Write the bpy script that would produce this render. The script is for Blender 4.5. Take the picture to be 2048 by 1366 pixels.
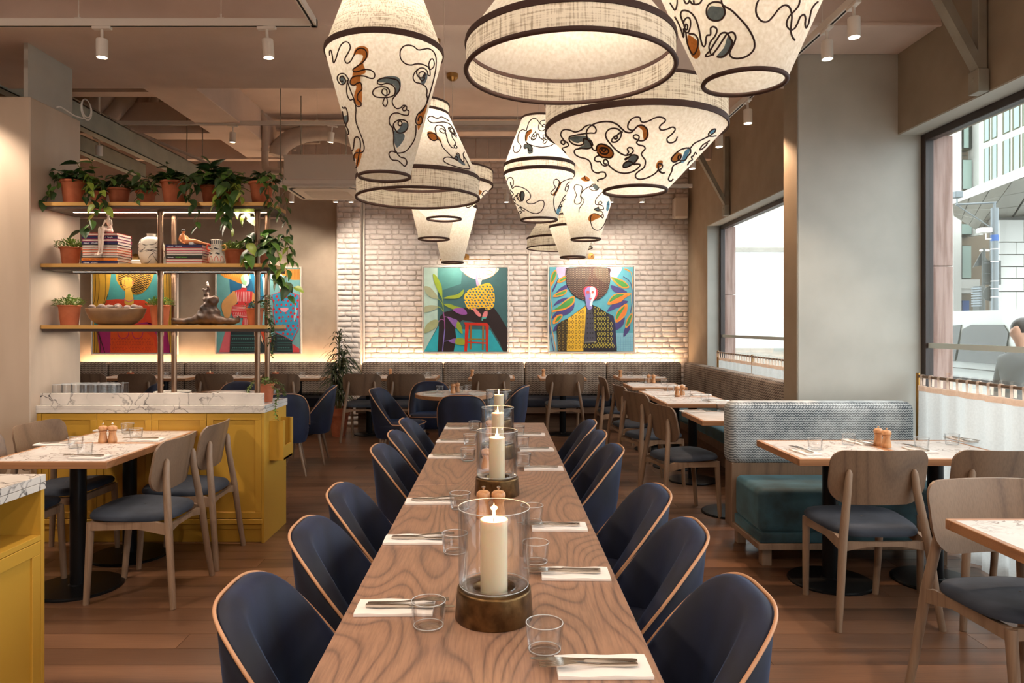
import bpy, bmesh, math, random
from math import sin, cos, pi, radians, sqrt, atan2
from mathutils import Vector, Matrix
from mathutils.geometry import tessellate_polygon
random.seed(7)
SC = bpy.context.scene
COL = SC.collection
for o in list(bpy.data.objects): bpy.data.objects.remove(o, do_unlink=True)

# ---------------------------------------------------------------- camera
CAM = Vector((0.0, 0.0, 1.45)); F = 1440.0; CX, CY = 998.0, 651.0
cd = bpy.data.cameras.new('camera'); cam = bpy.data.objects.new('camera', cd); COL.objects.link(cam)
cam.location = CAM; cam.rotation_euler = (pi/2, 0, 0)
cd.sensor_width = 36.0; cd.lens = F/2048*36.0
cd.shift_x = (1024-CX)/2048; cd.shift_y = (CY-683)/2048
cd.clip_start = 0.05; cd.clip_end = 300
SC.camera = cam
SC.view_settings.view_transform = 'Standard'; SC.view_settings.look = 'None'
SC.view_settings.gamma = 1.0; SC.view_settings.use_curve_mapping = False
SC.view_settings.exposure = 0.45
cy = SC.cycles
cy.use_denoising = True
cy.max_bounces = 8; cy.diffuse_bounces = 4; cy.glossy_bounces = 3; cy.transmission_bounces = 6; cy.transparent_max_bounces = 24
cy.caustics_reflective = False; cy.caustics_refractive = False
cy.sample_clamp_indirect = 4.0; cy.sample_clamp_direct = 0.0

# ---------------------------------------------------------------- world: bright overcast sky
W = bpy.data.worlds.new('overcast_sky'); SC.world = W; W.use_nodes = True
nt = W.node_tree; bg = nt.nodes['Background']
tc = nt.nodes.new('ShaderNodeTexCoord'); sp = nt.nodes.new('ShaderNodeSeparateXYZ')
nt.links.new(tc.outputs['Generated'], sp.inputs[0])
cr = nt.nodes.new('ShaderNodeValToRGB'); nt.links.new(sp.outputs['Z'], cr.inputs[0])
cr.color_ramp.elements[0].position = 0.0; cr.color_ramp.elements[0].color = (0.80, 0.88, 0.95, 1)
cr.color_ramp.elements[1].position = 0.6; cr.color_ramp.elements[1].color = (1.0, 1.0, 1.0, 1)
nt.links.new(cr.outputs[0], bg.inputs['Color']); bg.inputs['Strength'].default_value = 4.0

def light(kind, name, loc, energy, color, rot=(0,0,0), **kw):
    l = bpy.data.lights.new(name, kind); l.energy = energy; l.color = color
    for k, v in kw.items(): setattr(l, k, v)
    o = bpy.data.objects.new(name, l); COL.objects.link(o); o.location = loc; o.rotation_euler = rot
    return o
WARM = (1.0, 0.87, 0.73); WARM2 = (1.0, 0.82, 0.65)

# window portals (guide the sky's light through the panes)
for (y0, y1) in ((5.25, 9.59), (0.2, 5.0), (-4.5, -0.4)):
    p = light('AREA', 'window_portal', (2.99, (y0+y1)/2, 1.45), 1.0, (1, 1, 1), (0, pi/2, 0), shape='RECTANGLE', size=2.7, size_y=y1-y0)
    p.data.cycles.is_portal = True

# ---------------------------------------------------------------- screen helpers (pixels of the photograph -> place)
def PX(px, z): return (px-CX)*z/F
def PZ(py, z): return CAM.z-(py-CY)*z/F
def at(px, py, z): return Vector((PX(px, z), z, PZ(py, z)))

# ---------------------------------------------------------------- mesh builder
class MB:
    def __init__(s): s.v = []; s.f = []; s.m = []; s.cur = 0
    def mat(s, i): s.cur = i; return s
    def add(s, vs, fs):
        n = len(s.v); s.v += [tuple(v) for v in vs]
        for f in fs: s.f.append(tuple(i+n for i in f)); s.m.append(s.cur)
        return s
    def box(s, x0, x1, y0, y1, z0, z1, b=0.0):
        if x0 > x1: x0, x1 = x1, x0
        if y0 > y1: y0, y1 = y1, y0
        if z0 > z1: z0, z1 = z1, z0
        if b <= 0:
            return s.add([(x0,y0,z0),(x1,y0,z0),(x1,y1,z0),(x0,y1,z0),(x0,y0,z1),(x1,y0,z1),(x1,y1,z1),(x0,y1,z1)],
                         [(0,3,2,1),(4,5,6,7),(0,1,5,4),(1,2,6,5),(2,3,7,6),(3,0,4,7)])
        b = min(b, (x1-x0)/2.01, (y1-y0)/2.01, (z1-z0)/2.01)
        c = [(x0,x1),(y0,y1),(z0,z1)]; vs = []; idx = {}
        for i in (0,1):
            for j in (0,1):
                for k in (0,1):
                    p = [c[0][i], c[1][j], c[2][k]]; sg = (1-2*i, 1-2*j, 1-2*k)
                    for a in range(3):
                        q = list(p)
                        for t in range(3):
                            if t != a: q[t] += sg[t]*b
                        idx[(i,j,k,a)] = len(vs); vs.append(q)
        # vertex (i,j,k,a) lies on the face perpendicular to axis a
        fs = []
        for a in range(3):
            o = [t for t in range(3) if t != a]
            for sd in (0,1):
                q = []
                for (u, w) in ((0,0),(1,0),(1,1),(0,1)):
                    ijk = [0,0,0]; ijk[a] = sd; ijk[o[0]] = u; ijk[o[1]] = w
                    q.append(idx[(*ijk, a)])
                flip = (a == 1) ^ (sd == 0)
                fs.append(tuple(reversed(q)) if flip else tuple(q))
        for a in range(3):       # edges along axis a
            o = [t for t in range(3) if t != a]
            for u in (0,1):
                for w in (0,1):
                    k0 = [0,0,0]; k1 = [0,0,0]; k0[a] = 0; k1[a] = 1
                    for kk in (k0, k1): kk[o[0]] = u; kk[o[1]] = w
                    fs.append((idx[(*k0, o[0])], idx[(*k1, o[0])], idx[(*k1, o[1])], idx[(*k0, o[1])]))
        for i in (0,1):
            for j in (0,1):
                for k in (0,1): fs.append((idx[(i,j,k,0)], idx[(i,j,k,1)], idx[(i,j,k,2)]))
        return s.add(vs, fs)
    def tube(s, pts, r, n=8, closed=False, cap=True):
        pts = [Vector(p) for p in pts]; m = len(pts)
        rr = r if isinstance(r, (list, tuple)) else [r]*m
        vs = []; fs = []; up = None
        for i, p in enumerate(pts):
            if closed: d = pts[(i+1) % m]-pts[i-1]
            else: d = pts[min(i+1, m-1)]-pts[max(i-1, 0)]
            if d.length < 1e-9: d = Vector((0,0,1))
            d.normalize()
            if up is None:
                up = Vector((0,0,1)) if abs(d.z) < .9 else Vector((1,0,0))
            a = d.cross(up)
            if a.length < 1e-6: a = d.cross(Vector((0,1,0)))
            a.normalize(); b = a.cross(d).normalized(); up = b
            for k in range(n):
                t = 2*pi*k/n; vs.append(p+(a*cos(t)+b*sin(t))*rr[i])
        rings = m if closed else m-1
        for i in range(rings):
            for k in range(n):
                j = (i+1) % m
                fs.append((i*n+k, i*n+(k+1) % n, j*n+(k+1) % n, j*n+k))
        if cap and not closed:
            fs.append(tuple(range(n-1, -1, -1))); fs.append(tuple((m-1)*n+k for k in range(n)))
        return s.add(vs, fs)
    def lathe(s, prof, cx=0, cy=0, n=24, cap=True, sx=1, sy=1, a0=0, closed=False):
        vs = []; fs = []
        for (r, z) in prof:
            for k in range(n):
                t = 2*pi*k/n+a0; vs.append((cx+r*cos(t)*sx, cy+r*sin(t)*sy, z))
        m = len(prof)
        for i in range(m if closed else m-1):
            j = (i+1) % m
            for k in range(n): fs.append((i*n+k, i*n+(k+1) % n, j*n+(k+1) % n, j*n+k))
        if cap and not closed:
            if prof[0][0] > 1e-5: fs.append(tuple(range(n-1, -1, -1)))
            if prof[-1][0] > 1e-5: fs.append(tuple((m-1)*n+k for k in range(n)))
        return s.add(vs, fs)
    def grid(s, rows, closed_u=False, closed_v=False):
        nv = len(rows); nu = len(rows[0]); vs = [p for r in rows for p in r]; fs = []
        for i in range(nv if closed_v else nv-1):
            for k in range(nu if closed_u else nu-1):
                j = (i+1) % nv; l = (k+1) % nu
                fs.append((i*nu+k, i*nu+l, j*nu+l, j*nu+k))
        return s.add(vs, fs)
    def prism(s, poly, y0, y1, axis='y'):
        """poly: list of 2D points; extruded along the axis."""
        n = len(poly)
        def P(u, w, t):
            return {'y': (u, t, w), 'x': (t, u, w), 'z': (u, w, t)}[axis]
        vs = [P(u, w, y0) for u, w in poly]+[P(u, w, y1) for u, w in poly]
        fs = [(i, (i+1) % n, n+(i+1) % n, n+i) for i in range(n)]
        tris = tessellate_polygon([[Vector((u, w, 0)) for u, w in poly]])
        fs += [tuple(t) for t in tris]+[tuple(n+i for i in reversed(t)) for t in tris]
        return s.add(vs, fs)
    def ngon(s, pts3):
        vs = [Vector(p) for p in pts3]
        tris = tessellate_polygon([vs]); return s.add(vs, [tuple(t) for t in tris])
    def xf(s, M, start=0):
        for i in range(start, len(s.v)): s.v[i] = tuple(M @ Vector(s.v[i]))
        return s
    def mesh(s, name, mats, smooth=35, fix=True):
        me = bpy.data.meshes.new(name); me.from_pydata(s.v, [], s.f)
        for m in (mats if isinstance(mats, (list, tuple)) else [mats]): me.materials.append(m)
        me.polygons.foreach_set('material_index', s.m)
        if fix:
            bm = bmesh.new(); bm.from_mesh(me)
            bmesh.ops.recalc_face_normals(bm, faces=bm.faces); bm.to_mesh(me); bm.free()
        if smooth:
            me.polygons.foreach_set('use_smooth', [True]*len(me.polygons))
            me.set_sharp_from_angle(angle=radians(smooth))
        me.update(); return me
    def build(s, name, mats, parent=None, smooth=35, fix=True, **kw):
        return link(name, s.mesh(name, mats, smooth, fix), parent, **kw)

def link(name, me, parent=None, loc=None, label=None, cat=None, group=None, kind=None):
    o = bpy.data.objects.new(name, me); COL.objects.link(o)
    if parent: o.parent = parent
    if loc is not None: o.location = loc
    return tag(o, label, cat, group, kind)
def tag(o, label=None, cat=None, group=None, kind=None):
    if label: o['label'] = label
    if cat: o['category'] = cat
    if group: o['group'] = group
    if kind: o['kind'] = kind
    return o
def thing(name, label, cat, loc=(0,0,0), rz=0.0, group=None):
    o = bpy.data.objects.new(name, None); COL.objects.link(o)
    o.empty_display_size = .05; o.location = loc; o.rotation_euler = (0, 0, rz)
    return tag(o, label, cat, group)
KIDS = {}
def dup(root, loc, rz=0.0, label=None, group=None):
    def cp(o, par):
        c = o.copy(); COL.objects.link(c)
        if par: c.parent = par
        for ch in o.children: cp(ch, c)
        return c
    r = cp(root, None); r.location = loc; r.rotation_euler = (0, 0, rz)
    if label: r['label'] = label
    if group: r['group'] = group
    return r
class Maker:
    """first call hands out the prototype, later ones copies of it"""
    def __init__(s, f, cat, group=None): s.f = f; s.cat = cat; s.group = group; s.p = None
    def __call__(s, loc, rz=0.0, label=None, group=None):
        if s.p is None:
            s.p = s.f(); s.p.location = loc; s.p.rotation_euler = (0, 0, rz)
            tag(s.p, label, s.cat, group or s.group); return s.p
        return dup(s.p, loc, rz, label, group or s.group)
def spline(pts, n=6, closed=False):
    """Catmull-Rom through 2D/3D points"""
    P = [Vector(p) for p in pts]; m = len(P); out = []
    rng = range(m) if closed else range(m-1)
    for i in rng:
        p0 = P[(i-1) % m] if closed or i > 0 else P[0]*2-P[1]
        p1 = P[i]; p2 = P[(i+1) % m]
        p3 = P[(i+2) % m] if closed or i+2 < m else P[-1]*2-P[-2]
        for k in range(n):
            t = k/n
            out.append(.5*((2*p1)+(p2-p0)*t+(2*p0-5*p1+4*p2-p3)*t*t+(3*p1-p0-3*p2+p3)*t**3))
    if not closed: out.append(P[-1])
    return out

# ---------------------------------------------------------------- materials
def srgb(r, g, b):
    f = lambda c: (c/255/12.92) if c/255 <= .04045 else ((c/255+.055)/1.055)**2.4
    return (f(r), f(g), f(b), 1.0)
M = {}
def N(m, t, **kw):
    n = m.node_tree.nodes.new('ShaderNode'+t)
    for k, v in kw.items():
        if k.startswith('i_'): n.inputs[k[2:].replace('_', ' ')].default_value = v
        else: setattr(n, k, v)
    return n
def L(m, a, b): m.node_tree.links.new(a, b)
def base(name, col, rough=.5, metal=0.0, **kw):
    m = bpy.data.materials.new(name); m.use_nodes = True; M[name] = m
    p = m.node_tree.nodes['Principled BSDF']
    p.inputs['Base Color'].default_value = col; p.inputs['Roughness'].default_value = rough
    p.inputs['Metallic'].default_value = metal
    for k, v in kw.items(): p.inputs[k].default_value = v
    return m, p
def coords(m, scale=(1,1,1), kind='Object', rot=(0,0,0)):
    if kind == 'World':
        g = N(m, 'NewGeometry'); out = g.outputs['Position']
    else:
        t = N(m, 'TexCoord'); out = t.outputs[kind]
    mp = N(m, 'Mapping'); mp.inputs['Scale'].default_value = scale; mp.inputs['Rotation'].default_value = rot
    L(m, out, mp.inputs[0]); return mp.outputs[0]
def ramp(m, fac, stops):
    r = N(m, 'ValToRGB'); e = r.color_ramp.elements
    while len(e) < len(stops): e.new(.5)
    for el, (p, c) in zip(e, stops): el.position = p; el.color = c
    L(m, fac, r.inputs[0]); return r.outputs[0]
def mix(m, fac, a, b, mode='MIX'):
    n = N(m, 'Mix', data_type='RGBA', blend_type=mode)
    for sock, v in ((n.inputs[0], fac), (n.inputs[6], a), (n.inputs[7], b)):
        if hasattr(v, 'links') or hasattr(v, 'is_linked'): L(m, v, sock)
        else: sock.default_value = v
    return n.outputs[2]
def bump(m, p, h, strength=.3, dist=.002):
    b = N(m, 'Bump'); b.inputs['Strength'].default_value = strength; b.inputs['Distance'].default_value = dist
    L(m, h, b.inputs['Height']); L(m, b.outputs[0], p.inputs['Normal'])
def noisy(name, c1, c2, scale=8, rough=.6, bumps=.15, dist=.002, stretch=(1,1,1), kind='Object', metal=0.0, detail=4, lo=.35, hi=.65, **kw):
    m, p = base(name, c1, rough, metal, **kw)
    n = N(m, 'TexNoise'); n.inputs['Scale'].default_value = scale; n.inputs['Detail'].default_value = detail
    L(m, coords(m, stretch, kind), n.inputs['Vector'])
    L(m, ramp(m, n.outputs[0], [(lo, c1), (hi, c2)]), p.inputs['Base Color'])
    if bumps: bump(m, p, n.outputs[0], bumps, dist)
    return m
def wood(name, c1, c2, along='y', rough=.45, ring=5.0, dark=None, rnd=0.0, kind='Object', dist=7.0, fine=1.0):
    m, p = base(name, c1, rough)
    st = {'x': (.11, 1, 1), 'y': (1, .11, 1), 'z': (1, 1, .11)}[along]
    if kind == 'World' and along == 'y': st = (1, .24, 1)
    co = coords(m, st, kind)
    if rnd:
        oi = N(m, 'ObjectInfo'); ad = N(m, 'VectorMath', operation='ADD'); sc = N(m, 'VectorMath', operation='SCALE')
        cb = N(m, 'CombineXYZ')
        for k in range(3): L(m, oi.outputs['Random'], cb.inputs[k])
        sc.inputs['Scale'].default_value = 37.0; L(m, cb.outputs[0], sc.inputs[0])
        L(m, co, ad.inputs[0]); L(m, sc.outputs[0], ad.inputs[1]); co = ad.outputs[0]
    n0 = N(m, 'TexNoise'); n0.inputs['Scale'].default_value = ring*.42; n0.inputs['Detail'].default_value = 1.2; n0.inputs['Roughness'].default_value = .35; L(m, co, n0.inputs['Vector'])
    mu = N(m, 'Math', operation='MULTIPLY'); mu.inputs[1].default_value = dist*2.2; L(m, n0.outputs[0], mu.inputs[0])
    w = N(m, 'Math', operation='FRACT'); L(m, mu.outputs[0], w.inputs[0])
    fine_co = N(m, 'Mapping'); fine_co.inputs['Scale'].default_value = {'x': (.25, 1, 1), 'y': (1, .25, 1), 'z': (1, 1, .25)}[along]; L(m, co, fine_co.inputs[0])
    n = N(m, 'TexNoise'); n.inputs['Scale'].default_value = 230*fine; n.inputs['Detail'].default_value = 2; L(m, fine_co.outputs[0], n.inputs['Vector'])
    a = ramp(m, w.outputs[0], [(0, dark or c2), (.17, c2), (.5, c1), (.86, c2), (1, dark or c2)])
    a = mix(m, .72, c1, a)
    b = mix(m, .22, a, ramp(m, n.outputs[0], [(.38, dark or c2), (.58, c1)]))
    if rnd:
        hs = N(m, 'HueSaturation'); mr = N(m, 'MapRange'); mr.inputs['To Min'].default_value = 1-rnd; mr.inputs['To Max'].default_value = 1+rnd
        L(m, oi.outputs['Random'], mr.inputs[0]); L(m, mr.outputs[0], hs.inputs['Value']); L(m, b, hs.inputs['Color']); b = hs.outputs[0]
    L(m, b, p.inputs['Base Color']); bump(m, p, w.outputs[0], .06, .001)
    return m
def marble(name, basec, veinc, scale=3.0, amount=.05, patch=.5, rough=.18):
    m, p = base(name, basec, rough)
    co = coords(m, (1,1,1), 'World')
    n = N(m, 'TexNoise'); n.inputs['Scale'].default_value = scale*1.6; n.inputs['Detail'].default_value = 5; L(m, co, n.inputs['Vector'])
    ad = N(m, 'VectorMath', operation='MULTIPLY_ADD'); L(m, n.outputs['Color'], ad.inputs[0]); ad.inputs[1].default_value = (.35,)*3; L(m, co, ad.inputs[2])
    v = N(m, 'TexVoronoi', feature='DISTANCE_TO_EDGE'); v.inputs['Scale'].default_value = scale*2.2; L(m, ad.outputs[0], v.inputs['Vector'])
    msk = N(m, 'TexNoise'); msk.inputs['Scale'].default_value = scale*.9; L(m, co, msk.inputs['Vector'])
    vein = ramp(m, v.outputs['Distance'], [(0, (1,1,1,1)), (amount, (0,0,0,1))])
    mk = ramp(m, msk.outputs[0], [(patch-.06, (0,0,0,1)), (patch+.1, (1,1,1,1))])
    f = mix(m, 1.0, vein, mk, 'MULTIPLY')
    cl = ramp(m, n.outputs[0], [(.3, basec), (.75, tuple(.72*a+.28*b for a, b in zip(basec, veinc)))])
    L(m, mix(m, f, cl, veinc), p.inputs['Base Color'])
    return m
def glassy(name, tint=(1,1,1,1), edge=(.75,.8,.8,1), refl=.5, rough=.02):
    m = bpy.data.materials.new(name); m.use_nodes = True; M[name] = m; t = m.node_tree; t.nodes.clear()
    o = N(m, 'OutputMaterial'); tr = N(m, 'BsdfTransparent'); gl = N(m, 'BsdfGlossy'); gl.inputs['Roughness'].default_value = rough
    lw = N(m, 'LayerWeight'); lw.inputs['Blend'].default_value = .18
    c = mix(m, lw.outputs['Facing'], tint, edge); L(m, c, tr.inputs[0])
    mx = N(m, 'MixShader'); mr = N(m, 'MapRange'); mr.inputs['To Min'].default_value = .03; mr.inputs['To Max'].default_value = refl
    L(m, lw.outputs['Fresnel'], mr.inputs[0]); L(m, mr.outputs[0], mx.inputs[0]); L(m, tr.outputs[0], mx.inputs[1]); L(m, gl.outputs[0], mx.inputs[2])
    L(m, mx.outputs[0], o.inputs[0]); return m
def emit(name, col, strength):
    m = bpy.data.materials.new(name); m.use_nodes = True; M[name] = m; t = m.node_tree; t.nodes.clear()
    o = N(m, 'OutputMaterial'); e = N(m, 'Emission'); e.inputs[0].default_value = col; e.inputs[1].default_value = strength
    L(m, e.outputs[0], o.inputs[0]); return m
def cloth_shade(name, c1, c2, woven=True, trans=.5):
    m = bpy.data.materials.new(name); m.use_nodes = True; M[name] = m; t = m.node_tree; t.nodes.clear()
    o = N(m, 'OutputMaterial'); d = N(m, 'BsdfDiffuse'); tr = N(m, 'BsdfTranslucent'); mx = N(m, 'MixShader'); mx.inputs[0].default_value = trans
    if woven:
        n = N(m, 'TexNoise'); n.inputs['Scale'].default_value = 190; n.inputs['Detail'].default_value = 1; L(m, coords(m, (1,1,.06)), n.inputs['Vector'])
        n2 = N(m, 'TexNoise'); n2.inputs['Scale'].default_value = 170; n2.inputs['Detail'].default_value = 1; L(m, coords(m, (.06,.06,1.2)), n2.inputs['Vector'])
        f = N(m, 'Math', operation='MULTIPLY'); L(m, n.outputs[0], f.inputs[0]); L(m, n2.outputs[0], f.inputs[1])
        c = ramp(m, f.outputs[0], [(.13, c2), (.26, c1)])
    else:
        n = N(m, 'TexNoise'); n.inputs['Scale'].default_value = 90; n.inputs['Detail'].default_value = 5; L(m, coords(m), n.inputs['Vector'])
        c = ramp(m, n.outputs[0], [(.3, c2), (.65, c1)])
    L(m, c, d.inputs[0]); L(m, c, tr.inputs[0]); L(m, d.outputs[0], mx.inputs[1]); L(m, tr.outputs[0], mx.inputs[2]); L(m, mx.outputs[0], o.inputs[0])
    return m
def weave(name, c_lo, c_hi, c_mid, s=38.0, rowf=1.7):
    """zigzag upholstery: rows of small chevrons"""
    m, p = base(name, c_lo, .9)
    g = N(m, 'NewGeometry'); sx = N(m, 'SeparateXYZ'); L(m, g.outputs['Position'], sx.inputs[0])
    su = N(m, 'Math', operation='ADD'); L(m, sx.outputs['X'], su.inputs[0]); L(m, sx.outputs['Y'], su.inputs[1])
    def mt(op, a, b=None):
        n = N(m, 'Math', operation=op)
        for i, v in enumerate((a, b)):
            if v is None: continue
            if isinstance(v, (int, float)): n.inputs[i].default_value = v
            else: L(m, v, n.inputs[i])
        return n.outputs[0]
    pp = mt('PINGPONG', mt('MULTIPLY', su.outputs[0], s), .5)
    z = mt('ADD', mt('MULTIPLY', sx.outputs['Z'], s*rowf), pp)
    fr = mt('FRACT', z)
    n = N(m, 'TexNoise'); n.inputs['Scale'].default_value = 30; L(m, g.outputs['Position'], n.inputs['Vector'])
    n2 = N(m, 'TexNoise'); n2.inputs['Scale'].default_value = 5; L(m, g.outputs['Position'], n2.inputs['Vector'])
    f2 = mt('ADD', fr, mt('MULTIPLY', mt('SUBTRACT', n.outputs[0], .5), .8))
    c = ramp(m, f2, [(.40, c_lo), (.56, c_hi)])
    L(m, mix(m, .35, c, ramp(m, n2.outputs[0], [(.4, c_mid), (.6, c_hi)])), p.inputs['Base Color'])
    bump(m, p, f2, .5, .003)
    return m
noisy('wall_paint', srgb(172,158,142), srgb(162,148,132), 5, .7, .1)
noisy('wall_taupe', srgb(150,136,118), srgb(142,128,110), 5, .7, .1)
noisy('column_paint', srgb(184,182,174), srgb(174,172,164), 3, .6, .12)
noisy('ceiling_paint', srgb(224,204,192), srgb(214,194,182), 2.5, .85, .2, .004)
noisy('plaster', srgb(206,186,166), srgb(188,168,148), 3, .55, .2, .003, (1,1,.25))
noisy('green_steel', srgb(158,164,156), srgb(142,150,143), 5, .5, .1)
noisy('grey_steel', srgb(150,146,134), srgb(135,130,118), 6, .5, .1)
noisy('pipe_paint', srgb(200,186,176), srgb(182,168,158), 6, .6, .15)
noisy('white_brick', srgb(236,230,226), srgb(218,210,205), 14, .6, .5, .004, kind='World', detail=5)
noisy('mortar', srgb(216,208,202), srgb(200,191,184), 20, .8, .3)
base('white_metal', srgb(232,226,218), .35); base('dark_gap', srgb(22,20,19), .8)
base('black_metal', srgb(24,25,28), .35, .6); base('window_frame', srgb(52,40,36), .4)
base('ac_white', srgb(232,222,210), .5)
base('yellow_paint', srgb(194,149,54), .45)
marble('marble_slab', srgb(232,224,216), srgb(42,38,48), 3.2, .045, .50)
marble('marble_top', srgb(232,226,222), srgb(150,138,130), 4.0, .05, .44, .25)
wood('floor_wood', srgb(124,89,66), srgb(110,78,57), 'x', .30, 3.0, srgb(76,53,39), rnd=.3, dist=5)
wood('table_oak', srgb(164,126,102), srgb(146,110,90), 'y', .36, 8.0, srgb(78,62,58), kind='World', dist=14)
wood('edge_oak', srgb(182,134,96), srgb(166,118,82), 'x', .45, 5.0, srgb(140,96,64))
wood('chair_ash', srgb(152,127,106), srgb(140,115,94), 'z', .45, 7.0, srgb(118,94,75), rnd=.06)
wood('chair_ply', srgb(134,110,90), srgb(122,98,79), 'z', .42, 4.0, srgb(92,72,58), dist=6, rnd=.08)
wood('dark_wood', srgb(124,96,76), srgb(108,82,64), 'x', .5, 5.0, srgb(84,62,48))
noisy('seat_cloth', srgb(52,60,74), srgb(34,42,56), 7, .8, .1)
noisy('banquette_seat', srgb(22,26,40), srgb(32,38,54), 7, .6, .1)
m, p = base('blue_velvet', srgb(14,22,44), .7, 0.0, **{'Sheen Weight': .26, 'Sheen Roughness': .32, 'Sheen Tint': srgb(90,130,190)})
n = N(m, 'TexNoise'); n.inputs['Scale'].default_value = 5; n.inputs['Detail'].default_value = 5; L(m, coords(m, (1,1,.4)), n.inputs['Vector'])
L(m, ramp(m, n.outputs[0], [(.35, srgb(8,13,30)), (.7, srgb(20,33,66))]), p.inputs['Base Color'])
m, p = base('teal_velvet', srgb(38,66,76), .7, 0.0, **{'Sheen Weight': .5, 'Sheen Roughness': .4, 'Sheen Tint': srgb(150,200,215)})
n = N(m, 'TexNoise'); n.inputs['Scale'].default_value = 6; n.inputs['Detail'].default_value = 5; L(m, coords(m, (1,1,1)), n.inputs['Vector'])
L(m, ramp(m, n.outputs[0], [(.35, srgb(28,48,54)), (.65, srgb(50,88,102))]), p.inputs['Base Color'])
base('piping', srgb(196,146,110), .5); base('copper_cap', srgb(150,150,150), .25, .9)
weave('weave_taupe', srgb(52,42,38), srgb(176,160,146), srgb(112,92,80), 20, 1.9)
weave('weave_blue', srgb(34,44,56), srgb(206,214,218), srgb(110,124,134), 56, 1.05)
noisy('bronze', srgb(120,92,58), srgb(84,62,38), 30, .36, .5, .002, metal=.9, detail=4)
base('brass', srgb(170,132,78), .3, .9); base('brass_shelf', srgb(206,160,92), .35, .35)
m, p = base('pole_bronze', srgb(132,104,84), .3, .85)
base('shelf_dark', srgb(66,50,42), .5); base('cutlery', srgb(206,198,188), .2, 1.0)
base('napkin', srgb(240,232,226), .9)
m, p = base('wax', srgb(236,218,186), .4, 0.0, **{'Subsurface Weight': .35, 'Subsurface Scale': .008})
base('wick', srgb(30,25,20), .9); emit('flame', (1.0, .62, .22, 1), 26)
emit('bulb', (1.0, .78, .5, 1), 30); emit('lamp_face', (1.0, .80, .58, 1), 38); emit('led_strip', (1.0, .82, .62, 1), 9); emit('led_cove', (1.0, .64, .36, 1), 5)
emit('picture_led', (1.0, .80, .55, 1), 12)
glassy('tumbler_glass', (1,1,1,1), (.93,.95,.96,1), .45); glassy('hurricane_glass', (1,1,1,1), (.90,.93,.95,1), .4); glassy('pane_glass', (.97,.99,.98,1), (.9,.95,.95,1), .35)
wood('mill_wood', srgb(214,160,112), srgb(196,140,94), 'z', .4, 8.0, srgb(170,112,72))
noisy('terracotta', srgb(192,112,78), srgb(172,94,62), 9, .8, .2, .002, lo=.4, hi=.62)
base('soil', srgb(48,36,28), .95)
for nme, a, b in (('leaf_dark', srgb(40,66,34), srgb(62,92,44)), ('leaf_mid', srgb(70,106,44), srgb(100,136,58)), ('leaf_lime', srgb(136,160,56), srgb(170,186,84)), ('leaf_fine', srgb(84,112,46), srgb(120,146,66))):
    m = noisy(nme, a, b, 14, .38, .1); m.node_tree.nodes['Principled BSDF'].inputs['Transmission Weight'].default_value = 0
m, p = base('leaf_variegated', srgb(60,100,40), .4)
n = N(m, 'TexNoise'); n.inputs['Scale'].default_value = 40; L(m, coords(m, (1,.4,1)), n.inputs['Vector'])
L(m, ramp(m, n.outputs[0], [(.47, srgb(56,96,36)), (.56, srgb(186,200,110))]), p.inputs['Base Color'])
base('stem', srgb(118,110,60), .7); noisy('dracaena_leaf', srgb(54,66,42), srgb(84,92,60), 12, .5, 0)
base('cream_ceramic', srgb(232,220,202), .45); base('brown_glaze', srgb(66,44,34), .4); base('black_glaze', srgb(40,42,52), .4); base('red_glaze', srgb(214,72,36), .35)
noisy('bowl_clay', srgb(140,112,86), srgb(108,84,64), 6, .28, .1)
noisy('ball_clay', srgb(118,98,88), srgb(92,74,66), 20, .6, .1)
noisy('sculpture_bronze', srgb(40,30,26), srgb(84,58,40), 12, .42, .8, .008, metal=.2)
noisy('pale_clay', srgb(236,216,200), srgb(220,196,180), 12, .6, .1)
base('orange_figure', srgb(238,150,92), .35); base('black_hair', srgb(30,24,24), .5); base('white_china', srgb(242,236,228), .2)
base('navy_cover', srgb(34,30,82), .5); base('orange_cover', srgb(226,126,44), .5); base('black_cover', srgb(28,30,24), .5); base('red_cover', srgb(196,40,44), .5)
base('paper_edge', srgb(226,214,200), .8); base('pink_cover', srgb(176,44,96), .5)
base('letter_white', srgb(240,235,240), .6); base('letter_green', srgb(110,190,80), .6); base('letter_brown', srgb(140,56,20), .6)
cloth_shade('shade_linen', srgb(228,220,204), srgb(172,158,138), True, .42)
cloth_shade('shade_felt', srgb(248,243,232), srgb(230,222,206), False, .45)
base('trim_brown', srgb(66,42,34), .75); base('yarn', srgb(58,38,34), .9)
for nme, c in (('dye_orange', srgb(222,150,84)), ('dye_slate', srgb(124,140,150)), ('dye_blue', srgb(120,172,200))):
    cloth_shade(nme, c, tuple(x*.8 for x in c[:3])+(1,), False, .4)
base('cord', srgb(222,204,190), .8)
cloth_shade('sheer', srgb(206,206,204), srgb(198,198,196), False, .5)
cloth_shade('curtain_tab', srgb(240,220,204), srgb(232,210,194), False, .5)
noisy('pink_stone', srgb(176,142,132), srgb(138,98,84), 26, .5, .3, .003, (1,1,.07), lo=.45, hi=.60)
noisy('pale_stone', srgb(180,176,166), srgb(168,164,154), 2, .7, .05); base('beige_panel', srgb(128,112,90), .6); base('white_stone', srgb(206,206,200), .7); base('bright_render', srgb(250,250,248), .8)
base('blind', srgb(150,172,164), .7); base('green_frame', srgb(92,92,68), .5)
base('canopy_panel', srgb(150,148,136), .35, .3); base('canopy_joint', srgb(90,88,80), .6)
base('steel_grey', srgb(112,120,124), .4, .5); base('sign_back', srgb(72,76,74), .5, .4); base('blue_band', srgb(40,90,160), .6)
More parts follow.
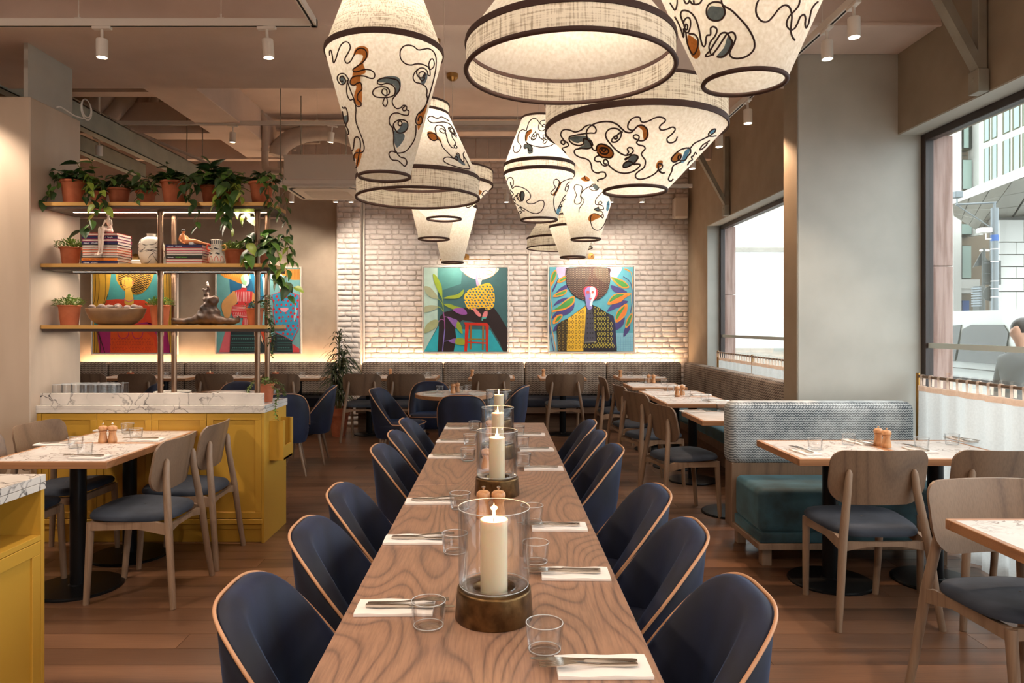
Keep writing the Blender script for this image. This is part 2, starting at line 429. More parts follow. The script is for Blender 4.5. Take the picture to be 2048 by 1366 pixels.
base('van_white', srgb(186,192,188), .25); base('van_glass', srgb(40,46,40), .08); base('tyre', srgb(26,26,26), .9); base('van_dark', srgb(52,50,46), .6)
base('asphalt', srgb(116,116,116), .9); base('pavement', srgb(176,174,168), .85)
base('skin', srgb(206,158,132), .5); base('coat_grey', srgb(120,126,128), .85)
base('frost_strip', srgb(206,216,210), .7)

m = bpy.data.materials.new('glass_edge_glint'); m.use_nodes = True; M['glass_edge_glint'] = m; m.node_tree.nodes.clear()  # whitish mix paints bright highlights onto the clear glass rims and base rings
o_ = N(m, 'OutputMaterial'); a_ = N(m, 'BsdfTransparent'); b_ = N(m, 'BsdfPrincipled'); b_.inputs['Base Color'].default_value = (.9,.93,.95,1); b_.inputs['Roughness'].default_value = .1; x_ = N(m, 'MixShader'); x_.inputs[0].default_value = .45
L(m, a_.outputs[0], x_.inputs[1]); L(m, b_.outputs[0], x_.inputs[2]); L(m, x_.outputs[0], o_.inputs[0])
# ================================================================ the room
WX = 2.77; GX = 2.93; HEAD = 2.78; YB = 10.5
st = dict(kind='structure')
# floor: oak boards laid across the room over a dark bed
floor = MB().box(-6.4, 3.0, -6.2, 11.3, -.30, -.012).build('floor', M['dark_gap'], **st)
bm_y = 2.30; k = 0; nb = 0
plank_cache = {}
def plank_mesh(w, d):
    key = round(w, 3)
    if key not in plank_cache: plank_cache[key] = MB().box(-w/2, w/2, -d/2, d/2, -.012, 0).mesh('board', M['floor_wood'], smooth=0)
    return plank_cache[key]
LENS = [1.30, 1.55, 1.80, 2.05, 2.35]
y = bm_y
while y < 10.5:
    x = -5.6+random.uniform(-1.2, 0)
    while x < 2.97:
        w = random.choice(LENS)
        if x+w > 2.98: w = 2.98-x
        if w > .08:
            w = round(w, 2) if w in LENS else w
            link('board', plank_mesh(w-.0022, .1528), floor, loc=(x+w/2, y+.0775, 0)); nb += 1
        x += w
    y += .155
b = MB()
y = bm_y-.155
while y > -6.2:
    x = -6.2+random.uniform(-1.2, 0)
    while x < 2.97:
        w = random.choice(LENS); w = min(w, 2.98-x); b.box(x, x+w-.002, y, y+.1525, -.012, 0); x += w
    y -= .155
b.build('floor_boards', M['floor_wood'], floor, smooth=0, kind='stuff')

# ceiling slabs and downstand beams
ceil = MB().box(-6.4, 3.2, -6.2, 4.51, 3.72, 4.1).box(-3.29, 3.2, 5.74, 11.3, 4.0, 4.9).box(-6.4, -3.29, 5.74, 11.3, 4.9, 5.0).build('ceiling', M['ceiling_paint'], smooth=0, **st)
MB().box(-6.4, 3.2, 4.51, 5.74, 3.335, 5.0, .012).build('trim_1', M['ceiling_paint'], smooth=0, label='wide downstand beam crossing the ceiling', **st)
MB().box(-3.29, -2.80, 5.74, 9.38, 3.64, 4.05, .006).build('trim_2', M['ceiling_paint'], smooth=0, **st)
b = MB(); b.box(-6.2, WX, 9.38, 9.5, 3.62, 4.0).box(-6.2, WX, 9.06, 9.38, 3.89, 3.96).box(-6.2, -3.285, 8.22, 8.5, 3.645, 4.0).box(-6.2, -3.285, 7.0, 7.15, 3.72, 4.0)
b.build('trim_3', M['ceiling_paint'], smooth=0, **st)
b = MB()
for i in range(34):
    x = -2.7+i*.16; b.box(x, x+.148, 9.372, 9.379, 3.63, 3.885, .002)
b.build('trim_4', M['pipe_paint'], smooth=0, kind='structure', label='row of narrow painted boards on the rear beam')
# joint bead across the beam soffit, right lip
MB().box(-6.3, 2.77, 4.50, 4.52, 3.325, 3.345).build('trim_5', M['ceiling_paint'], smooth=0, **st)

# rear wall: plain part on the left, brick on the right
MB().box(-6.4, -2.24, YB, 10.8, 0, 5.0).build('wall_back_left', M['wall_paint'], smooth=0, **st)
MB().box(-6.4, -3.2, 10.40, 10.5, 3.0, 4.0).build('trim_6', M['ceiling_paint'], smooth=0, **st)
wb = MB().box(-2.24, 3.0, 10.53, 10.8, 0, 4.1).build('wall_back', M['mortar'], smooth=0, **st)
BRK = []
for i in range(14):
    w = .205 if i < 9 else .095; h = .062
    b = MB(); nx, nz = (5, 3) if w > .1 else (3, 3)
    rows = []
    rr = random.Random(i)
    def ring(y, ins):
        pts = []
        for k in range(nx): pts.append((-w/2+w*k/(nx-1), -h/2))
        for k in range(1, nz): pts.append((w/2, -h/2+h*k/(nz-1)))
        for k in range(1, nx): pts.append((w/2-w*k/(nx-1), h/2))
        for k in range(1, nz-1): pts.append((-w/2, h/2-h*k/(nz-1)))
        out = []
        for (u, v) in pts:
            cu = u*(1-ins/(w/2)); cv = v*(1-ins/(h/2))
            if abs(abs(u)-w/2) < 1e-6 and abs(abs(v)-h/2) < 1e-6: cu *= .965; cv *= .9
            out.append([cu, y, cv])
        return out
    jit = [(rr.uniform(-.003, .003), rr.uniform(-.0035, .0035)) for _ in range(2*(nx+nz)-4)]
    r0 = ring(0, 0); r1 = ring(-.011, .0015); r2 = ring(-.017, .008)
    for R, s in ((r0, 1), (r1, 1), (r2, 1)):
        for q, (a, c) in zip(R, jit): q[0] += a*s; q[2] += c*s
    for q in r2: q[1] += rr.uniform(-.003, .002)
    n = len(r0); vs = r0+r1+r2+[(0, -.018, 0)]
    fs = [(j*n+k, j*n+(k+1) % n, (j+1)*n+(k+1) % n, (j+1)*n+k) for j in (0, 1) for k in range(n)]+[(2*n+k, 2*n+(k+1) % n, 3*n) for k in range(n)]
    b.add(vs, fs); BRK.append((w, b, b.mesh('brick', M['white_brick'], smooth=60)))
bricks = []
def lay(x0, x1, z0, z1, yf, seed):
    rr = random.Random(seed); z = z0; row = 0
    while z < z1:
        x = x0+(0 if row % 2 else -.11)+rr.uniform(-.02, .02)
        pat = rr.randint(0, 2); i = 0
        while x < x1:
            long = ((i+pat) % 3 != 0)
            w = .218 if long else .108
            a, c = max(x, x0), min(x+w, x1)
            if c-a > .03:
                k = rr.randint(0, 8) if long else rr.randint(9, 13)
                bricks.append((k, (a+c)/2, yf+rr.uniform(-.002, .003), z, (c-a-.012)/(BRK[k][0])))
            x += w; i += 1
        z += .075; row += 1
lay(-1.985, 2.765, .49, 3.95, 10.53, 3)
lay(-2.33, -1.995, .04, 3.95, 10.36, 5)
MB().box(-2.335, -1.99, 10.36, 10.8, 0, 4.1).build('trim_7', M['mortar'], smooth=0, label='painted brick pier behind the tall plant', **st)
MB().tube([(-1.965, 10.47, .9), (-1.965, 10.47, 4.0)], .014, 8).build('wall_pipe', M['white_metal'], label='white painted pipe running up the brick wall beside the brick pier', cat='pipe')
# the 300 bricks that show largest, in the clear between lamps and seat back
def bscore(q): return abs(q[3]-1.75)+.25*abs(q[1]-.4)+(0 if q[3] > .95 else 9)
order = sorted(bricks, key=bscore)
for (k, x, y, z, s) in order[:300]:
    o = link('brick', BRK[k][2], wb, loc=(x, y, z)); o.scale = (s, 1, 1)
b = MB()
for (k, x, y, z, s) in order[300:]:
    n = len(b.v); b.add(BRK[k][1].v, BRK[k][1].f)
    for i in range(n, len(b.v)): v = b.v[i]; b.v[i] = (v[0]*s+x, v[1]+y, v[2]+z)
b.build('brickwork', M['white_brick'], wb, smooth=60, kind='stuff')

# left wall, wall behind the camera
MB().box(-6.6, -6.2, -6.2, 11.3, 0, 5.0).build('wall_left', M['wall_paint'], smooth=0, **st)
MB().box(-6.6, 3.2, -6.5, -6.0, 0, 4.2).build('wall_front', M['wall_paint'], smooth=0, **st)
# right wall: bulkhead over the windows, piers, low plinths
b = MB()
b.box(WX, 3.15, -6.0, 10.53, HEAD, 4.1)                 # bulkhead
b.box(WX, 2.985, 9.59, 10.8, 0, HEAD)                    # far pier
b.box(WX, 3.15, 5.23, 9.59, 0, .42)                     # wall under window 1
b.box(WX, 3.15, -.4, .2, 0, HEAD).box(WX, 3.15, -6.0, -4.5, 0, HEAD)
b.build('wall_right', M['wall_taupe'], smooth=0, **st)
MB().box(2.075, 2.985, 5.0, 5.235, 0, 3.335, .004).build('wall_column_right', M['column_paint'], smooth=0, label='pale painted pier between the two windows', **st)
MB().box(2.068, 2.074, 5.0, 5.23, 0, 3.33).build('trim_8', M['wall_taupe'], smooth=0, **st)
# window 1 reveal lining
MB().box(2.772, 2.93, 9.575, 9.59, .42, HEAD).build('trim_9', M['column_paint'], smooth=0, **st)
MB().box(2.772, 2.93, -.4, 9.59, HEAD-.01, HEAD).build('trim_10', M['column_paint'], smooth=0, **st)
def window(n, y0, y1, z0):
    b = MB(); t = .05
    b.box(GX, GX+.06, y0, y0+t, z0, HEAD-.01, .004).box(GX, GX+.06, y1-t, y1, z0, HEAD-.01, .004)
    b.box(GX, GX+.06, y0+t, y1-t, HEAD-.01-t, HEAD-.01, .004).box(GX, GX+.06, y0+t, y1-t, z0, z0+t, .004)
    w = b.build('window_%d' % n, M['window_frame'], smooth=0, **st)
    MB().box(GX+.027, GX+.033, y0+t, y1-t, z0+t, HEAD-.01-t).build('pane', M['pane_glass'], w, smooth=0)
    MB().box(GX+.022, GX+.026, y0+t, y1-t, 1.295, 1.33).build('frosted_strip', M['frost_strip'], w, smooth=0)
window(1, 5.24, 9.57, .42); window(2, .2, 5.0, .04); window(3, -4.5, -.4, .04)

# left column with the plaster casing
colm = MB().box(-4.3, -3.08, 4.73, 5.30, 0, 2.955, .006).build('wall_column_left', M['plaster'], smooth=0, label='plastered column carrying the display shelves', **st)
MB().box(-3.17, -3.14, 4.80, 5.30, 2.955, 3.335).build('trim_11', M['column_paint'], smooth=0, label='painted board closing the top of the plastered column', **st)
MB().box(-6.2, -4.15, 6.25, 6.4, 2.9, 4.9).build('trim_12', M['wall_taupe'], smooth=0, **st)
b = MB()
for r, dx in ((.075, 0), (.066, .01)):
    b.tube([( -3.06, 5.34+r*cos(t)*.9, 3.05+dx+r*sin(t)) for t in [2*pi*i/20 for i in range(20)]], .005, 6, closed=True)
b.tube(spline([(-3.07, 5.33, 2.98), (-3.07, 5.2, 2.967), (-3.07, 5.05, 2.98), (-3.07, 5.0, 2.965)]), .005, 6)
b.build('cable_coil', M['white_metal'], label='loose white cable coiled on top of the plastered column', cat='cable')

# ================================================================ steel, ducts, pipes
def steel(x, z0, z1, y0, y1, label):
    b = MB(); w = .10
    b.box(x-.006, x, y0, y1, z0, z1).box(x-w, x, y0, y1, z1-.008, z1).box(x-w, x, y0, y1, z0, z0+.008)
    return b.build('steel_beam', M['green_steel'], smooth=0, label=label, cat='beam')
steel(-3.9, 3.31, 3.52, 1.0, 9.38, 'grey-green steel beam passing just above the plastered column, the higher of two')
steel(-4.6, 3.37, 3.55, 5.9, 9.38, 'grey-green steel beam farther left, seen under the first steel beam')
def brace(y, label):
    t = thing('steel_brace', label, 'brace', (2.76, y, 2.80))
    MB().box(-.05, 0, -.03, .03, -.02, .92, .003).build('post', M['grey_steel'], t, smooth=0)
    MB().prism([(-.05, .10), (-.05, .19), (-.43, .92), (-.50, .92)], -.035, .035).build('diagonal_strut', M['grey_steel'], t, smooth=0)
    MB().box(-.06, .002, -.045, .045, -.03, .10, .003).build('bracket', M['grey_steel'], t, smooth=0)
    for z in (.05, .17): MB().lathe([(.013, 0), (.013, .008), (.007, .014), (0, .014)], n=10).xf(Matrix.Translation((-.052, 0, z)) @ Matrix.Rotation(-pi/2, 4, 'Y')).build('bolt', M['grey_steel'], t)
brace(4.10, 'bolted steel brace above the right-hand window'); brace(8.67, 'bolted steel brace above the far window')

def pipe(name, pts, r, label, cat='pipe', n=12, mat='pipe_paint', sm=8, collars=()):
    P = spline(pts, sm) if len(pts) > 2 else [Vector(p) for p in pts]
    t = thing(name, label, cat)
    MB().tube(P, r, n).build('run', M[mat], t, smooth=50)
    for (c, d) in collars:
        c = Vector(c); d = Vector(d).normalized()
        MB().tube([c-d*.02, c+d*.02], r*1.18, n).build('collar', M[mat], t, smooth=50)
    return t
dz = 8.0
def pp(px, py, z=dz): return tuple(at(px, py, z))
pipe('duct', [pp(218,150), pp(213,185), pp(198,205), pp(170,225), pp(120,245)], .095, 'fat pale duct bending down nearest the plastered column', 'duct', 16)
pipe('duct', [pp(262,150,8.1), pp(257,188,8.1), pp(240,210,8.1), pp(212,245,8.1), pp(190,275,8.1)], .092, 'fat pale duct second from the plastered column, running diagonally down', 'duct', 16)
pipe('duct', [pp(285,160,8.5), pp(283,195,8.4), pp(266,222,8.4), pp(238,240,8.3), pp(215,250,8.3)], .09, 'rough lagged duct third from the plastered column', 'duct', 16)
pipe('duct', [pp(300,150,8.6), pp(300,240,8.6), pp(288,262,8.6), pp(262,282,8.6), pp(235,285,8.6)], .088, 'fat pale duct farthest from the plastered column, hanging straight then bending', 'duct', 16)
pipe('ceiling_pipe', [pp(300,216,8.8), pp(433,214,8.8)], .04, 'upper of two pale pipes crossing between the ducts and the light beam face', collars=[(pp(372,215,8.8),(1,0,0)),(pp(433,214,8.8),(1,0,0))])
pipe('ceiling_pipe', [pp(434,214,8.8), pp(434,160,8.8)], .035, 'short vertical pale pipe rising beside the light beam face')
pipe('ceiling_pipe', [pp(300,232,8.5), pp(505,228,8.5), pp(520,230,8.5), pp(529,243,8.5), pp(530,260,8.5), pp(530,325,8.5), pp(534,338,8.5), pp(548,342,8.5), pp(566,342,8.5)], .042, 'long pale pipe that turns down towards the ceiling cassette unit', n=12, collars=[(pp(372,231,8.5),(1,0,0)),(pp(474,229,8.5),(1,0,0)),(pp(530,300,8.5),(0,0,1))])
pipe('conduit', [pp(262,258,7.6), pp(275,265,7.6), pp(325,265+22,7.6), pp(425,330,7.6)], .016, 'thin pale conduit slanting down behind the steel beams', 'conduit')
pipe('ceiling_pipe', [(-2.75, 8.9, 3.92), (2.75, 8.9, 3.92)], .055, 'thick pale pipe running across above the brick wall', n=14, collars=[((-.6,8.9,3.92),(1,0,0)),((1.2,8.9,3.92),(1,0,0))])
pipe('conduit', [pp(590,300,9.2), pp(590,292,9.2), pp(597,286,9.2), pp(640,285,9.2)], .02, 'thin bent conduit over the ceiling cassette unit', 'conduit')
b = MB()
for i in range(9):
    x = -2.75+.0
    y0 = 0
MB().tube([at(640, 305, 8.9)+Vector((0, .35*sin(a), 0)) if False else (at(645,312,8.9)+Vector((.62*cos(a)*.9, 0, .30*sin(a)))) for a in [pi*i/14 for i in range(15)]], .11, 14).build('round_duct', M['pipe_paint'], smooth=50, label='rounded silver-grey duct bend behind the ceiling cassette unit', cat='duct')
b = MB()                                    # wire tray
for k in range(2):
    for j in range(2): b.tube([(-4.35+k*.16, 5.8, 3.62+j*.07), (-4.35+k*.16, 8.2, 3.62+j*.07)], .006, 5)
for i in range(14):
    y0 = 5.85+i*.17; b.tube([(-4.35, y0, 3.69), (-4.35, y0, 3.62), (-4.19, y0, 3.62), (-4.19, y0, 3.69)], .005, 5)
b.build('cable_tray', M['grey_steel'], label='wire basket cable tray beside the plastered column top', cat='cable tray')
# threaded rods
for (px, y0, y1, z) in ((561,178,372,7.7),(602,193,310,8.0),(374,250,320,8.2),(405,300,330,8.2),(692,170,370,7.7)):
    MB().tube([Vector((PX(px, z), z, 4.9 if px < 430 else 4.0)), at(px, y1, z)], .006, 6).build('hanger_rod', M['grey_steel'], label={561:'long threaded rod at the left side of the ceiling cassette unit',602:'white-capped rod above the middle of the ceiling cassette unit',374:'short rod hanging between the two ducts and the shelf plants',405:'thinner short rod just right of another over the shelf plants',692:'rod at the right side of the ceiling cassette unit'}[px], cat='rod')
# cassette unit
t = thing('ceiling_cassette', 'pale box-shaped ceiling air unit with a louvred panel beneath', 'air conditioner', (-1.88, 7.98, 2.90))
MB().box(-.40, .40, -.36, .36, .09, .36, .006).build('casing', M['ac_white'], t, smooth=0)
b = MB().box(-.44, .44, -.44, .44, .025, .085, .012); b.build('flange', M['ac_white'], t, smooth=0)
b = MB()
sq = lambda r, z, e=.06: [(x, y, z) for x, y in [(-r+e,-r),(r-e,-r),(r,-r+e),(r,r-e),(r-e,r),(-r+e,r),(-r,r-e),(-r,-r+e)]]
b.grid([sq(.385, .024), sq(.385, .012), sq(.34, .012), sq(.34, .024)], closed_u=True)
b.build('slot', M['dark_gap'], t, smooth=0)
b = MB(); b.grid([sq(.40, .026), sq(.40, .008), sq(.372, .006), sq(.372, .024)], closed_u=True); b.build('outer_rim', M['ac_white'], t, smooth=0)
MB().grid([sq(.335, .02), sq(.335, .004), sq(.24, -.002), sq(.235, .012)], closed_u=True).build('inner_panel', M['ac_white'], t, smooth=0)
b = MB()
for i in range(11): b.box(-.235, .235, -.23+i*.0425, -.205+i*.0425, -.001, .006)
b.build('grille', M['ac_white'], t, smooth=0)
MB().box(-.235, .235, -.235, .235, .010, .014).build('grille_back', M['shelf_dark'], t, smooth=0)

# wall conduits and loudspeaker on the brick
pipe('conduit', [(.44, 10.49, .95), (.44, 10.49, 2.47), (.44, 10.49, 2.50), (.0, 10.49, 2.50), (-.62, 10.49, 2.50)], .013, 'thin white conduit climbing the brick between the two right paintings', 'conduit', mat='white_metal', sm=4)
t = thing('wall_speaker', 'small white loudspeaker box high on the brick wall by the corner', 'speaker', (2.62, 10.42, 3.15))
MB().box(-.10, .10, -.08, .07, -.15, .14, .012).build('cabinet', M['white_metal'], t, smooth=0)
MB().box(-.085, .085, -.088, -.081, -.135, .125, .003).build('grille', M['ac_white'], t, smooth=0)
MB().box(-.02, .02, .07, .12, -.03, .03).build('bracket', M['white_metal'], t, smooth=0)
# ================================================================ track lights
def make_spot():
    t = bpy.data.objects.new('track_spotlight', None); COL.objects.link(t)
    MB().box(-.055, .055, -.017, .017, -.018, 0, .003).build('adapter', M['white_metal'], t, smooth=0)
    MB().tube([(0, 0, -.018), (0, 0, -.085)], .009, 8).build('stem', M['white_metal'], t)
    lb_ = MB().lathe([(.0, -.075), (.030, -.075), (.033, -.079), (.033, -.185), (.029, -.185), (.028, -.178), (.0, -.178)], n=20).build('lamp_body', M['white_metal'], t)
    MB().lathe([(.0, -.180), (.027, -.180)], n=20, cap=False).build('lens', M['lamp_face'], lb_)
    return t
spot = Maker(make_spot, 'spotlight', 'white track spotlights')
SPOT_E = 48
def put_spot(x, y, z, label, rz=0, tilt=(0, 0), e=1.0, cone=75, tgt=None, col=WARM2):
    o = spot((x, y, z), rz, label)
    o.rotation_euler = (tilt[0], tilt[1], rz)
    l = light('SPOT', 'spot_beam', (x+0, y, z-.21), SPOT_E*e, col, (0, 0, 0), spot_size=radians(cone), spot_blend=.6, shadow_soft_size=.03)
    d = Vector(tgt)-l.location if tgt else Vector((tilt[1], -tilt[0], -1))
    l.rotation_euler = d.to_track_quat('-Z', 'Y').to_euler()
def track(pts, label, hangers=()):
    t = thing('light_track', label, 'light track')
    for (a, b_) in zip(pts, pts[1:]):
        a, b_ = Vector(a), Vector(b_)
        lo = [min(a[i], b_[i])-(.018 if i < 2 else 0) for i in range(3)]; hi = [max(a[i], b_[i])+(.018 if i < 2 else 0) for i in range(3)]
        MB().box(lo[0], hi[0], lo[1], hi[1], a.z, a.z+.045, .002).build('rail', M['white_metal'], t, smooth=0)
        if abs(a.x-b_.x) > abs(a.y-b_.y): MB().box(lo[0]+.1, hi[0]-.04, a.y-.006, a.y+.006, a.z-.0015, a.z+.002).build('slot', M['dark_gap'], t, smooth=0)
        else: MB().box(a.x-.006, a.x+.006, lo[1]+.04, hi[1]-.04, a.z-.0015, a.z+.002).build('slot', M['dark_gap'], t, smooth=0)
    for h in hangers:
        h = Vector(h); cz_ = 3.72 if h.y < 4.51 else (3.335 if h.y < 5.74 else 4.0); MB().tube([h+Vector((0, 0, .045)), Vector((h.x, h.y, cz_))], .002, 5).box(h.x-.02, h.x+.02, h.y-.01, h.y+.01, h.z+.044, h.z+.052).tube([h+Vector((0,0,.05)), h+Vector((0,0,.075))], .005, 6).build('hanger', M['white_metal'], t)
Z1 = 3.235
track([(-3.6, 4.30, Z1), (-1.105, 4.30, Z1), (-1.105, .2, Z1)], 'long white light track over the yellow counter, turning towards the camera', [(-2.51, 4.3, Z1), (-1.66, 4.3, Z1)])
put_spot(PX(204, 4.3), 4.30, Z1, 'white track spotlight over the dining tables by the yellow counter, the left of two', cone=80, tgt=(-2.3, 4.1, .7))
put_spot(PX(533, 4.3), 4.30, Z1, 'white track spotlight over the dining tables by the yellow counter, the right of two', cone=80, tgt=(-1.55, 4.0, .3), tilt=(.04, -.06))
put_spot(-3.45, 4.3, Z1, 'white track spotlight at the left end of the track, lighting the plastered column', tgt=(-3.5, 4.74, 1.5), cone=95, e=1.1)
put_spot(-1.105, 2.6, Z1, 'white track spotlight on the run towards the camera', tgt=(-.9, 2.2, .7), cone=85); put_spot(-1.105, 1.2, Z1, 'white track spotlight nearest the camera on the left run', tgt=(-1.3, 1.4, .6), cone=85)
Z2 = 3.62
track([(-4.15, 7.8, Z2), (1.6, 7.8, Z2)], 'white light track across the room behind the big beam', [(PX(445,7.8), 7.8, Z2), (PX(634,7.8), 7.8, Z2), (.2, 7.8, Z2)])
put_spot(PX(466, 7.8), 7.8, Z2, 'white track spotlight behind the beam, beside the bent ceiling pipe', tgt=(-2.7, 7.7, .8), tilt=(.05, .05))
put_spot(PX(665, 7.8), 7.8, Z2, 'lit white track spotlight above the ceiling cassette unit', tgt=(-1.0, 7.0, .8), tilt=(.1, .15), e=1.2)
put_spot(-4.2, 7.56, 3.42, 'lit spotlight under the steel beams near the plastered column', tgt=(-3.9, 6.5, .8), tilt=(.2, .1))
MB().tube([(-4.2, 7.56, 3.415), (-4.2, 7.56, 4.9)], .012, 8).build('hanger_rod', M['white_metal'], label='white rod carrying the spotlight near the plastered column', cat='rod')
Z3 = 3.20
track([(1.93, .5, Z3), (1.93, 8.6, Z3)], 'white light track running along the window side', [(1.93, 2.6, Z3), (1.93, 4.3, Z3), (1.93, 7.9, Z3)])
for (y, lb, tg, e) in ((3.92, 'white spotlight on the window-side track, nearest the camera', (2.1, 3.6, .8), .9), (4.24, 'white spotlight on the window-side track, second from the camera', (1.95, 4.6, .5), .8), (5.59, 'white spotlight just behind the pale pier on the window-side track', (2.10, 5.10, 2.0), 2.4), (6.32, 'white spotlight beside the wide bowl-shaped lampshade on the window-side track', (1.9, 6.7, .8), 1.0), (7.2, 'farthest white spotlight on the window-side track', (1.9, 7.6, .8), 1.0), (2.0, 'white spotlight on the window-side track, out towards the camera', (1.7, 1.8, .8), .8)):
    put_spot(1.93, y, Z3, lb, rz=pi/2, tgt=tg, e=e, tilt=(0, .04), col=(1.0, .62, .36) if y == 5.59 else WARM2)
Z4 = 3.21
track([(-3.0, 9.2, Z4), (2.45, 9.2, Z4)], 'white light track in front of the brick wall', [(-2.2, 9.2, Z4), (.3, 9.2, Z4), (1.9, 9.2, Z4)])
for (px, lb, tg) in ((583, 'small spotlight left of the ceiling cassette underside', (-3.1, 10.5, 1.8)), (671, 'small spotlight right of the ceiling cassette underside', (-2.2, 10.4, 1.6)), (702, 'small spotlight at the top of the brick pier', (-1.8, 10.5, 2.0)), (1013, 'small spotlight between the lampshades over the brick wall', (.1, 10.5, 1.7)), (1222, 'small spotlight seen beside the narrow face-printed lampshade', (1.2, 10.5, 1.9)), (1284, 'small spotlight farthest right over the brick wall', (2.0, 10.5, 1.9))):
    put_spot(PX(px, 9.2), 9.2, Z4, lb, tgt=tg, e=.95, cone=84)
for (x, y) in ((-5.3, 9.0), (-4.2, 9.1)): light('SPOT', 'spot_beam', (x, y, 3.4), SPOT_E*.5, WARM2, (0, 0, 0), spot_size=radians(80), spot_blend=.6, shadow_soft_size=.04)
# fill lamps added out of view to brighten the whole room
for (x, y) in ((-3.5, 1.5), (0, -1.2), (-3.2, -2.5), (2.0, -2.5)):
    t = thing('fill_lamp', 'round fill lamp added out of view behind the camera', 'fill lamp', (x, y, 3.70), 0, 'added fill lamps behind the camera')
    MB().lathe([(0, 0), (.2, 0), (.2, -.05), (.18, -.06)], n=24).build('housing', M['white_metal'], t)
    MB().lathe([(.18, -.055), (0, -.056)], n=24, cap=False).build('diffuser', emit('fill_lamp_face', (1, .8, .6, 1), 6), t)
    light('AREA', 'fill_lamp_light', (x, y, 3.62), 52, WARM2, (0, 0, 0), shape='DISK', size=.4)

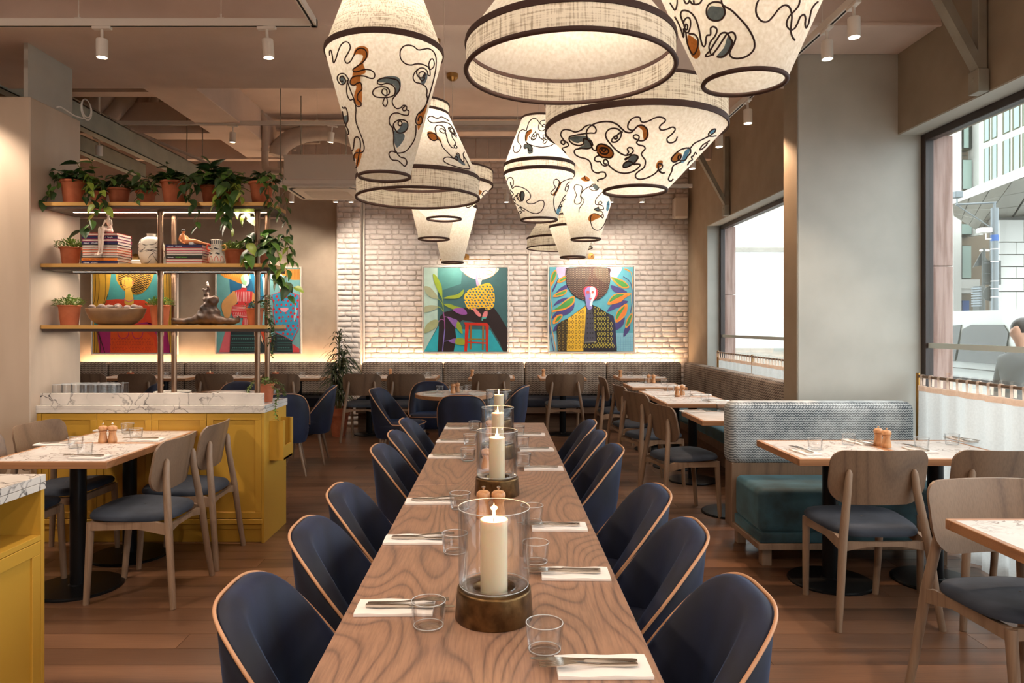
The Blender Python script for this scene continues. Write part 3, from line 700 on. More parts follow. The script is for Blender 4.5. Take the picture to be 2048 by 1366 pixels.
# ================================================================ pendant lampshades
def cone_hit(px, py, cx, cy_, za, ra, zb, rb, off=.0):
    """first point of the photograph's ray on the cone between (za, ra) and (zb, rb)"""
    d = Vector(((px-CX)/F, 1.0, (CY-py)/F)); k = (rb-ra)/(zb-za)
    r0 = ra+off+(CAM.z-za)*k; kk = k*d.z
    A = d.x**2+1-kk**2; B = -2*(d.x*cx+cy_)-2*r0*kk; C_ = cx*cx+cy_*cy_-r0*r0
    D = B*B-4*A*C_
    if D < 0: return None
    t = (-B-sqrt(D))/(2*A); return CAM+d*t
def pendant(label, cx, cy_, prof, strokes=(), patches=(), rings=None, e=1.0, ceil_z=None, origin=(0,0,1), upper=1, bulb_z=None, sw=.0026, face=None, mats=None, n=56, group=None):
    """prof: [(z, r), ...] from the bottom ring up; origin=(ox, oy, scale) of the crop the strokes were read from"""
    t = thing('pendant_lamp', label, 'lamp', (cx, cy_, prof[0][0]))
    z0 = prof[0][0]
    panels = []
    for i in range(len(prof)-1):
        (za, ra), (zb, rb) = prof[i], prof[i+1]
        nm = mats[i] if mats else ('shade_felt' if i == 0 else 'shade_linen')
        rows = []
        for q in range(4):
            u = q/3; rows.append([((ra+(rb-ra)*u)*cos(2*pi*k/n), (ra+(rb-ra)*u)*sin(2*pi*k/n), za+(zb-za)*u-z0) for k in range(n)])
        panels.append(MB().grid(rows, closed_u=True).build('shade_panel', M[nm], t, smooth=60, fix=False))
    for i, (z, r) in enumerate(prof):
        wide = rings[i] if rings else (.010 if i in (0, len(prof)-1) else .024)
        if wide <= 0: continue
        if wide > .012:     # flat tape round the shade
            MB().lathe([(r+.003, z-z0-wide/2), (r+.0045, z-z0), (r+.003, z-z0+wide/2), (r-.002, z-z0+wide/2), (r-.002, z-z0-wide/2)], n=n, closed=True).build('trim_tape', M['trim_brown'], t, smooth=40)
        else:
            MB().tube([(r*cos(2*pi*k/n), r*sin(2*pi*k/n), z-z0) for k in range(n)], wide*.72, 7, closed=True).build('trim_ring', M['trim_brown'], t, smooth=60)
    ztop, rtop = prof[-1]
    cz = ceil_z if ceil_z else (3.72 if cy_ < 4.51 else (3.335 if cy_ < 5.74 else 4.0))
    b = MB()
    for k in range(3): b.tube([(0, 0, ztop-z0-.01), (rtop*cos(2*pi*k/3), rtop*sin(2*pi*k/3), ztop-z0-.01)], .003, 5)
    b.build('spider', M['brass'], t)
    bz = bulb_z if bulb_z else (prof[0][0]*.38+prof[-1][0]*.62)
    MB().tube([(0, 0, bz-z0+.06), (0, 0, cz-z0-.03)], .0035, 6).build('cord', M['cord'], t)
    MB().lathe([(.018, bz-z0+.01), (.022, bz-z0+.05), (.012, bz-z0+.075), (0, bz-z0+.08)], n=12).build('lamp_holder', M['brass'], t)
    MB().lathe([(0, bz-z0-.06), (.022, bz-z0-.05), (.032, bz-z0-.025), (.026, bz-z0), (.015, bz-z0+.02)], n=14).build('bulb', M['bulb'], t)
    ro = MB(); ro.lathe([(0, cz-z0-.055), (.02, cz-z0-.05), (.042, cz-z0-.03), (.045, cz-z0-.012), (.045, cz-z0)], n=18); ro.build('ceiling_rose', M['brass'], t)
    light('POINT', 'pendant_light', (cx, cy_, bz-.03), 16*e, WARM, shadow_soft_size=.035)
    ox, oy, sc = origin
    def hit(p, off):
        px, py = ox+p[0]/sc, oy+p[1]/sc
        best = None
        for i in range(len(prof)-1):
            (za, ra), (zb, rb) = prof[i], prof[i+1]
            if abs(zb-za) < 1e-6: continue
            h = cone_hit(px, py, cx, cy_, za, ra, zb, rb, off)
            if h is None: continue
            if za-.02 <= h.z <= zb+.02 and (best is None or h.y < best.y): best = h
        return best-Vector((cx, cy_, z0)) if best is not None else None
    def owner(zl):
        for i in range(len(prof)-1):
            if zl+z0 <= prof[i+1][0]: return panels[i]
        return panels[-1]
    def runs(pts, off):
        out = [[]]
        for p in pts:
            h = hit(p, off)
            if h is None: out.append([])
            elif out[-1] and (h-out[-1][-1]).length > .12: out.append([h])
            else: out[-1].append(h)
        return [r for r in out if len(r) > 1]
    for (mt, pts) in patches:
        P2 = [Vector((p.x, p.y, 0)) for p in spline([(q[0], q[1], 0) for q in pts], 3, closed=True)]
        bm = bmesh.new(); bv = [bm.verts.new(p) for p in P2]
        for tri in tessellate_polygon([P2]):
            try: bm.faces.new([bv[i] for i in tri])
            except ValueError: pass
        bmesh.ops.subdivide_edges(bm, edges=bm.edges[:], cuts=2, use_grid_fill=True)
        ok = True; bad = []
        for v in bm.verts:
            h = hit((v.co.x, v.co.y), .0016)
            if h is None: bad.append(v)
            else: v.co = h
        if bad: bmesh.ops.delete(bm, geom=bad, context='VERTS')
        if not bm.faces: bm.free(); continue
        me = bpy.data.meshes.new('dyed_patch'); bm.to_mesh(me); bm.free(); me.materials.append(M[mt])
        me.polygons.foreach_set('use_smooth', [True]*len(me.polygons)); link('dyed_patch', me, owner(sum((v.co.z for v in me.vertices), 0)/max(1, len(me.vertices))))
    for pts in strokes:
        for r in runs(spline(pts, 6), .0028):
            MB().tube(r, sw, 6).build('stitched_line', M['yarn'], owner(sum(q.z for q in r)/len(r)), smooth=80)
    return t
# A: tall shade at the left, crop origin (640, 0) at 3.596
SA = [
 [(70,400),(68,372),(78,362),(88,400),(97,452),(115,420),(130,370),(150,325),(178,302),(205,308),(218,340),(205,375),(182,415),(180,440),(195,455),(220,440),(242,400),(262,360),(290,347),(320,355),(337,385),(330,420),(305,450),(262,480),(238,498),(242,515),(270,515),(320,500),(365,505),(392,530),(388,560),(360,563),(320,548),(270,545),(235,555),(218,580),(220,605),(245,612),(268,598),(290,595),(300,615),(300,645),(280,665),(268,690),(272,720),(295,740),(292,762),(268,765),(250,745),(240,715),(215,718),(195,680),(192,620),(205,570)],
 [(205,570),(180,535),(150,530),(128,545),(125,575),(145,605),(170,605),(185,585),(175,560),(155,548),(142,565),(150,585),(165,583)],
 [(195,575),(215,640),(235,690),(252,735),(258,790),(255,840),(262,890),(285,950),(308,1010),(318,1060),(310,1090),(285,1100),(262,1098),(245,1115),(245,1155),(252,1195),(260,1205),(270,1170),(280,1110),(290,1060),(288,1010),(270,985),(250,992),(245,1020),(240,1060),(232,1085),(220,1070),(210,1040)],
 [(160,770),(172,780),(180,770),(192,790),(200,830),(200,870),(185,900),(200,930),(205,960),(195,970)],
 [(575,400),(580,360),(605,332),(640,325),(675,335),(705,358),(740,355),(780,350),(815,370),(833,410),(835,470),(825,540),(805,620),(785,690),(765,750),(735,790),(705,820),(692,850),(690,880),(705,898),(728,890),(735,865),(728,838),(712,845),(705,870)],
 [(575,400),(585,430),(615,458),(655,468),(690,460),(735,462),(775,480),(790,500),(815,485),(822,455),(812,425),(795,430),(783,465),(790,500),(792,540),(778,540),(770,510),(745,490),(715,492),(695,515),(702,545),(725,560),(750,550),(755,525),(735,515),(712,530),(718,565),(735,582),(752,565),(745,540)],
 [(700,500),(680,525),(670,560),(685,590),(720,600),(755,618),(770,650),(768,690),(780,715),(765,680),(772,720),(745,790),(715,815)],
 [(440,610),(415,600),(420,575),(460,560),(520,565),(560,580),(575,615),(570,650),(545,685),(522,715),(524,750),(550,780),(580,775),(600,758),(622,765),(620,790),(600,797),(595,778),(612,765)],
 [(440,610),(480,600),(520,612),(540,640),(535,680),(500,698),(450,702),(400,695),(378,670),(392,640),(430,625),(480,630),(500,655),(492,680),(465,685),(445,665),(455,640),(480,650),(480,700),(485,740),(470,765),(452,745),(460,715),(470,690)],
 [(622,790),(640,800),(632,828),(595,825),(555,812),(520,820),(500,850),(500,890),(520,920),(530,970),(530,1030),(540,1080),(552,1100),(590,1098),(620,1085),(655,1045),(680,1000),(690,950),(690,900)],
 [(525,930),(530,890),(555,868),(595,862),(628,880),(630,920),(605,950),(565,955),(540,930),(530,905)], [(560,885),(575,870),(590,885),(580,905),(565,898),(562,882)],
 [(552,1100),(520,1088),(498,1100),(500,1125),(522,1150),(560,1155),(585,1175),(610,1195),(625,1170),(612,1140),(580,1130),(560,1110),(545,1085)],
 [(160,800),(168,850),(180,890),(200,870)],
]
PA = [('dye_orange', [(255,350),(300,330),(345,350),(345,410),(310,450),(330,520),(290,545),(300,640),(300,740),(265,755),(245,690),(262,620),(220,600),(232,545),(245,490),(290,450),(310,400),(265,390),(240,400)]),
 ('dye_slate', [(415,590),(430,565),(490,548),(560,555),(582,600),(570,660),(530,700),(545,650),(530,610),(470,595)]),
 ('dye_slate', [(530,960),(610,950),(632,910),(628,890),(600,880),(585,905),(560,935),(535,940),(525,980),(540,1040),(560,1060),(605,1000),(600,960)]),
 ('dye_orange', [(262,1075),(290,1070),(300,1110),(280,1180),(262,1205),(245,1170),(245,1120)]),
 ('dye_orange', [(770,750),(740,790),(705,830),(700,900),(710,935),(740,860),(765,790)]), ('dye_slate', [(740,540),(765,525),(772,560),(750,605),(725,590)]), ('dye_slate', [(150,545),(175,550),(175,600),(150,595)]), ('dye_slate', [(170,840),(200,830),(200,880),(175,880)])]
pendant('tall tapering lampshade printed with line faces, nearest at left', -.49, 3.08, [(2.087,.108),(2.613,.25),(2.96,.125)], SA, PA, origin=(640,0,3.596), e=1.2, bulb_z=2.80)

# C: big drum and cone, the top centre one
pendant('wide linen drum lampshade hanging lowest over the table centre top of the view', .206, 2.10, [(2.192,.302),(2.268,.302),(2.52,.115)], e=1.0, rings=[.010,.018,.010], mats=['shade_linen','shade_felt'], bulb_z=2.42, n=72)
# D: wide bowl at right, crop (1080, 150) at 5.253
SD = [
 [(275,825),(245,790),(235,770),(262,760),(295,745),(290,715),(250,690),(225,690),(222,715),(250,730),(262,700),(240,670),(218,630),(230,590),(262,573),(310,578),(370,598),(430,580),(470,545),(520,525),(570,540),(590,580),(575,610),(530,610),(440,620),(360,635),(310,650),(310,690),(350,725),(410,740),(455,725),(460,695),(455,675),(485,672),(520,700),(540,740),(555,780),(590,800)],
 [(490,640),(490,590),(520,545),(580,510),(660,492),(740,493),(810,520),(860,565),(900,598),(950,605),(985,580),(960,580),(925,560),(928,510),(960,465),(1010,442),(1050,450),(1060,485),(1090,498),(1150,480),(1210,450),(1260,442),(1310,460),(1312,490),(1275,520),(1255,550),(1275,578),(1330,570),(1390,548),(1420,565),(1405,600),(1365,640),(1335,670),(1345,705),(1385,712),(1425,690),(1442,650)],
 [(490,640),(500,680),(540,700),(555,740)],
 [(870,603),(850,600),(800,640),(760,670),(755,700),(790,705),(830,680),(852,640),(850,600),(820,570),(770,560),(720,575),(690,620),(700,670),(740,725),(790,780),(840,820),(890,843),(930,840),(960,825),(980,800),(970,770),(935,762),(918,780),(930,810),(915,835)],
 [(790,640),(775,655),(790,672),(812,665),(808,645),(790,640)],
 [(590,800),(600,745),(640,725),(700,740),(750,780),(770,830),(745,870),(690,870),(630,850),(600,810)], [(625,790),(640,765),(680,765),(710,780),(720,810),(690,832),(645,825),(625,800)], [(655,800),(650,780),(675,770),(690,785),(675,805),(658,800)],
 [(410,775),(370,785),(360,810),(375,840),(420,865),(480,880),(520,905),(540,950),(545,990),(570,1020),(610,1030),(640,1020),(680,1025),(692,1060),(670,1085),(630,1095),(605,1105),(610,1120)],
 [(410,775),(450,770),(500,775),(545,760)],
 [(660,870),(620,850),(580,865),(575,895),(600,910),(630,910),(650,940),(680,955),(715,940),(712,905),(690,888),(670,900),(672,930),(700,935)],
 [(715,940),(760,985),(820,1020),(890,1033),(960,1020),(1010,995),(1045,960),(1050,940),(1010,935),(985,940),(960,915),(915,910),(880,935),(875,970),(910,970),(960,945),(985,930),(1020,890),(1030,860),(1000,840),(955,845),(930,870),(900,890),(895,880),(950,855)],
 [(985,580),(1030,535),(1080,530),(1125,570),(1130,630),(1105,680),(1060,692),(1020,680),(985,660),(985,635),(1015,628),(1040,645),(1035,680),(1015,710),(1040,735),(1085,745),(1105,770),(1085,800),(1065,830),(1080,860),(1105,895),(1105,940),(1085,980),(1040,1010),(1005,1045),(1010,1080),(1050,1095),(1110,1085),(1170,1060),(1220,1025),(1245,985),(1240,940),(1260,930),(1285,945),(1280,980),(1250,1000),(1270,1025),(1310,1028)],
 [(1255,1000),(1280,1030),(1310,1028)],
 [(1850,640),(1810,645),(1775,640),(1775,610),(1810,575),(1845,570),(1835,600),(1800,625),(1780,640),(1700,680),(1620,720),(1580,765),(1530,768),(1470,790),(1410,840),(1380,885),(1400,912),(1440,905),(1480,870),(1480,840),(1455,850),(1455,885),(1490,900),(1530,890),(1545,860),(1580,820),(1580,780),(1560,765)],
 [(1780,690),(1750,710),(1715,730),(1690,760),(1680,785),(1705,775),(1745,740),(1760,715)], [(1645,830),(1630,815),(1610,850),(1590,860),(1600,890),(1570,910),(1550,945)],
 [(1480,915),(1430,935),(1395,960),(1385,1010),(1360,1060),(1350,1100),(1375,1115),(1400,1090)],
]
PD = [('dye_slate', [(305,660),(400,640),(480,640),(545,690),(555,740),(510,780),(440,780),(400,765),(460,735),(440,700),(400,715),(350,700)]),
 ('dye_orange', [(600,760),(650,725),(720,755),(775,820),(760,870),(680,868),(605,820)]), ('dye_slate', [(870,950),(920,900),(960,850),(1020,840),(1030,880),(980,930),(930,970),(890,975)]),
 ('dye_orange', [(1020,535),(1080,530),(1135,580),(1140,650),(1100,690),(1080,640),(1075,580)]), ('dye_orange', [(1240,905),(1285,900),(1285,940),(1240,985),(1215,960)]),
 ('dye_orange', [(1400,860),(1440,815),(1490,830),(1480,880),(1440,910),(1390,900)]), ('dye_blue', [(1530,790),(1575,775),(1560,830),(1520,910),(1480,920),(1500,850)]), ('dye_blue', [(1790,590),(1840,570),(1845,600),(1790,620)])]
pendant('very wide bowl-shaped lampshade with a large line face, right of the table', .567, 3.00, [(2.01,.128),(2.267,.372),(2.385,.372)], SD, PD, origin=(1080,150,5.253), e=1.2, bulb_z=2.34, n=72, sw=.003)
# E: top right, crop (1340, 0) at 6.827
SE = [
 [(0,40),(30,90),(60,135),(80,120),(95,60),(98,0)], [(190,0),(215,45),(250,40),(265,10),(300,50),(360,60),(410,40),(435,0)], [(320,0),(330,60)],
 [(700,0),(715,60),(760,95),(850,150),(950,250),(1040,350),(1110,460),(1150,560),(1150,660),(1100,730),(1020,780),(920,800),(850,785),(815,740),(830,680),(870,600),(895,520),(880,460),(840,440),(790,455),(740,445),(690,465),(640,540),(590,620),(545,690),(490,750),(490,770),(530,765),(580,740),(640,670),(700,580),(750,500),(780,455)],
 [(700,40),(650,28),(590,30),(530,60),(500,120),(500,200),(540,260),(620,285),(700,265),(745,200),(745,130),(715,70)],
 [(190,330),(160,260),(145,200),(165,150),(220,145),(290,180),(350,260),(385,360),(405,450),(420,540),(440,610),(465,635),(485,600),(490,530),(505,485),(550,475),(555,430),(555,385),(590,365),(630,385),(640,430),(610,500),(560,560),(535,620),(535,670),(560,740),(600,745)],
 [(190,400),(215,440),(250,440),(275,370),(280,300),(265,250),(225,245),(190,290),(190,340),(210,400),(235,400),(240,350),(215,330),(205,370)],
 [(215,440),(225,520),(240,600),(270,680),(300,735),(330,740),(365,680),(385,600),(375,520),(330,470),(260,460)],
 [(65,230),(110,310),(150,400),(180,500),(190,490),(185,390)],
 [(780,455),(830,530),(850,580),(820,660),(770,740),(700,780),(640,775)],
 [(1210,0),(1180,70),(1175,170),(1210,250),(1270,295),(1340,290),(1410,220),(1480,130),(1550,75),(1610,80),(1650,140),(1665,230),(1655,330),(1650,430),(1670,500),(1705,550)],
 [(1775,0),(1755,80),(1700,150),(1640,210),(1600,280),(1595,350),(1640,405),(1700,390),(1745,310),(1780,230),(1830,200),(1850,250),(1845,330),(1860,380),(1890,330),(1910,240),(1935,130),(1980,60),(2020,25)],
]
PE = [('dye_slate', [(520,130),(560,85),(640,90),(720,110),(740,180),(700,260),(620,285),(540,250),(505,190)]), ('dye_orange', [(240,490),(300,500),(370,560),(400,660),(415,740),(370,800),(310,780),(265,690)]),
 ('dye_slate', [(790,500),(850,560),(860,640),(810,720),(730,790),(650,790),(640,760),(730,660),(760,580)])]
pendant('face-printed lampshade cut off by the top edge of the view at right', .750, 2.20, [(2.192,.122),(2.58,.292),(2.80,.12)], SE, PE, origin=(1340,0,6.827), e=1.2, bulb_z=2.66)
# B: bell with drum behind A, crop (840, 140) at 6.83
SB = [[(105,660),(130,635),(170,635),(235,662),(290,640),(340,660),(395,695)], [(105,660),(125,700),(180,722),(260,715),(330,712),(400,735),(440,780),(470,830)],
 [(235,930),(215,850),(205,800),(225,762),(270,755),(320,775),(352,830),(330,860),(290,850),(268,820),(290,800),(335,825),(360,890),(380,970),(410,1030),(440,1060),(470,1060),(465,1030),(480,1025),(505,1050),(500,1068),(475,1060)],
 [(110,870),(150,860),(200,870),(235,920),(225,955),(180,965),(130,930),(105,885),(115,860)], [(235,930),(280,980),(310,1050),(370,1120),(430,1180),(480,1215),(520,1215),(500,1180),(475,1190),(480,1215)],
 [(500,920),(480,900),(420,850),(390,800),(400,785),(440,800),(480,850),(500,900)], [(405,790),(430,850),(440,920),(480,980),(490,1030)], [(505,1160),(510,1135),(535,1150),(545,1200),(590,1255),(600,1220),(590,1150),(605,1120)],
 [(520,1240),(440,1200),(370,1190),(325,1210),(330,1250),(400,1290),(500,1320),(600,1345),(660,1350),(680,1335),(640,1250),(600,1180)], [(440,850),(470,880),(465,850),(450,830)]]
PB = [('dye_orange', [(100,850),(150,840),(200,870),(270,930),(300,990),(250,960),(180,970),(120,940)]), ('dye_slate', [(480,1180),(520,1150),(560,1220),(620,1290),(590,1300),(520,1250),(490,1220)])]
pendant('bell-shaped lampshade with a deep drum rim, left of centre behind the tall one', -.416, 3.70, [(2.103,.313),(2.20,.313),(2.53,.158),(2.58,.158)], SB, PB, origin=(840,140,6.83), e=1.15, rings=[.010,.02,.014,.008], mats=['shade_linen','shade_felt','shade_linen'], bulb_z=2.46)
# F: bowl behind B at its right
SFs = [[(905,972),(885,965),(870,985),(890,1000),(870,1040),(830,1060),(790,1090)],[(780,1030),(800,1050),(840,1020),(850,990)]]
pendant('small bowl-shaped lampshade half hidden at the right of the bell-shaped one', -.328, 4.30, [(2.086,.10),(2.286,.29),(2.367,.29)], SFs, [('dye_orange', [(850,960),(870,968),(860,985),(845,980)])], origin=(620,0,2.53), e=.8, rings=[.010,.018,.008], bulb_z=2.30)
pendant('plain narrow cone lampshade hanging below the bell-shaped one', -.43, 4.75, [(2.02,.099),(2.36,.18),(2.55,.10)], e=.65, bulb_z=2.36)
pendant('plain slim cone lampshade above the left brick-wall painting', -.349, 5.40, [(1.922,.079),(2.335,.184),(2.52,.11)], e=.7, bulb_z=2.34)
# H: barrel, crop (1000, 220) at 4.879
SH = [[(135,350),(130,385),(145,415),(180,405),(205,360),(195,335),(175,310),(175,260),(190,215),(220,192),(255,200),(265,170),(285,115),(320,85),(355,88),(385,125),(420,160),(440,165)], [(440,100),(400,110),(378,150),(380,190),(410,203),(440,185),(445,150),(425,140),(410,165)],
 [(300,195),(265,210),(248,250),(248,295),(270,325),(330,350),(400,362),(470,355),(520,335)], [(350,210),(320,240),(305,280),(320,295),(350,270),(352,230),(345,208)], [(330,265),(315,255),(325,240),(340,250),(330,268)], [(285,260),(300,275),(340,285),(360,240),(375,235),(390,270),(420,285),(445,260),(430,240),(420,260),(450,290)], [(420,320),(430,295),(460,290),(445,320),(425,330)],
 [(262,330),(290,335),(315,370),(310,395),(285,400),(270,370),(240,375),(235,345),(260,330)],
 [(65,700),(80,665),(110,658),(130,690),(125,740),(105,735),(102,705),(120,765),(150,745),(210,755),(265,785),(298,830),(290,865),(260,890),(275,912),(330,912),(385,885),(425,890),(428,940),(400,990),(355,1010),(300,1000),(230,960),(160,920),(140,900)],
 [(100,780),(130,820),(115,850),(150,890),(135,860),(150,840),(170,830),(165,860),(185,850),(190,820),(175,815),(160,840),(185,885),(205,890)], [(200,800),(225,795),(238,830),(225,880),(205,880),(200,840),(205,800)], [(180,960),(200,950),(215,980),(240,985)], [(190,1030),(180,1000),(200,985),(210,1000),(195,1010)],
 [(545,830),(510,825),(495,805),(520,780),(540,755),(525,720),(530,685),(555,675),(580,700),(570,740),(555,790),(530,820)], [(715,670),(670,675),(610,700),(560,760),(530,840),(525,920),(545,1000),(570,1020)], [(680,700),(650,730),(635,780),(655,790),(670,740),(650,750)], [(640,830),(615,860),(610,890),(635,870)], [(600,890),(580,940),(605,940),(570,960),(590,920),(610,950)]]
PH = [('dye_orange', [(290,190),(315,195),(300,230),(272,260),(265,300),(248,290),(248,235)]), ('dye_slate', [(240,345),(290,335),(320,385),(315,420),(275,425),(265,375),(240,370)]), ('dye_slate', [(200,800),(230,795),(240,840),(225,890),(200,880)]), ('dye_orange', [(575,700),(600,710),(570,780),(535,835),(510,825),(560,770)]), ('dye_blue', [(560,960),(595,950),(580,1020),(550,1010)])]
pendant('barrel-shaped lampshade with two brown bands, hung over the far half of the table', .24, 4.30, [(2.08,.106),(2.352,.21),(2.402,.21),(2.686,.103)], SH, PH, origin=(1000,220,4.879), e=1.2, rings=[.010,.020,.020,.010], mats=['shade_felt','shade_linen','shade_felt'], bulb_z=2.48)
SI = [[(770,1000),(775,960),(810,910),(820,875),(795,850),(790,820),(820,780),(870,750),(910,745)], [(785,735),(740,730),(722,760),(735,800),(745,830),(730,870),(725,900),(750,920),(785,905),(795,870),(785,840),(800,780),(800,750),(780,733)], [(885,740),(875,765),(905,785),(950,780),(965,755),(945,730),(905,725),(885,745)],
 [(1000,800),(950,850),(930,890),(935,920),(970,925),(995,910),(985,890),(965,900),(965,920),(1000,935),(1012,965),(995,970),(965,965),(960,945),(940,960),(920,968),(950,985),(985,985),(1005,1010),(1010,1040),(1000,1055),(990,1035),(1000,1015)], [(1000,1055),(960,1020),(915,1010),(890,1030),(885,1090),(905,1150),(945,1175),(985,1160),(1020,1110),(1040,1060)], [(870,690),(840,680),(825,655),(830,640)]]
PI = [('dye_orange', [(795,660),(850,650),(880,685),(840,698),(800,685)]), ('dye_slate', [(905,735),(950,735),(965,770),(930,780)]), ('dye_slate', [(925,960),(960,950),(970,985),(940,985)]), ('dye_orange', [(860,1060),(890,1015),(960,1020),(990,1040),(930,1070),(880,1090)]), ('dye_blue', [(1045,900),(1062,885),(1070,930),(1055,985),(1035,975),(1040,930)])]
pendant('narrow face-printed lampshade just left of the wide bowl-shaped one', .554, 4.60, [(2.0,.091),(2.225,.160),(2.48,.09)], SI, PI, origin=(1000,220,4.879), e=.5, rings=[.010,0,.010], mats=['shade_felt','shade_felt'], bulb_z=2.30)
pendant('plain cone lampshade with a narrow rim band, above the right painting', .533, 5.20, [(1.942,.088),(2.16,.171),(2.235,.171),(2.42,.10)], e=.6, rings=[.010,.018,.014,.008], mats=['shade_felt','shade_linen','shade_linen'], bulb_z=2.30)
pendant('plain bell-shaped lampshade farthest back, partly behind two cone lampshades', .50, 5.95, [(2.088,.268),(2.167,.268),(2.42,.11)], e=.9, rings=[.008,.016,.008], mats=['shade_linen','shade_linen'], bulb_z=2.36)
# ================================================================ chairs
def make_wood_chair():
    t = bpy.data.objects.new('wooden_chair', None); COL.objects.link(t)
    # ply back panel: rounded rectangle, gently curved round the sitter
    rows_f = []; rows_b = []
    w, zlo, zhi = .240, .575, .848; nU, nV = 21, 11
    def outline(u, v):       # rounded corners: small radius above, large below
        x = w*sin(pi/2*u); zc = (zlo+zhi)/2; hz = (zhi-zlo)/2; r = .062 if v > 0 else .105
        e = max(0, abs(x)-(w-r)); drop = r-sqrt(max(0, r*r-e*e))
        return x, zc+v*(hz-min(drop, hz*.93)) if True else 0
    def py(x, z): return -.150+.75*x*x-.20*(z-.58)
    F1 = []; B1 = []
    for j in range(nV):
        v = -1+2*j/(nV-1); rf = []; rb = []
        for i in range(nU):
            u = -1+2*i/(nU-1); x, z = outline(u, v)
            rf.append((x, py(x, z)+.006, z)); rb.append((x, py(x, z)-.006, z))
        F1.append(rf); B1.append(rb)
    b = MB(); b.grid(F1); n0 = len(b.v); b.grid([list(reversed(r)) for r in B1])
    rim = [(0, i) for i in range(nU)]+[(j, nU-1) for j in range(1, nV)]+[(nV-1, i) for i in range(nU-2, -1, -1)]+[(j, 0) for j in range(nV-2, 0, -1)]
    rf = [F1[j][i] for j, i in rim]; rb = [B1[j][i] for j, i in rim]; b.grid([rf, rb], closed_u=True)
    b.build('backrest', M['chair_ply'], t, smooth=50)
    for s in (-1, 1):
        P = [(s*.250, -.250, 0), (s*.232, -.232, .15), (s*.205, -.205, .42), (s*.168, -.176, .66), (s*.160, -.176, .735), (s*.159, -.176, .752)]
        MB().tube(P, [.0155, .0175, .020, .0185, .0155, .007], 12).build('leg', M['chair_ash'], t)
        MB().tube([(s*.19, .23, 0), (s*.196, .215, .2), (s*.20, .20, .43)], [.0155, .0175, .020], 12).build('leg', M['chair_ash'], t)
        MB().prism([(-.205, .365), (-.205, .42), (-.14, .435), (.20, .435), (.20, .39), (-.05, .398)], s*.205-.012, s*.205+.012, 'x').build('side_rail', M['chair_ash'], t, smooth=0)
    MB().box(-.2, .2, .188, .212, .390, .432, .003).build('front_rail', M['chair_ash'], t, smooth=0)
    MB().prism([(-.205, .365), (-.205, .41), (.205, .41), (.205, .365), (.08, .388), (-.08, .388)], -.205, -.182, 'y').build('rear_rail', M['chair_ash'], t, smooth=0)
    rows = []
    def seat_ring(sc, z, dz=0):
        out = []
        for k in range(32):
            a = 2*pi*k/32; c, s_ = cos(a), sin(a)
            x = .232*sc*abs(c)**.55*(1 if c > 0 else -1); y = .222*sc*abs(s_)**.55*(1 if s_ > 0 else -1)
            x *= 1+.10*(y/.222)                     # wider at the front
            out.append((x, y+.015, z+.010*(y/.222)-.018*(1-abs(x/.25))*0))
        return out
    b = MB(); b.grid([seat_ring(.90, .436), seat_ring(.99, .442), seat_ring(1.0, .455), seat_ring(.96, .470), seat_ring(.80, .479), seat_ring(.4, .480), seat_ring(.02, .480)], closed_u=True)
    b.build('seat', M['seat_cloth'], t, smooth=60)
    return t
wchair = Maker(make_wood_chair, 'chair', None)

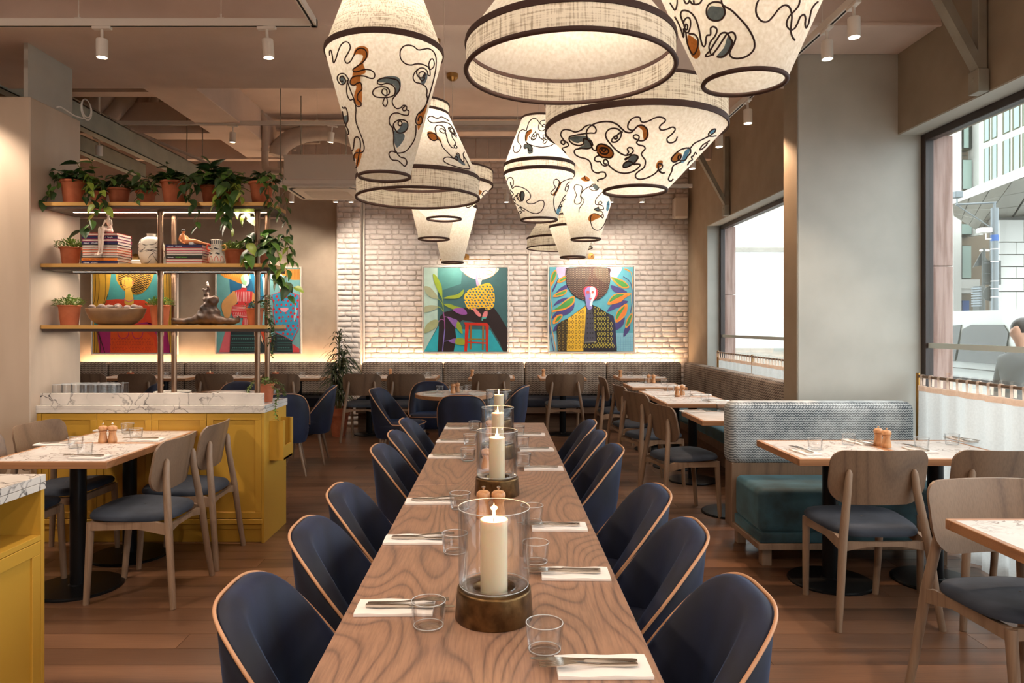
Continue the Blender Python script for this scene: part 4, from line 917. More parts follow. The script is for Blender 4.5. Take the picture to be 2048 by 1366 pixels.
def make_tub():
    t = bpy.data.objects.new('tub_chair', None); COL.objects.link(t)
    NS = 61
    def plan(s, k=1.0, ins=0.0):
        """horseshoe: s=-1..1, back at -y"""
        a_, b_ = .258*k-ins, .236*k-ins
        q = abs(s); sg = 1 if s > 0 else -1
        if q < .70:
            ph = q/.70*pi/2; c = abs(cos(ph))**.58; s_ = abs(sin(ph))**.62
            return (sg*b_*s_, -a_*c)
        u = (q-.70)/.30
        return (sg*(b_-.02*u*u), .15*u)
    def rim(s):
        x, y = plan(s); d = (y+.262)-.045; k_ = .03
        sp_ = k_*math.log(1+math.exp(min(40, d/k_)))
        return max(.462+.004*max(0, 1-abs(s)), .808-1.40*sp_-.034*min(1, abs(x)/.24)**3)
    def lean(z, y): return -.040*max(0, (z-.42)/.40)**1.3 if y < .05 else -.02*max(0, (z-.42)/.40)
    def P(s, z, ins, k):
        x, y = plan(s, k, ins); tw = 1-.10*max(0, (z-.62)/.2)**2*abs(x)/.25
        return (x*tw, y+lean(z, y), z)
    outer = []; ss = [-1+2*i/(NS-1) for i in range(NS)]
    for q in range(7):
        u = q/6; row = []
        for s in ss:
            z = .325+(rim(s)-.325)*u; k = .86+.14*min(1, (z-.325)/.22)**.6; row.append(P(s, z, 0, k))
        outer.append(row)
    top = []
    for (ins, dzz) in ((.008, .010), (.028, .015), (.050, .009)):
        top.append([P(s, rim(s)+dzz, ins*(1 if abs(s) < .97 else .5), 1.0) for s in ss])
    inner = []
    for q in range(6):
        u = q/5; inner.append([P(s, rim(s)-.012-(rim(s)-.012-.425)*u if rim(s) > .46 else .44-.002*q, .062+.034*u*max(0, 1-1.1*abs(s))+.010*sin(pi*u), 1.0) for s in ss])
    b = MB(); rows = outer+top+inner; b.grid(rows)
    for e in (0, NS-1):
        b.ngon([r[e] for r in rows])
    bk_ = b.build('backrest', M['blue_velvet'], t, smooth=70)
    pip = [P(s, rim(s)+.008, -.002, 1.0) for s in ss]
    # contrast piping runs round the rim and on round the seat front
    fr = [(.23-.46*i/10, 0, 0) for i in range(11)]
    front = []
    for i in range(1, 12):
        a = pi*i/12; front.append((.232*cos(a), .15+.085*sin(a)**.7, .462))
    MB().tube(pip+front, .0048, 7, closed=True).build('piping', M['piping'], bk_, smooth=80)
    def ring(k, z, fy=.09):
        out = []
        for i in range(40):
            a = 2*pi*i/40; c, s_ = cos(a), sin(a)
            x = .235*k*abs(c)**.7*(1 if c > 0 else -1); y = (.24 if s_ < 0 else .245)*k*abs(s_)**.7*(1 if s_ > 0 else -1)
            out.append((x, y-.008, z))
        return out
    MB().grid([ring(.02, .326), ring(.84, .326), ring(.90, .34), ring(.97, .40), ring(.985, .425)], closed_u=True).build('seat_base', M['blue_velvet'], t, smooth=60)
    MB().grid([ring(.97, .425), ring(.99, .445), ring(.97, .468), ring(.85, .480), ring(.45, .486), ring(.02, .487)], closed_u=True).build('seat', M['blue_velvet'], t, smooth=60)
    for sx in (-1, 1):
        for sy in (-1, 1):
            MB().tube([(sx*.205, sy*.195, 0), (sx*.165, sy*.155, .18), (sx*.135, sy*.125, .33)], [.0095, .0145, .018], 10).build('leg', M['chair_ash'], t)
    return t
tub = Maker(make_tub, 'chair', None)
E_, W_, N_, S_ = -pi/2, pi/2, 0.0, pi
jr = random.Random(11)
Ls = [1.78, 2.34, 2.86, 3.84, 4.35, 4.92]; Rs = [1.76, 2.33, 2.84, 3.84, 4.36, 4.86]
ordn = ['nearest the camera', 'second from the camera', 'third from the camera', 'fourth from the camera', 'fifth from the camera', 'farthest from the camera']
for i, y in enumerate(Ls): tub((-.368+jr.uniform(-.01, .01), y, 0), E_+jr.uniform(-.03, .03), 'blue velvet tub chair on the left side of the long table, '+ordn[i], 'tub chairs along the long table')
for i, y in enumerate(Rs): tub((.352+jr.uniform(-.01, .01), y, 0), W_+jr.uniform(-.03, .03), 'blue velvet tub chair on the right side of the long table, '+ordn[i], 'tub chairs along the long table')
for (x, y, r, lb) in ((-.35, 6.93, N_, 'tub chair at the round table seen from behind, beyond the long table end'), (-.76, 7.98, S_+.10, 'tub chair on the far side of the round table, facing the camera'),
    (-1.00, 7.30, E_-.25, 'tub chair at the left of the round table, seen from its side'), (.02, 7.75, W_-.35, 'tub chair at the right of the round table, behind the glass candle cylinders'),
    (-2.10, 7.05, N_+.25, 'tub chair just right of the yellow counter end, back towards the camera'), (-2.03, 7.65, W_+.12, 'tub chair in side view left of the tall potted plant'),
    (-2.93, 7.95, S_+.05, 'tub chair whose curved top shows just over the marble upstand, facing the camera'), (-3.95, 7.75, pi-.9, 'tub chair glimpsed above the marble upstand between the shelf posts and glasses')):
    tub((x, y, 0), r, lb, 'tub chairs at the round tables')
for (x, y, r, lb) in (
    (1.85, 3.66, .02, 'wooden chair seen from behind at the window tables, its whole back in view'), (2.46, 3.66, -.03, 'wooden chair cut by the right edge of the view, tucked at the window table'),
    (1.90, 2.64, pi+.10, 'large wooden chair in the right foreground, facing the camera behind the cropped table'),
    (-1.915, 3.93, W_, 'pale wooden chair nearest the camera at the right of the counter-side tables'), (-1.925, 4.49, W_+.04, 'pale wooden chair right beside the yellow counter doors'),
    (-2.70, 4.47, E_-.04, 'wooden chair on the far side of the counter-side tables, its back catching the light'), (-2.70, 3.90, E_, 'wooden chair at the left edge of the view, mostly cut off'),
    (1.40, 5.56, E_+.20, 'wooden chair nearest the camera in the row along the window banquette'), (1.39, 6.60, E_+.30, 'wooden chair second in the row along the window banquette'),
    (1.38, 7.32, E_+.12, 'wooden chair third in the row along the window banquette'), (1.38, 8.47, E_+.02, 'wooden chair last in the row along the window banquette'),
    (-1.71, 9.13, N_, 'wooden chair with grey seat right of the tall potted plant'), (-1.16, 9.13, N_, 'wooden chair behind the left side of the round table'),
    (-.10, 9.15, N_, 'wooden chair centred beyond the candles, under the left brick-wall painting'), (.82, 9.10, N_, 'wooden chair under the right brick-wall painting, fully in view'),
    (-5.15, 9.15, N_, 'wooden chair back beyond the counter, beside the plastered column'), (-4.53, 9.15, N_, 'wooden chair back beyond the counter, left of the front shelf post'),
    (-3.56, 9.15, N_, 'wooden chair back seen between the two shelf posts'), (-2.73, 9.15, N_, 'wooden chair back beyond the counter, right of the right-hand shelf posts')):
    wchair((x, y, 0), r, lb, 'wooden dining chairs')

# ================================================================ tables
def table(label, x0, x1, y0, y1, h=.75, ped=0.0, group='small marble-topped tables', base_r=.23):
    cx, cy_ = (x0+x1)/2, (y0+y1)/2
    t = thing('cafe_table', label, 'table', (cx, cy_, 0), 0, group)
    a, b_ = (x1-x0)/2, (y1-y0)/2; e = .024; th = .036
    MB().box(-a+e, a-e, -b_+e, b_-e, h-th+.004, h-.0005, 0).build('marble_inlay', M['marble_top'], t, smooth=0)
    bb = MB(); bb.box(-a, a, -b_, -b_+e, h-th, h, .002).box(-a, a, b_-e, b_, h-th, h, .002).box(-a, -a+e, -b_+e, b_-e, h-th, h, .002).box(a-e, a, -b_+e, b_-e, h-th, h, .002).box(-a+e, a-e, -b_+e, b_-e, h-th, h-th+.004)
    bb.build('oak_edging', M['edge_oak'], t, smooth=0)
    pd = -.20 if y0 > 9 else 0.0; br = .20 if y0 > 9 else base_r
    p_ = MB().lathe([(.042, .018), (.042, h-th-.02)], 0, pd, n=20, cap=False).lathe([(.05, h-th-.02), (.05, h-th-.008), (.10, h-th-.006), (.10, h-th)], 0, pd, n=20).build('pedestal', M['black_metal'], t)
    MB().lathe([(br, 0), (br, .008), (br-.008, .014), (.05, .019), (.036, .03)], 0, pd, n=40).build('foot_plate', M['black_metal'], p_)
    return t
table('counter-side table, the nearer of two pushed together by the yellow doors', -2.655, -2.01, 3.69, 4.292)
table('counter-side table, the farther of two, against the yellow doors', -2.655, -2.01, 4.298, 4.80)
table('window table nearer the aisle, fully in view beside the teal seat', 1.573, 2.185, 3.77, 4.40)
table('window table beside the sheer curtain, pushed against its neighbour', 2.191, 2.76, 3.77, 4.40)
table('table cropped at the right edge in the foreground', 1.617, 2.26, 1.98, 2.61)
table('table along the window banquette, nearest and half hidden by the teal-seated bench', 1.49, 2.12, 5.28, 5.88)
table('table along the window banquette, near half of the joined pair', 1.495, 2.13, 6.42, 7.06); table('table along the window banquette, far half of the joined pair', 1.495, 2.13, 7.066, 7.72)
table('table along the window banquette, between the joined pair and the corner table', 1.505, 2.13, 8.13, 8.74)
table('corner table in front of the brick wall banquette', 1.60, 2.22, 9.50, 10.10)
table('brick-wall table at the right of the tall potted plant', -2.03, -1.43, 9.50, 10.10); table('brick-wall table behind the two wooden chairs, its right half', -1.424, -.83, 9.50, 10.10)
table('brick-wall table under the left painting', -.41, .21, 9.50, 10.10); table('brick-wall table under the right painting', .54, 1.16, 9.50, 10.10)
table('rear table beyond the counter, nearest the plastered column', -5.38, -4.765, 9.50, 10.10); table('rear table beyond the counter, left of the shelf posts', -4.76, -4.14, 9.50, 10.10)
table('rear table seen between the shelf posts', -3.87, -3.25, 9.50, 10.10); table('rear table left of the tall potted plant', -2.98, -2.36, 9.50, 10.10)
# long table: two oak tops end to end
def long_table(label, y0, y1):
    t = thing('long_table', label, 'table', (-.025, (y0+y1)/2, 0), 0, 'long oak tables end to end')
    h = (y1-y0)/2
    MB().box(-.35, .35, -h+.003, h-.003, .716, .75, .002).build('tabletop', M['table_oak'], t, smooth=0)
    MB().box(-.27, .27, -h+.08, h-.08, .66, .716, .002).build('apron', M['dark_wood'], t, smooth=0)
    for s in (-1, 1):
        MB().box(-.04, .04, s*(h-.42)-.04, s*(h-.42)+.04, .03, .66, .003).build('leg', M['black_metal'], t, smooth=0)
        MB().box(-.25, .25, s*(h-.42)-.05, s*(h-.42)+.05, 0, .03, .003).build('foot_plate', M['black_metal'], t, smooth=0)
long_table('long dark oak table nearer the camera, laid with napkins and candles', 1.165, 3.17); long_table('long dark oak table farther away, its far end before the round table', 3.17, 5.185)
# round tables
def round_table(label, x, y, r=.40):
    t = thing('round_table', label, 'table', (x, y, 0), 0, 'round marble-topped tables')
    MB().lathe([(r-.022, .715), (r, .715), (r, .7505), (r-.022, .7505)], n=56, closed=True).build('oak_edging', M['edge_oak'], t, smooth=40)
    MB().lathe([(0, .716), (r-.022, .716), (r-.022, .75), (0, .75)], n=56, cap=False).build('marble_inlay', M['marble_top'], t, smooth=40)
    MB().lathe([(.036, .018), (.036, .70), (.13, .71), (.13, .716)], n=20, cap=False).build('pedestal', M['black_metal'], t)
    MB().lathe([(.27, 0), (.27, .008), (.262, .014), (.05, .019), (.036, .03)], n=40).build('foot_plate', M['black_metal'], t)
round_table('round marble table beyond the far end of the long table', -.463, 7.41); round_table('round marble table behind the counter end, among tub chairs', -2.83, 7.40, .40)

# ================================================================ banquettes
def cushion(x0, x1, y0, y1, z0, z1, r=.045, name='back_cushion', mat='weave_taupe', par=None, n=4, puff=0):
    """soft-edged block"""
    bm = bmesh.new(); bmesh.ops.create_cube(bm, size=1)
    for v in bm.verts: v.co = Vector(((x0+x1)/2+v.co.x*(x1-x0), (y0+y1)/2+v.co.y*(y1-y0), (z0+z1)/2+v.co.z*(z1-z0)))
    bmesh.ops.bevel(bm, geom=bm.edges[:], offset=min(r, (x1-x0)/2.1, (y1-y0)/2.1, (z1-z0)/2.1), segments=n, profile=.6, affect='EDGES')
    me = bpy.data.meshes.new(name); bm.to_mesh(me); bm.free(); me.materials.append(M[mat])
    me.polygons.foreach_set('use_smooth', [True]*len(me.polygons)); me.set_sharp_from_angle(angle=radians(50))
    return link(name, me, par)
def banquette_x(label, xs, yb=10.49, yf=10.20, yseat=9.80, base_y=9.80):
    t = thing('banquette', label, 'bench seat')
    x0, x1 = xs[0], xs[-1]
    for a, b_ in zip(xs, xs[1:]):
        cushion(a+.004, b_-.004, yf, yf+.16, .455, .93, .05, par=t)
        cushion(a+.004, min(b_, 2.09)-.004, yseat, yf+.02, .33, .46, .04, 'seat_cushion', 'banquette_seat', t)
    MB().box(x0, min(x1, 2.10), yseat+.02, yf+.16, .25, .335, .004).build('seat_rail', M['dark_wood'], t, smooth=0)
    MB().box(x0, x1, base_y+.18, base_y+.21, .0, .25).build('plinth_panel', M['dark_wood'], t, smooth=0)
    MB().box(x0, x1, yf+.16, yb, .80, .84).build('light_ledge', M['dark_wood'], t, smooth=0)
    MB().box(x0+.02, x1-.02, yf+.20, yf+.22, .845, .853).build('led_strip', M['led_cove'], t, smooth=0, label='warm light strip glowing up the wall')
    l = light('AREA', 'cove_light', ((x0+x1)/2, yf+.22, .875), 6.5*(x1-x0), (1.0, .60, .33), (pi, 0, 0), shape='RECTANGLE', size=(x1-x0), size_y=.03)
    return t
banquette_x('long patterned banquette under the brick wall paintings', [-1.955, -.795, .362, 1.525, 2.595])
banquette_x('patterned banquette along the plain rear wall beyond the counter', [-6.1, -5.55, -4.47, -3.42, -2.35])
t = thing('banquette', 'patterned banquette along the window wall, running from the corner to the pier', 'bench seat')
ys = [5.26, 6.27, 7.69, 9.10, 10.19]
for a, b_ in zip(ys, ys[1:]):
    cushion(2.602, 2.765, a+.004, b_-.004, .455, .93, .05, par=t)
    cushion(2.10, 2.62, a+.004, min(b_, 10.17)-.004, .33, .46, .04, 'seat_cushion', 'teal_velvet', t)
MB().box(2.12, 2.76, 5.26, 9.66, .25, .335, .004).build('seat_rail', M['dark_wood'], t, smooth=0)
MB().box(2.30, 2.33, 5.26, 9.66, 0, .25).build('plinth_panel', M['dark_wood'], t, smooth=0)
# freestanding bench with woven blue-grey back
t = thing('bench_seat', 'freestanding bench with blue-grey woven back and teal velvet seat', 'bench seat', (2.145, 4.5, 0))
cushion(-.625, .615, .255, .42, .525, .945, .075, 'back_cushion', 'weave_blue', t, 5)
MB().box(-.605, .60, .27, .405, .11, .54, .004).build('back_board', M['chair_ply'], t, smooth=0)
cushion(-.585, .60, -.20, .27, .205, .468, .05, 'seat_cushion', 'teal_velvet', t, 5)
cushion(-.588, .60, -.205, .27, .150, .212, .012, 'seat_border', 'teal_velvet', t, 2)
MB().box(-.60, .61, -.215, .405, .112, .150, .003).build('seat_frame', M['chair_ash'], t, smooth=0)
for sx in (-.53, .53):
    for sy in (-.13, .32): MB().box(sx-.03, sx+.03, sy-.03, sy+.03, 0, .113, .004).build('leg', M['chair_ash'], t, smooth=0)

# ================================================================ yellow counter
t = thing('serving_counter', 'yellow panelled counter with a thick white veined marble top', 'counter', (-1.57, 4.80, 0))
X0, X1, D = -1.56, 0.0, .49
MB().box(X0, X1-.0, .012, D, .09, .868).box(X0, X1, .05, D-.02, 0, .09).build('body', M['yellow_paint'], t, smooth=0)
def shaker_door(par, x0, x1, z0, z1, y=0, name='door'):
    b = MB(); w = .042; d = .012
    b.box(x0, x1, y+.0, y+.014, z0, z0+w, .0015).box(x0, x1, y, y+.014, z1-w, z1, .0015).box(x0, x0+w, y, y+.014, z0+w, z1-w, .0015).box(x1-w, x1, y, y+.014, z0+w, z1-w, .0015)
    b.box(x0+w, x1-w, y+.008, y+.014, z0+w, z1-w)
    return b.build(name, M['yellow_paint'], par, smooth=0)
xs = [-1.477+.0, -1.11, -.745, -.378, -.012]
for a, b_ in zip(xs, xs[1:]): shaker_door(t, a+.0015, b_-.0015, .165, .862, -.004)
MB().box(-1.56, -1.479, -.004, .012, .165, .862).build('filler_panel', M['yellow_paint'], t, smooth=0)
MB().box(X0, X1-.005, -.012, .03, .128, .160, .003).build('base_moulding', M['yellow_paint'], t, smooth=0)
MB().box(X0, X1-.012, .028, .052, 0, .128).build('plinth', M['yellow_paint'], t, smooth=0)
MB().box(-.012, .006, -.004, D, 0, .868, .001).build('end_panel', M['yellow_paint'], t, smooth=0)
MB().box(X0, .012, -.012, D+.012, .868, .893, .001).box(X0, .012, -.012, D+.012, .8945, .917, .001).build('countertop', M['marble_slab'], t, smooth=0)
MB().box(X0, -.012, .035, .058, .917, .995, .001).build('upstand', M['marble_slab'], t, smooth=0)
h = thing('menu_holder', 'yellow wooden menu holder fixed on the counter end', 'holder', (-1.564, 5.02, .56))
MB().box(0, .095, -.115, -.100, -.03, .24, .001).box(0, .095, .100, .115, -.03, .24, .001).box(0, .012, -.10, .10, -.03, .24).box(0, .095, -.10, .10, -.03, -.015).build('box', M['yellow_paint'], h, smooth=0)
MB().prism([(-.100, -.03), (.100, -.03), (.100, .24), (.075, .24), (.075, .065), (-.075, .065), (-.075, .24), (-.100, .24)], .083, .095, 'x').build('front_frame', M['yellow_paint'], h, smooth=0)
# near-left cabinet
t = thing('service_cabinet', 'yellow cabinet with an open niche and marble top in the left foreground', 'cabinet', (-1.617, 2.57, 0))
MB().box(-.62, 0, -1.25, 0, .868, .893, .001).box(-.62, 0, -1.25, 0, .8945, .920, .001).build('countertop', M['marble_slab'], t, smooth=0)
MB().box(-.60, -.003, -.022, -.003, 0, .868, .001).build('end_panel', M['yellow_paint'], t, smooth=0)
MB().box(-.60, -.004, -1.25, -.022, .690, .709, .001).box(-.60, -.58, -1.25, -.022, .0, .868).box(-.60, -.02, -1.25, -1.23, 0, .868).build('carcass', M['yellow_paint'], t, smooth=0)
b = MB()
for (a0, a1) in ((-.62, -.024), (-1.22, -.624)):
    b = MB(); w = .045
    b.box(-.02, -.003, a0, a1, .06, .06+w, .0015).box(-.02, -.003, a0, a1, .688-w, .688, .0015).box(-.02, -.003, a0, a0+w, .06+w, .688-w, .0015).box(-.02, -.003, a1-w, a1, .06+w, .688-w, .0015).box(-.02, -.011, a0+w, a1-w, .06+w, .688-w)
    b.build('door', M['yellow_paint'], t, smooth=0)
MB().box(-.58, -.04, -1.23, -.03, 0, .06).build('plinth', M['yellow_paint'], t, smooth=0)

# ================================================================ curtains
def curtain(label, y0, y1, zr, zb, posts, x=2.86, tabs=.075):
    t = thing('cafe_curtain', label, 'curtain', (x, y0, 0))
    nf = int((y1-y0)/.022); rows = []
    for (z, amp, e) in ((zr-.062, .010, 0), (zr-.10, .014, 0), (zr-.22, .018, 0), (zb+(zr-zb)*.45, .024, .3), (zb+.03, .030, .6), (zb+.004, .033, .7)):
        row = []
        for i in range(nf+1):
            y = (y1-y0)*i/nf; ph = y/tabs*pi
            row.append((amp*sin(ph+.5*sin(y*7))+.3*amp*sin(ph*2.3+1)-.01*e, y+.3*amp*cos(ph*.5+z*2), z))
        rows.append(row)
    MB().grid(rows[1:]).build('sheer_panel', M['sheer'], t, smooth=80, fix=False)
    hd = MB().grid(rows[:2]).grid([[ (p[0]-.004, p[1], p[2]) for p in rows[0]], [(p[0]-.004, p[1], p[2]) for p in rows[1]]]); hd.build('header_band', M['curtain_tab'], t, smooth=80, fix=False)
    MB().tube([(0, 0, zr), (0, y1-y0, zr)], .0105, 10).build('rod', M['pole_bronze'], t)
    y = tabs/2; me = None
    while y < y1-y0:
        if me is None:
            b = MB(); ring = [(.0135*cos(a), .0135*sin(a)) for a in [pi*i/6 for i in range(-1, 8)]]
            ring = [(.010, -.060)]+ring+[(-.010, -.060)]
            b.grid([[(u, -.013, v) for u, v in ring], [(u, .013, v) for u, v in ring]]); me = b.mesh('tab', M['curtain_tab'], smooth=60, fix=False)
        link('tab', me, t, loc=(0, y, zr)); y += tabs
    for p in posts: MB().tube([(-.0, p-y0, zb if zb > .3 else 0), (-.0, p-y0, zr+.022)], .013, 12).build('post', M['brass'], t)
    return t
curtain('sheer cafe curtain on a brass rail in the far window', 5.26, 9.42, 1.10, .43, (9.41, 8.13, 6.6), tabs=.085)
curtain('sheer cafe curtain to the floor in the right-hand window', 1.2, 4.90, 1.105, .012, (4.915,), tabs=.095)
# ================================================================ table settings
T = .7505
def make_glass(r=.041, h=.062):
    t = bpy.data.objects.new('tumbler', None); COL.objects.link(t)
    MB().lathe([(0, 0), (r*.80, 0), (r*.86, .004), (r*.93, h*.5), (r, h), (r-.0016, h+.0006), (r-.003, h), (r*.93-.003, h*.5), (r*.84-.003, .012), (0, .010)], n=36, cap=False).build('vessel', M['tumbler_glass'], t, smooth=50)
    MB().tube([(r*.83*cos(2*pi*k/36), r*.83*sin(2*pi*k/36), .006) for k in range(36)], .0013, 5, closed=True).build('base_ring', M['glass_edge_glint'], t, smooth=80)
    MB().tube([((r-.0015)*cos(2*pi*k/36), (r-.0015)*sin(2*pi*k/36), h) for k in range(36)], .0011, 5, closed=True).build('rim', M['glass_edge_glint'], t, smooth=80)
    return t
glass = Maker(make_glass, 'glass', 'tumblers on the tables')
def make_mill():
    t = bpy.data.objects.new('mill', None); COL.objects.link(t)
    MB().lathe([(.0, 0), (.024, 0), (.0255, .003), (.0255, .020), (.0235, .024), (.0235, .027), (.019, .050), (.0185, .058), (.023, .066), (.023, .069), (.018, .071)], n=22).build('body', M['mill_wood'], t, smooth=40)
    MB().lathe([(.018, .0712), (.0245, .074), (.026, .082), (.0245, .092), (.018, .098), (.006, .101)], n=22).build('cap', M['mill_wood'], t, smooth=60)
    MB().lathe([(.003, .100), (.003, .106), (.007, .109), (.007, .114), (.0, .117)], n=12).build('finial', M['cutlery'], t, smooth=60)
    return t
mill = Maker(make_mill, 'mill', 'wooden salt and pepper mills')
def make_setting():
    """napkin lying along x with the cutlery on top: built as three separate things"""
    return None
NAP = MB(); 
def nap_rows(z0, dx):
    rows = []
    for j in range(7):
        v = -.5+j/6; rows.append([((-.5+i/12)*.19+dx*.002*sin(i), v*.095, z0+.0012*sin(i*.9+j*.6)+.0008*sin(j*2.1)) for i in range(13)])
    return rows
NAP.grid(nap_rows(.0085, 0)); 
napf = MB(); r1 = nap_rows(.0072, 1)
rim_ = lambda R: [R[0][i] for i in range(13)]+[R[j][12] for j in range(1, 7)]+[R[6][i] for i in range(11, -1, -1)]+[R[j][0] for j in range(5, 0, -1)]
nb_ = MB(); nb_.grid(r1); a_ = rim_(r1); nb_.grid([a_, [(x*1.006, y*1.01, .0045) for x, y, z in a_], [(x, y, .0028) for x, y, z in a_], [(x*1.008, y*1.01, .0006) for x, y, z in a_], [(x, y, 0) for x, y, z in a_]], closed_u=True)
NAPM = nb_.mesh('napkin', M['napkin'], smooth=60)
def fork_mesh():
    b = MB(); L_ = .20
    prof = [(-.100, .0042, .0016), (-.092, .0052, .0020), (-.06, .0040, .0018), (-.02, .0022, .0018), (.02, .0024, .0018), (.040, .0075, .0012), (.055, .0115, .0010), (.064, .0118, .0010)]
    zc = lambda x: .0035 if x < 0 else .0035+.010*sin(min(1, x/.10)*pi)*.6
    rows = [[(x, -w, zc(x)-h), (x, w, zc(x)-h), (x, w, zc(x)+h), (x, -w, zc(x)+h)] for x, w, h in prof]
    b.grid(rows, closed_u=True)
    for k in range(4):
        y = -.0098+k*.0065; b.grid([[(x, y-.0016, zc(x)-.001+dz_), (x, y+.0016, zc(x)-.001+dz_), (x, y+.0016, zc(x)+.001+dz_), (x, y-.0016, zc(x)+.001+dz_)] for x, dz_ in ((.060, 0), (.080, .001), (.100, .004))], closed_u=True)
    b.ngon(rows[0]); return b.mesh('fork', M['cutlery'], smooth=50)
def knife_mesh():
    b = MB(); prof = [(-.11, .0045, .0028), (-.10, .0055, .0032), (-.05, .0045, .003), (-.005, .0042, .0028), (.0, .006, .001), (.05, .0088, .0008), (.09, .0080, .0007), (.108, .0035, .0006)]
    rows = [[(x, -w, .0032-h), (x, w, .0032-h), (x, w, .0032+h), (x, -w, .0032+h)] for x, w, h in prof]
    b.grid(rows, closed_u=True); b.ngon(rows[0]); b.ngon(rows[-1]); return b.mesh('knife', M['cutlery'], smooth=50)
FORK, KNIFE = fork_mesh(), knife_mesh()
sr = random.Random(5)
def setting(x, y, dirn, where, z=T, gl=None, grp='laid place settings'):
    """dirn: angle of the cutlery's head from +x"""
    dirn += sr.uniform(-.04, .04)
    o = link('napkin', NAPM, loc=(x, y, z), label='folded napkin at '+where, cat='napkin', group=grp); o.rotation_euler.z = dirn
    c, s = cos(dirn), sin(dirn); off = .016; fw = .022
    for nm, me, d, lift, tw, push in (('fork', FORK, .013, .0092, .06, .030), ('knife', KNIFE, -.012, .0092, -.05, .038)):
        o = link(nm, me, loc=(x+c*push-s*d, y+s*push+c*d, z+lift), label='steel %s on the napkin at ' % nm+where, cat=nm, group=grp); o.rotation_euler = (0, 0, dirn+tw+sr.uniform(-.02, .02))
    if gl: glass((gl[0], gl[1], z), sr.uniform(0, 6), 'clear glass tumbler at '+where)
def pxy(px, py): z = (CAM.z-T)*F/(py-CY); return PX(px, z), z
OL = ['the nearest left-hand place of the long table', 'the second left-hand place of the long table', 'the third left-hand place of the long table', 'the fourth left-hand place of the long table', 'the fifth left-hand place of the long table', 'the farthest left-hand place of the long table']
OR = [s.replace('left', 'right') for s in OL]
for i, (n, g) in enumerate((((785,1218),(857,1254)), ((828,1081),(909.6,1106)), ((860,1004),(920,1018)), ((893,914),(936,921)), ((905,883.5),(940,889.5)), ((917,856.5),(949,861)))):
    (x, y), gg = pxy(*n), pxy(*g); setting(-.255 if i == 0 else x, y, 0.0, OL[i], gl=gg)
for i, (n, g) in enumerate((((1205,1337),(1089,1302)), ((1150,1150),(1071,1126)), ((1118,1055.5),(1064,1045)), ((1087,938),(1046,931)), ((1073,900),(1045,895)), ((1060,870),(1037,871)))):
    (x, y), gg = pxy(*n), pxy(*g); setting(x, y, pi, OR[i], gl=gg)
# mills between the candles
for (px, py, lb) in ((967, 1036, 'left mill of the pair behind the nearest candle'), (997, 1036, 'right mill of the pair behind the nearest candle'), (973, 938, 'mill beside the second candle, seen through its glass'), (979, 872, 'mill beside the third candle')):
    x, y = pxy(px, py); mill((x, y, T), 0, 'wooden '+lb)

def make_hurricane():
    t = bpy.data.objects.new('candle_holder', None); COL.objects.link(t)
    MB().lathe([(.0, 0), (.0915, 0), (.0935, .003), (.089, .066), (.0885, .071), (.086, .073), (.055, .072), (.052, .069), (.050, .052), (0, .050)], n=56, cap=False).build('bronze_base', M['bronze'], t, smooth=50)
    MB().lathe([(.060, .0745), (.078, .0745), (.0835, .082), (.0855, .10), (.0868, .262), (.0862, .264), (.0850, .262), (.0838, .10), (.080, .083), (.060, .078), (.054, .0765), (.053, .060), (.0515, .060), (.0515, .0745)], n=64, closed=True).build('glass_cylinder', M['hurricane_glass'], t, smooth=50)
    for z, r in ((.264, .0859), (.080, .082)):
        MB().tube([(r*cos(2*pi*k/64), r*sin(2*pi*k/64), z) for k in range(64)], .0011, 5, closed=True).build('glass_rim', M['glass_edge_glint'], t, smooth=80)
    return t
def make_candle():
    t = bpy.data.objects.new('pillar_candle', None); COL.objects.link(t)
    MB().lathe([(.031, 0), (.0325, .003), (.0325, .174), (.0335, .180), (.0328, .184), (.0295, .1845), (.0270, .180), (.016, .176), (0, .1755)], n=40).build('wax', M['wax'], t, smooth=50)
    MB().tube([(0, 0, .175), (.0008, 0, .185), (.002, 0, .192)], .0009, 6).build('wick', M['wick'], t)
    MB().lathe([(0, .186), (.0028, .190), (.0036, .197), (.0028, .206), (.0012, .216), (0, .223)], n=12).build('flame', M['flame'], t, smooth=80)
    return t
hur = Maker(make_hurricane, 'candle holder', 'glass candle cylinders on bronze bases'); can = Maker(make_candle, 'candle', 'cream pillar candles')
for (px, z, lb) in ((988, 1.73, 'nearest the camera'), (994, 2.99, 'second from the camera'), (995.5, 3.83, 'third from the camera'), (997.5, 4.84, 'farthest from the camera')):
    x = PX(px, z); hur((x, z, T), z, 'tall glass cylinder on a hammered bronze base, '+lb)
    can((x, z, T+.0505), z*2, 'lit cream pillar candle inside the glass cylinder, '+lb)
    light('POINT', 'candle_flame', (x, z, T+.262), .9, (1.0, .52, .2), shadow_soft_size=.008)
# other tables: (napkin px, angle, place), glass px
def place(n, ang, where, g=None): (x, y) = pxy(*n); setting(x, y, ang, where, gl=pxy(*g) if g else None)
place((180, 915), pi, 'the near right place of the counter-side tables', (170, 909)); place((108, 889), 0, 'the near left place of the counter-side tables', (151, 896))
place((292, 880.5), pi, 'the far right place of the counter-side tables', (272, 877)); place((222, 861), 0, 'the far left place of the counter-side tables', (255, 866))
for (px, py, lb) in ((206, 885, 'left wooden mill on the counter-side tables'), (225, 884.5, 'right wooden mill on the counter-side tables')): x, y = pxy(px, py); mill((x, y, T), 0, lb)
place((1611, 905), pi/2+.1, 'the near place of the aisle-side window table', (1630, 899)); place((1716, 885), -pi/2+.2, 'the far place of the aisle-side window table', (1697, 889))
place((1840, 901), pi/2, 'the near place of the curtain-side window table', (1843, 897)); place((1922, 880), -pi/2, 'the far place of the curtain-side window table', (1904, 889))
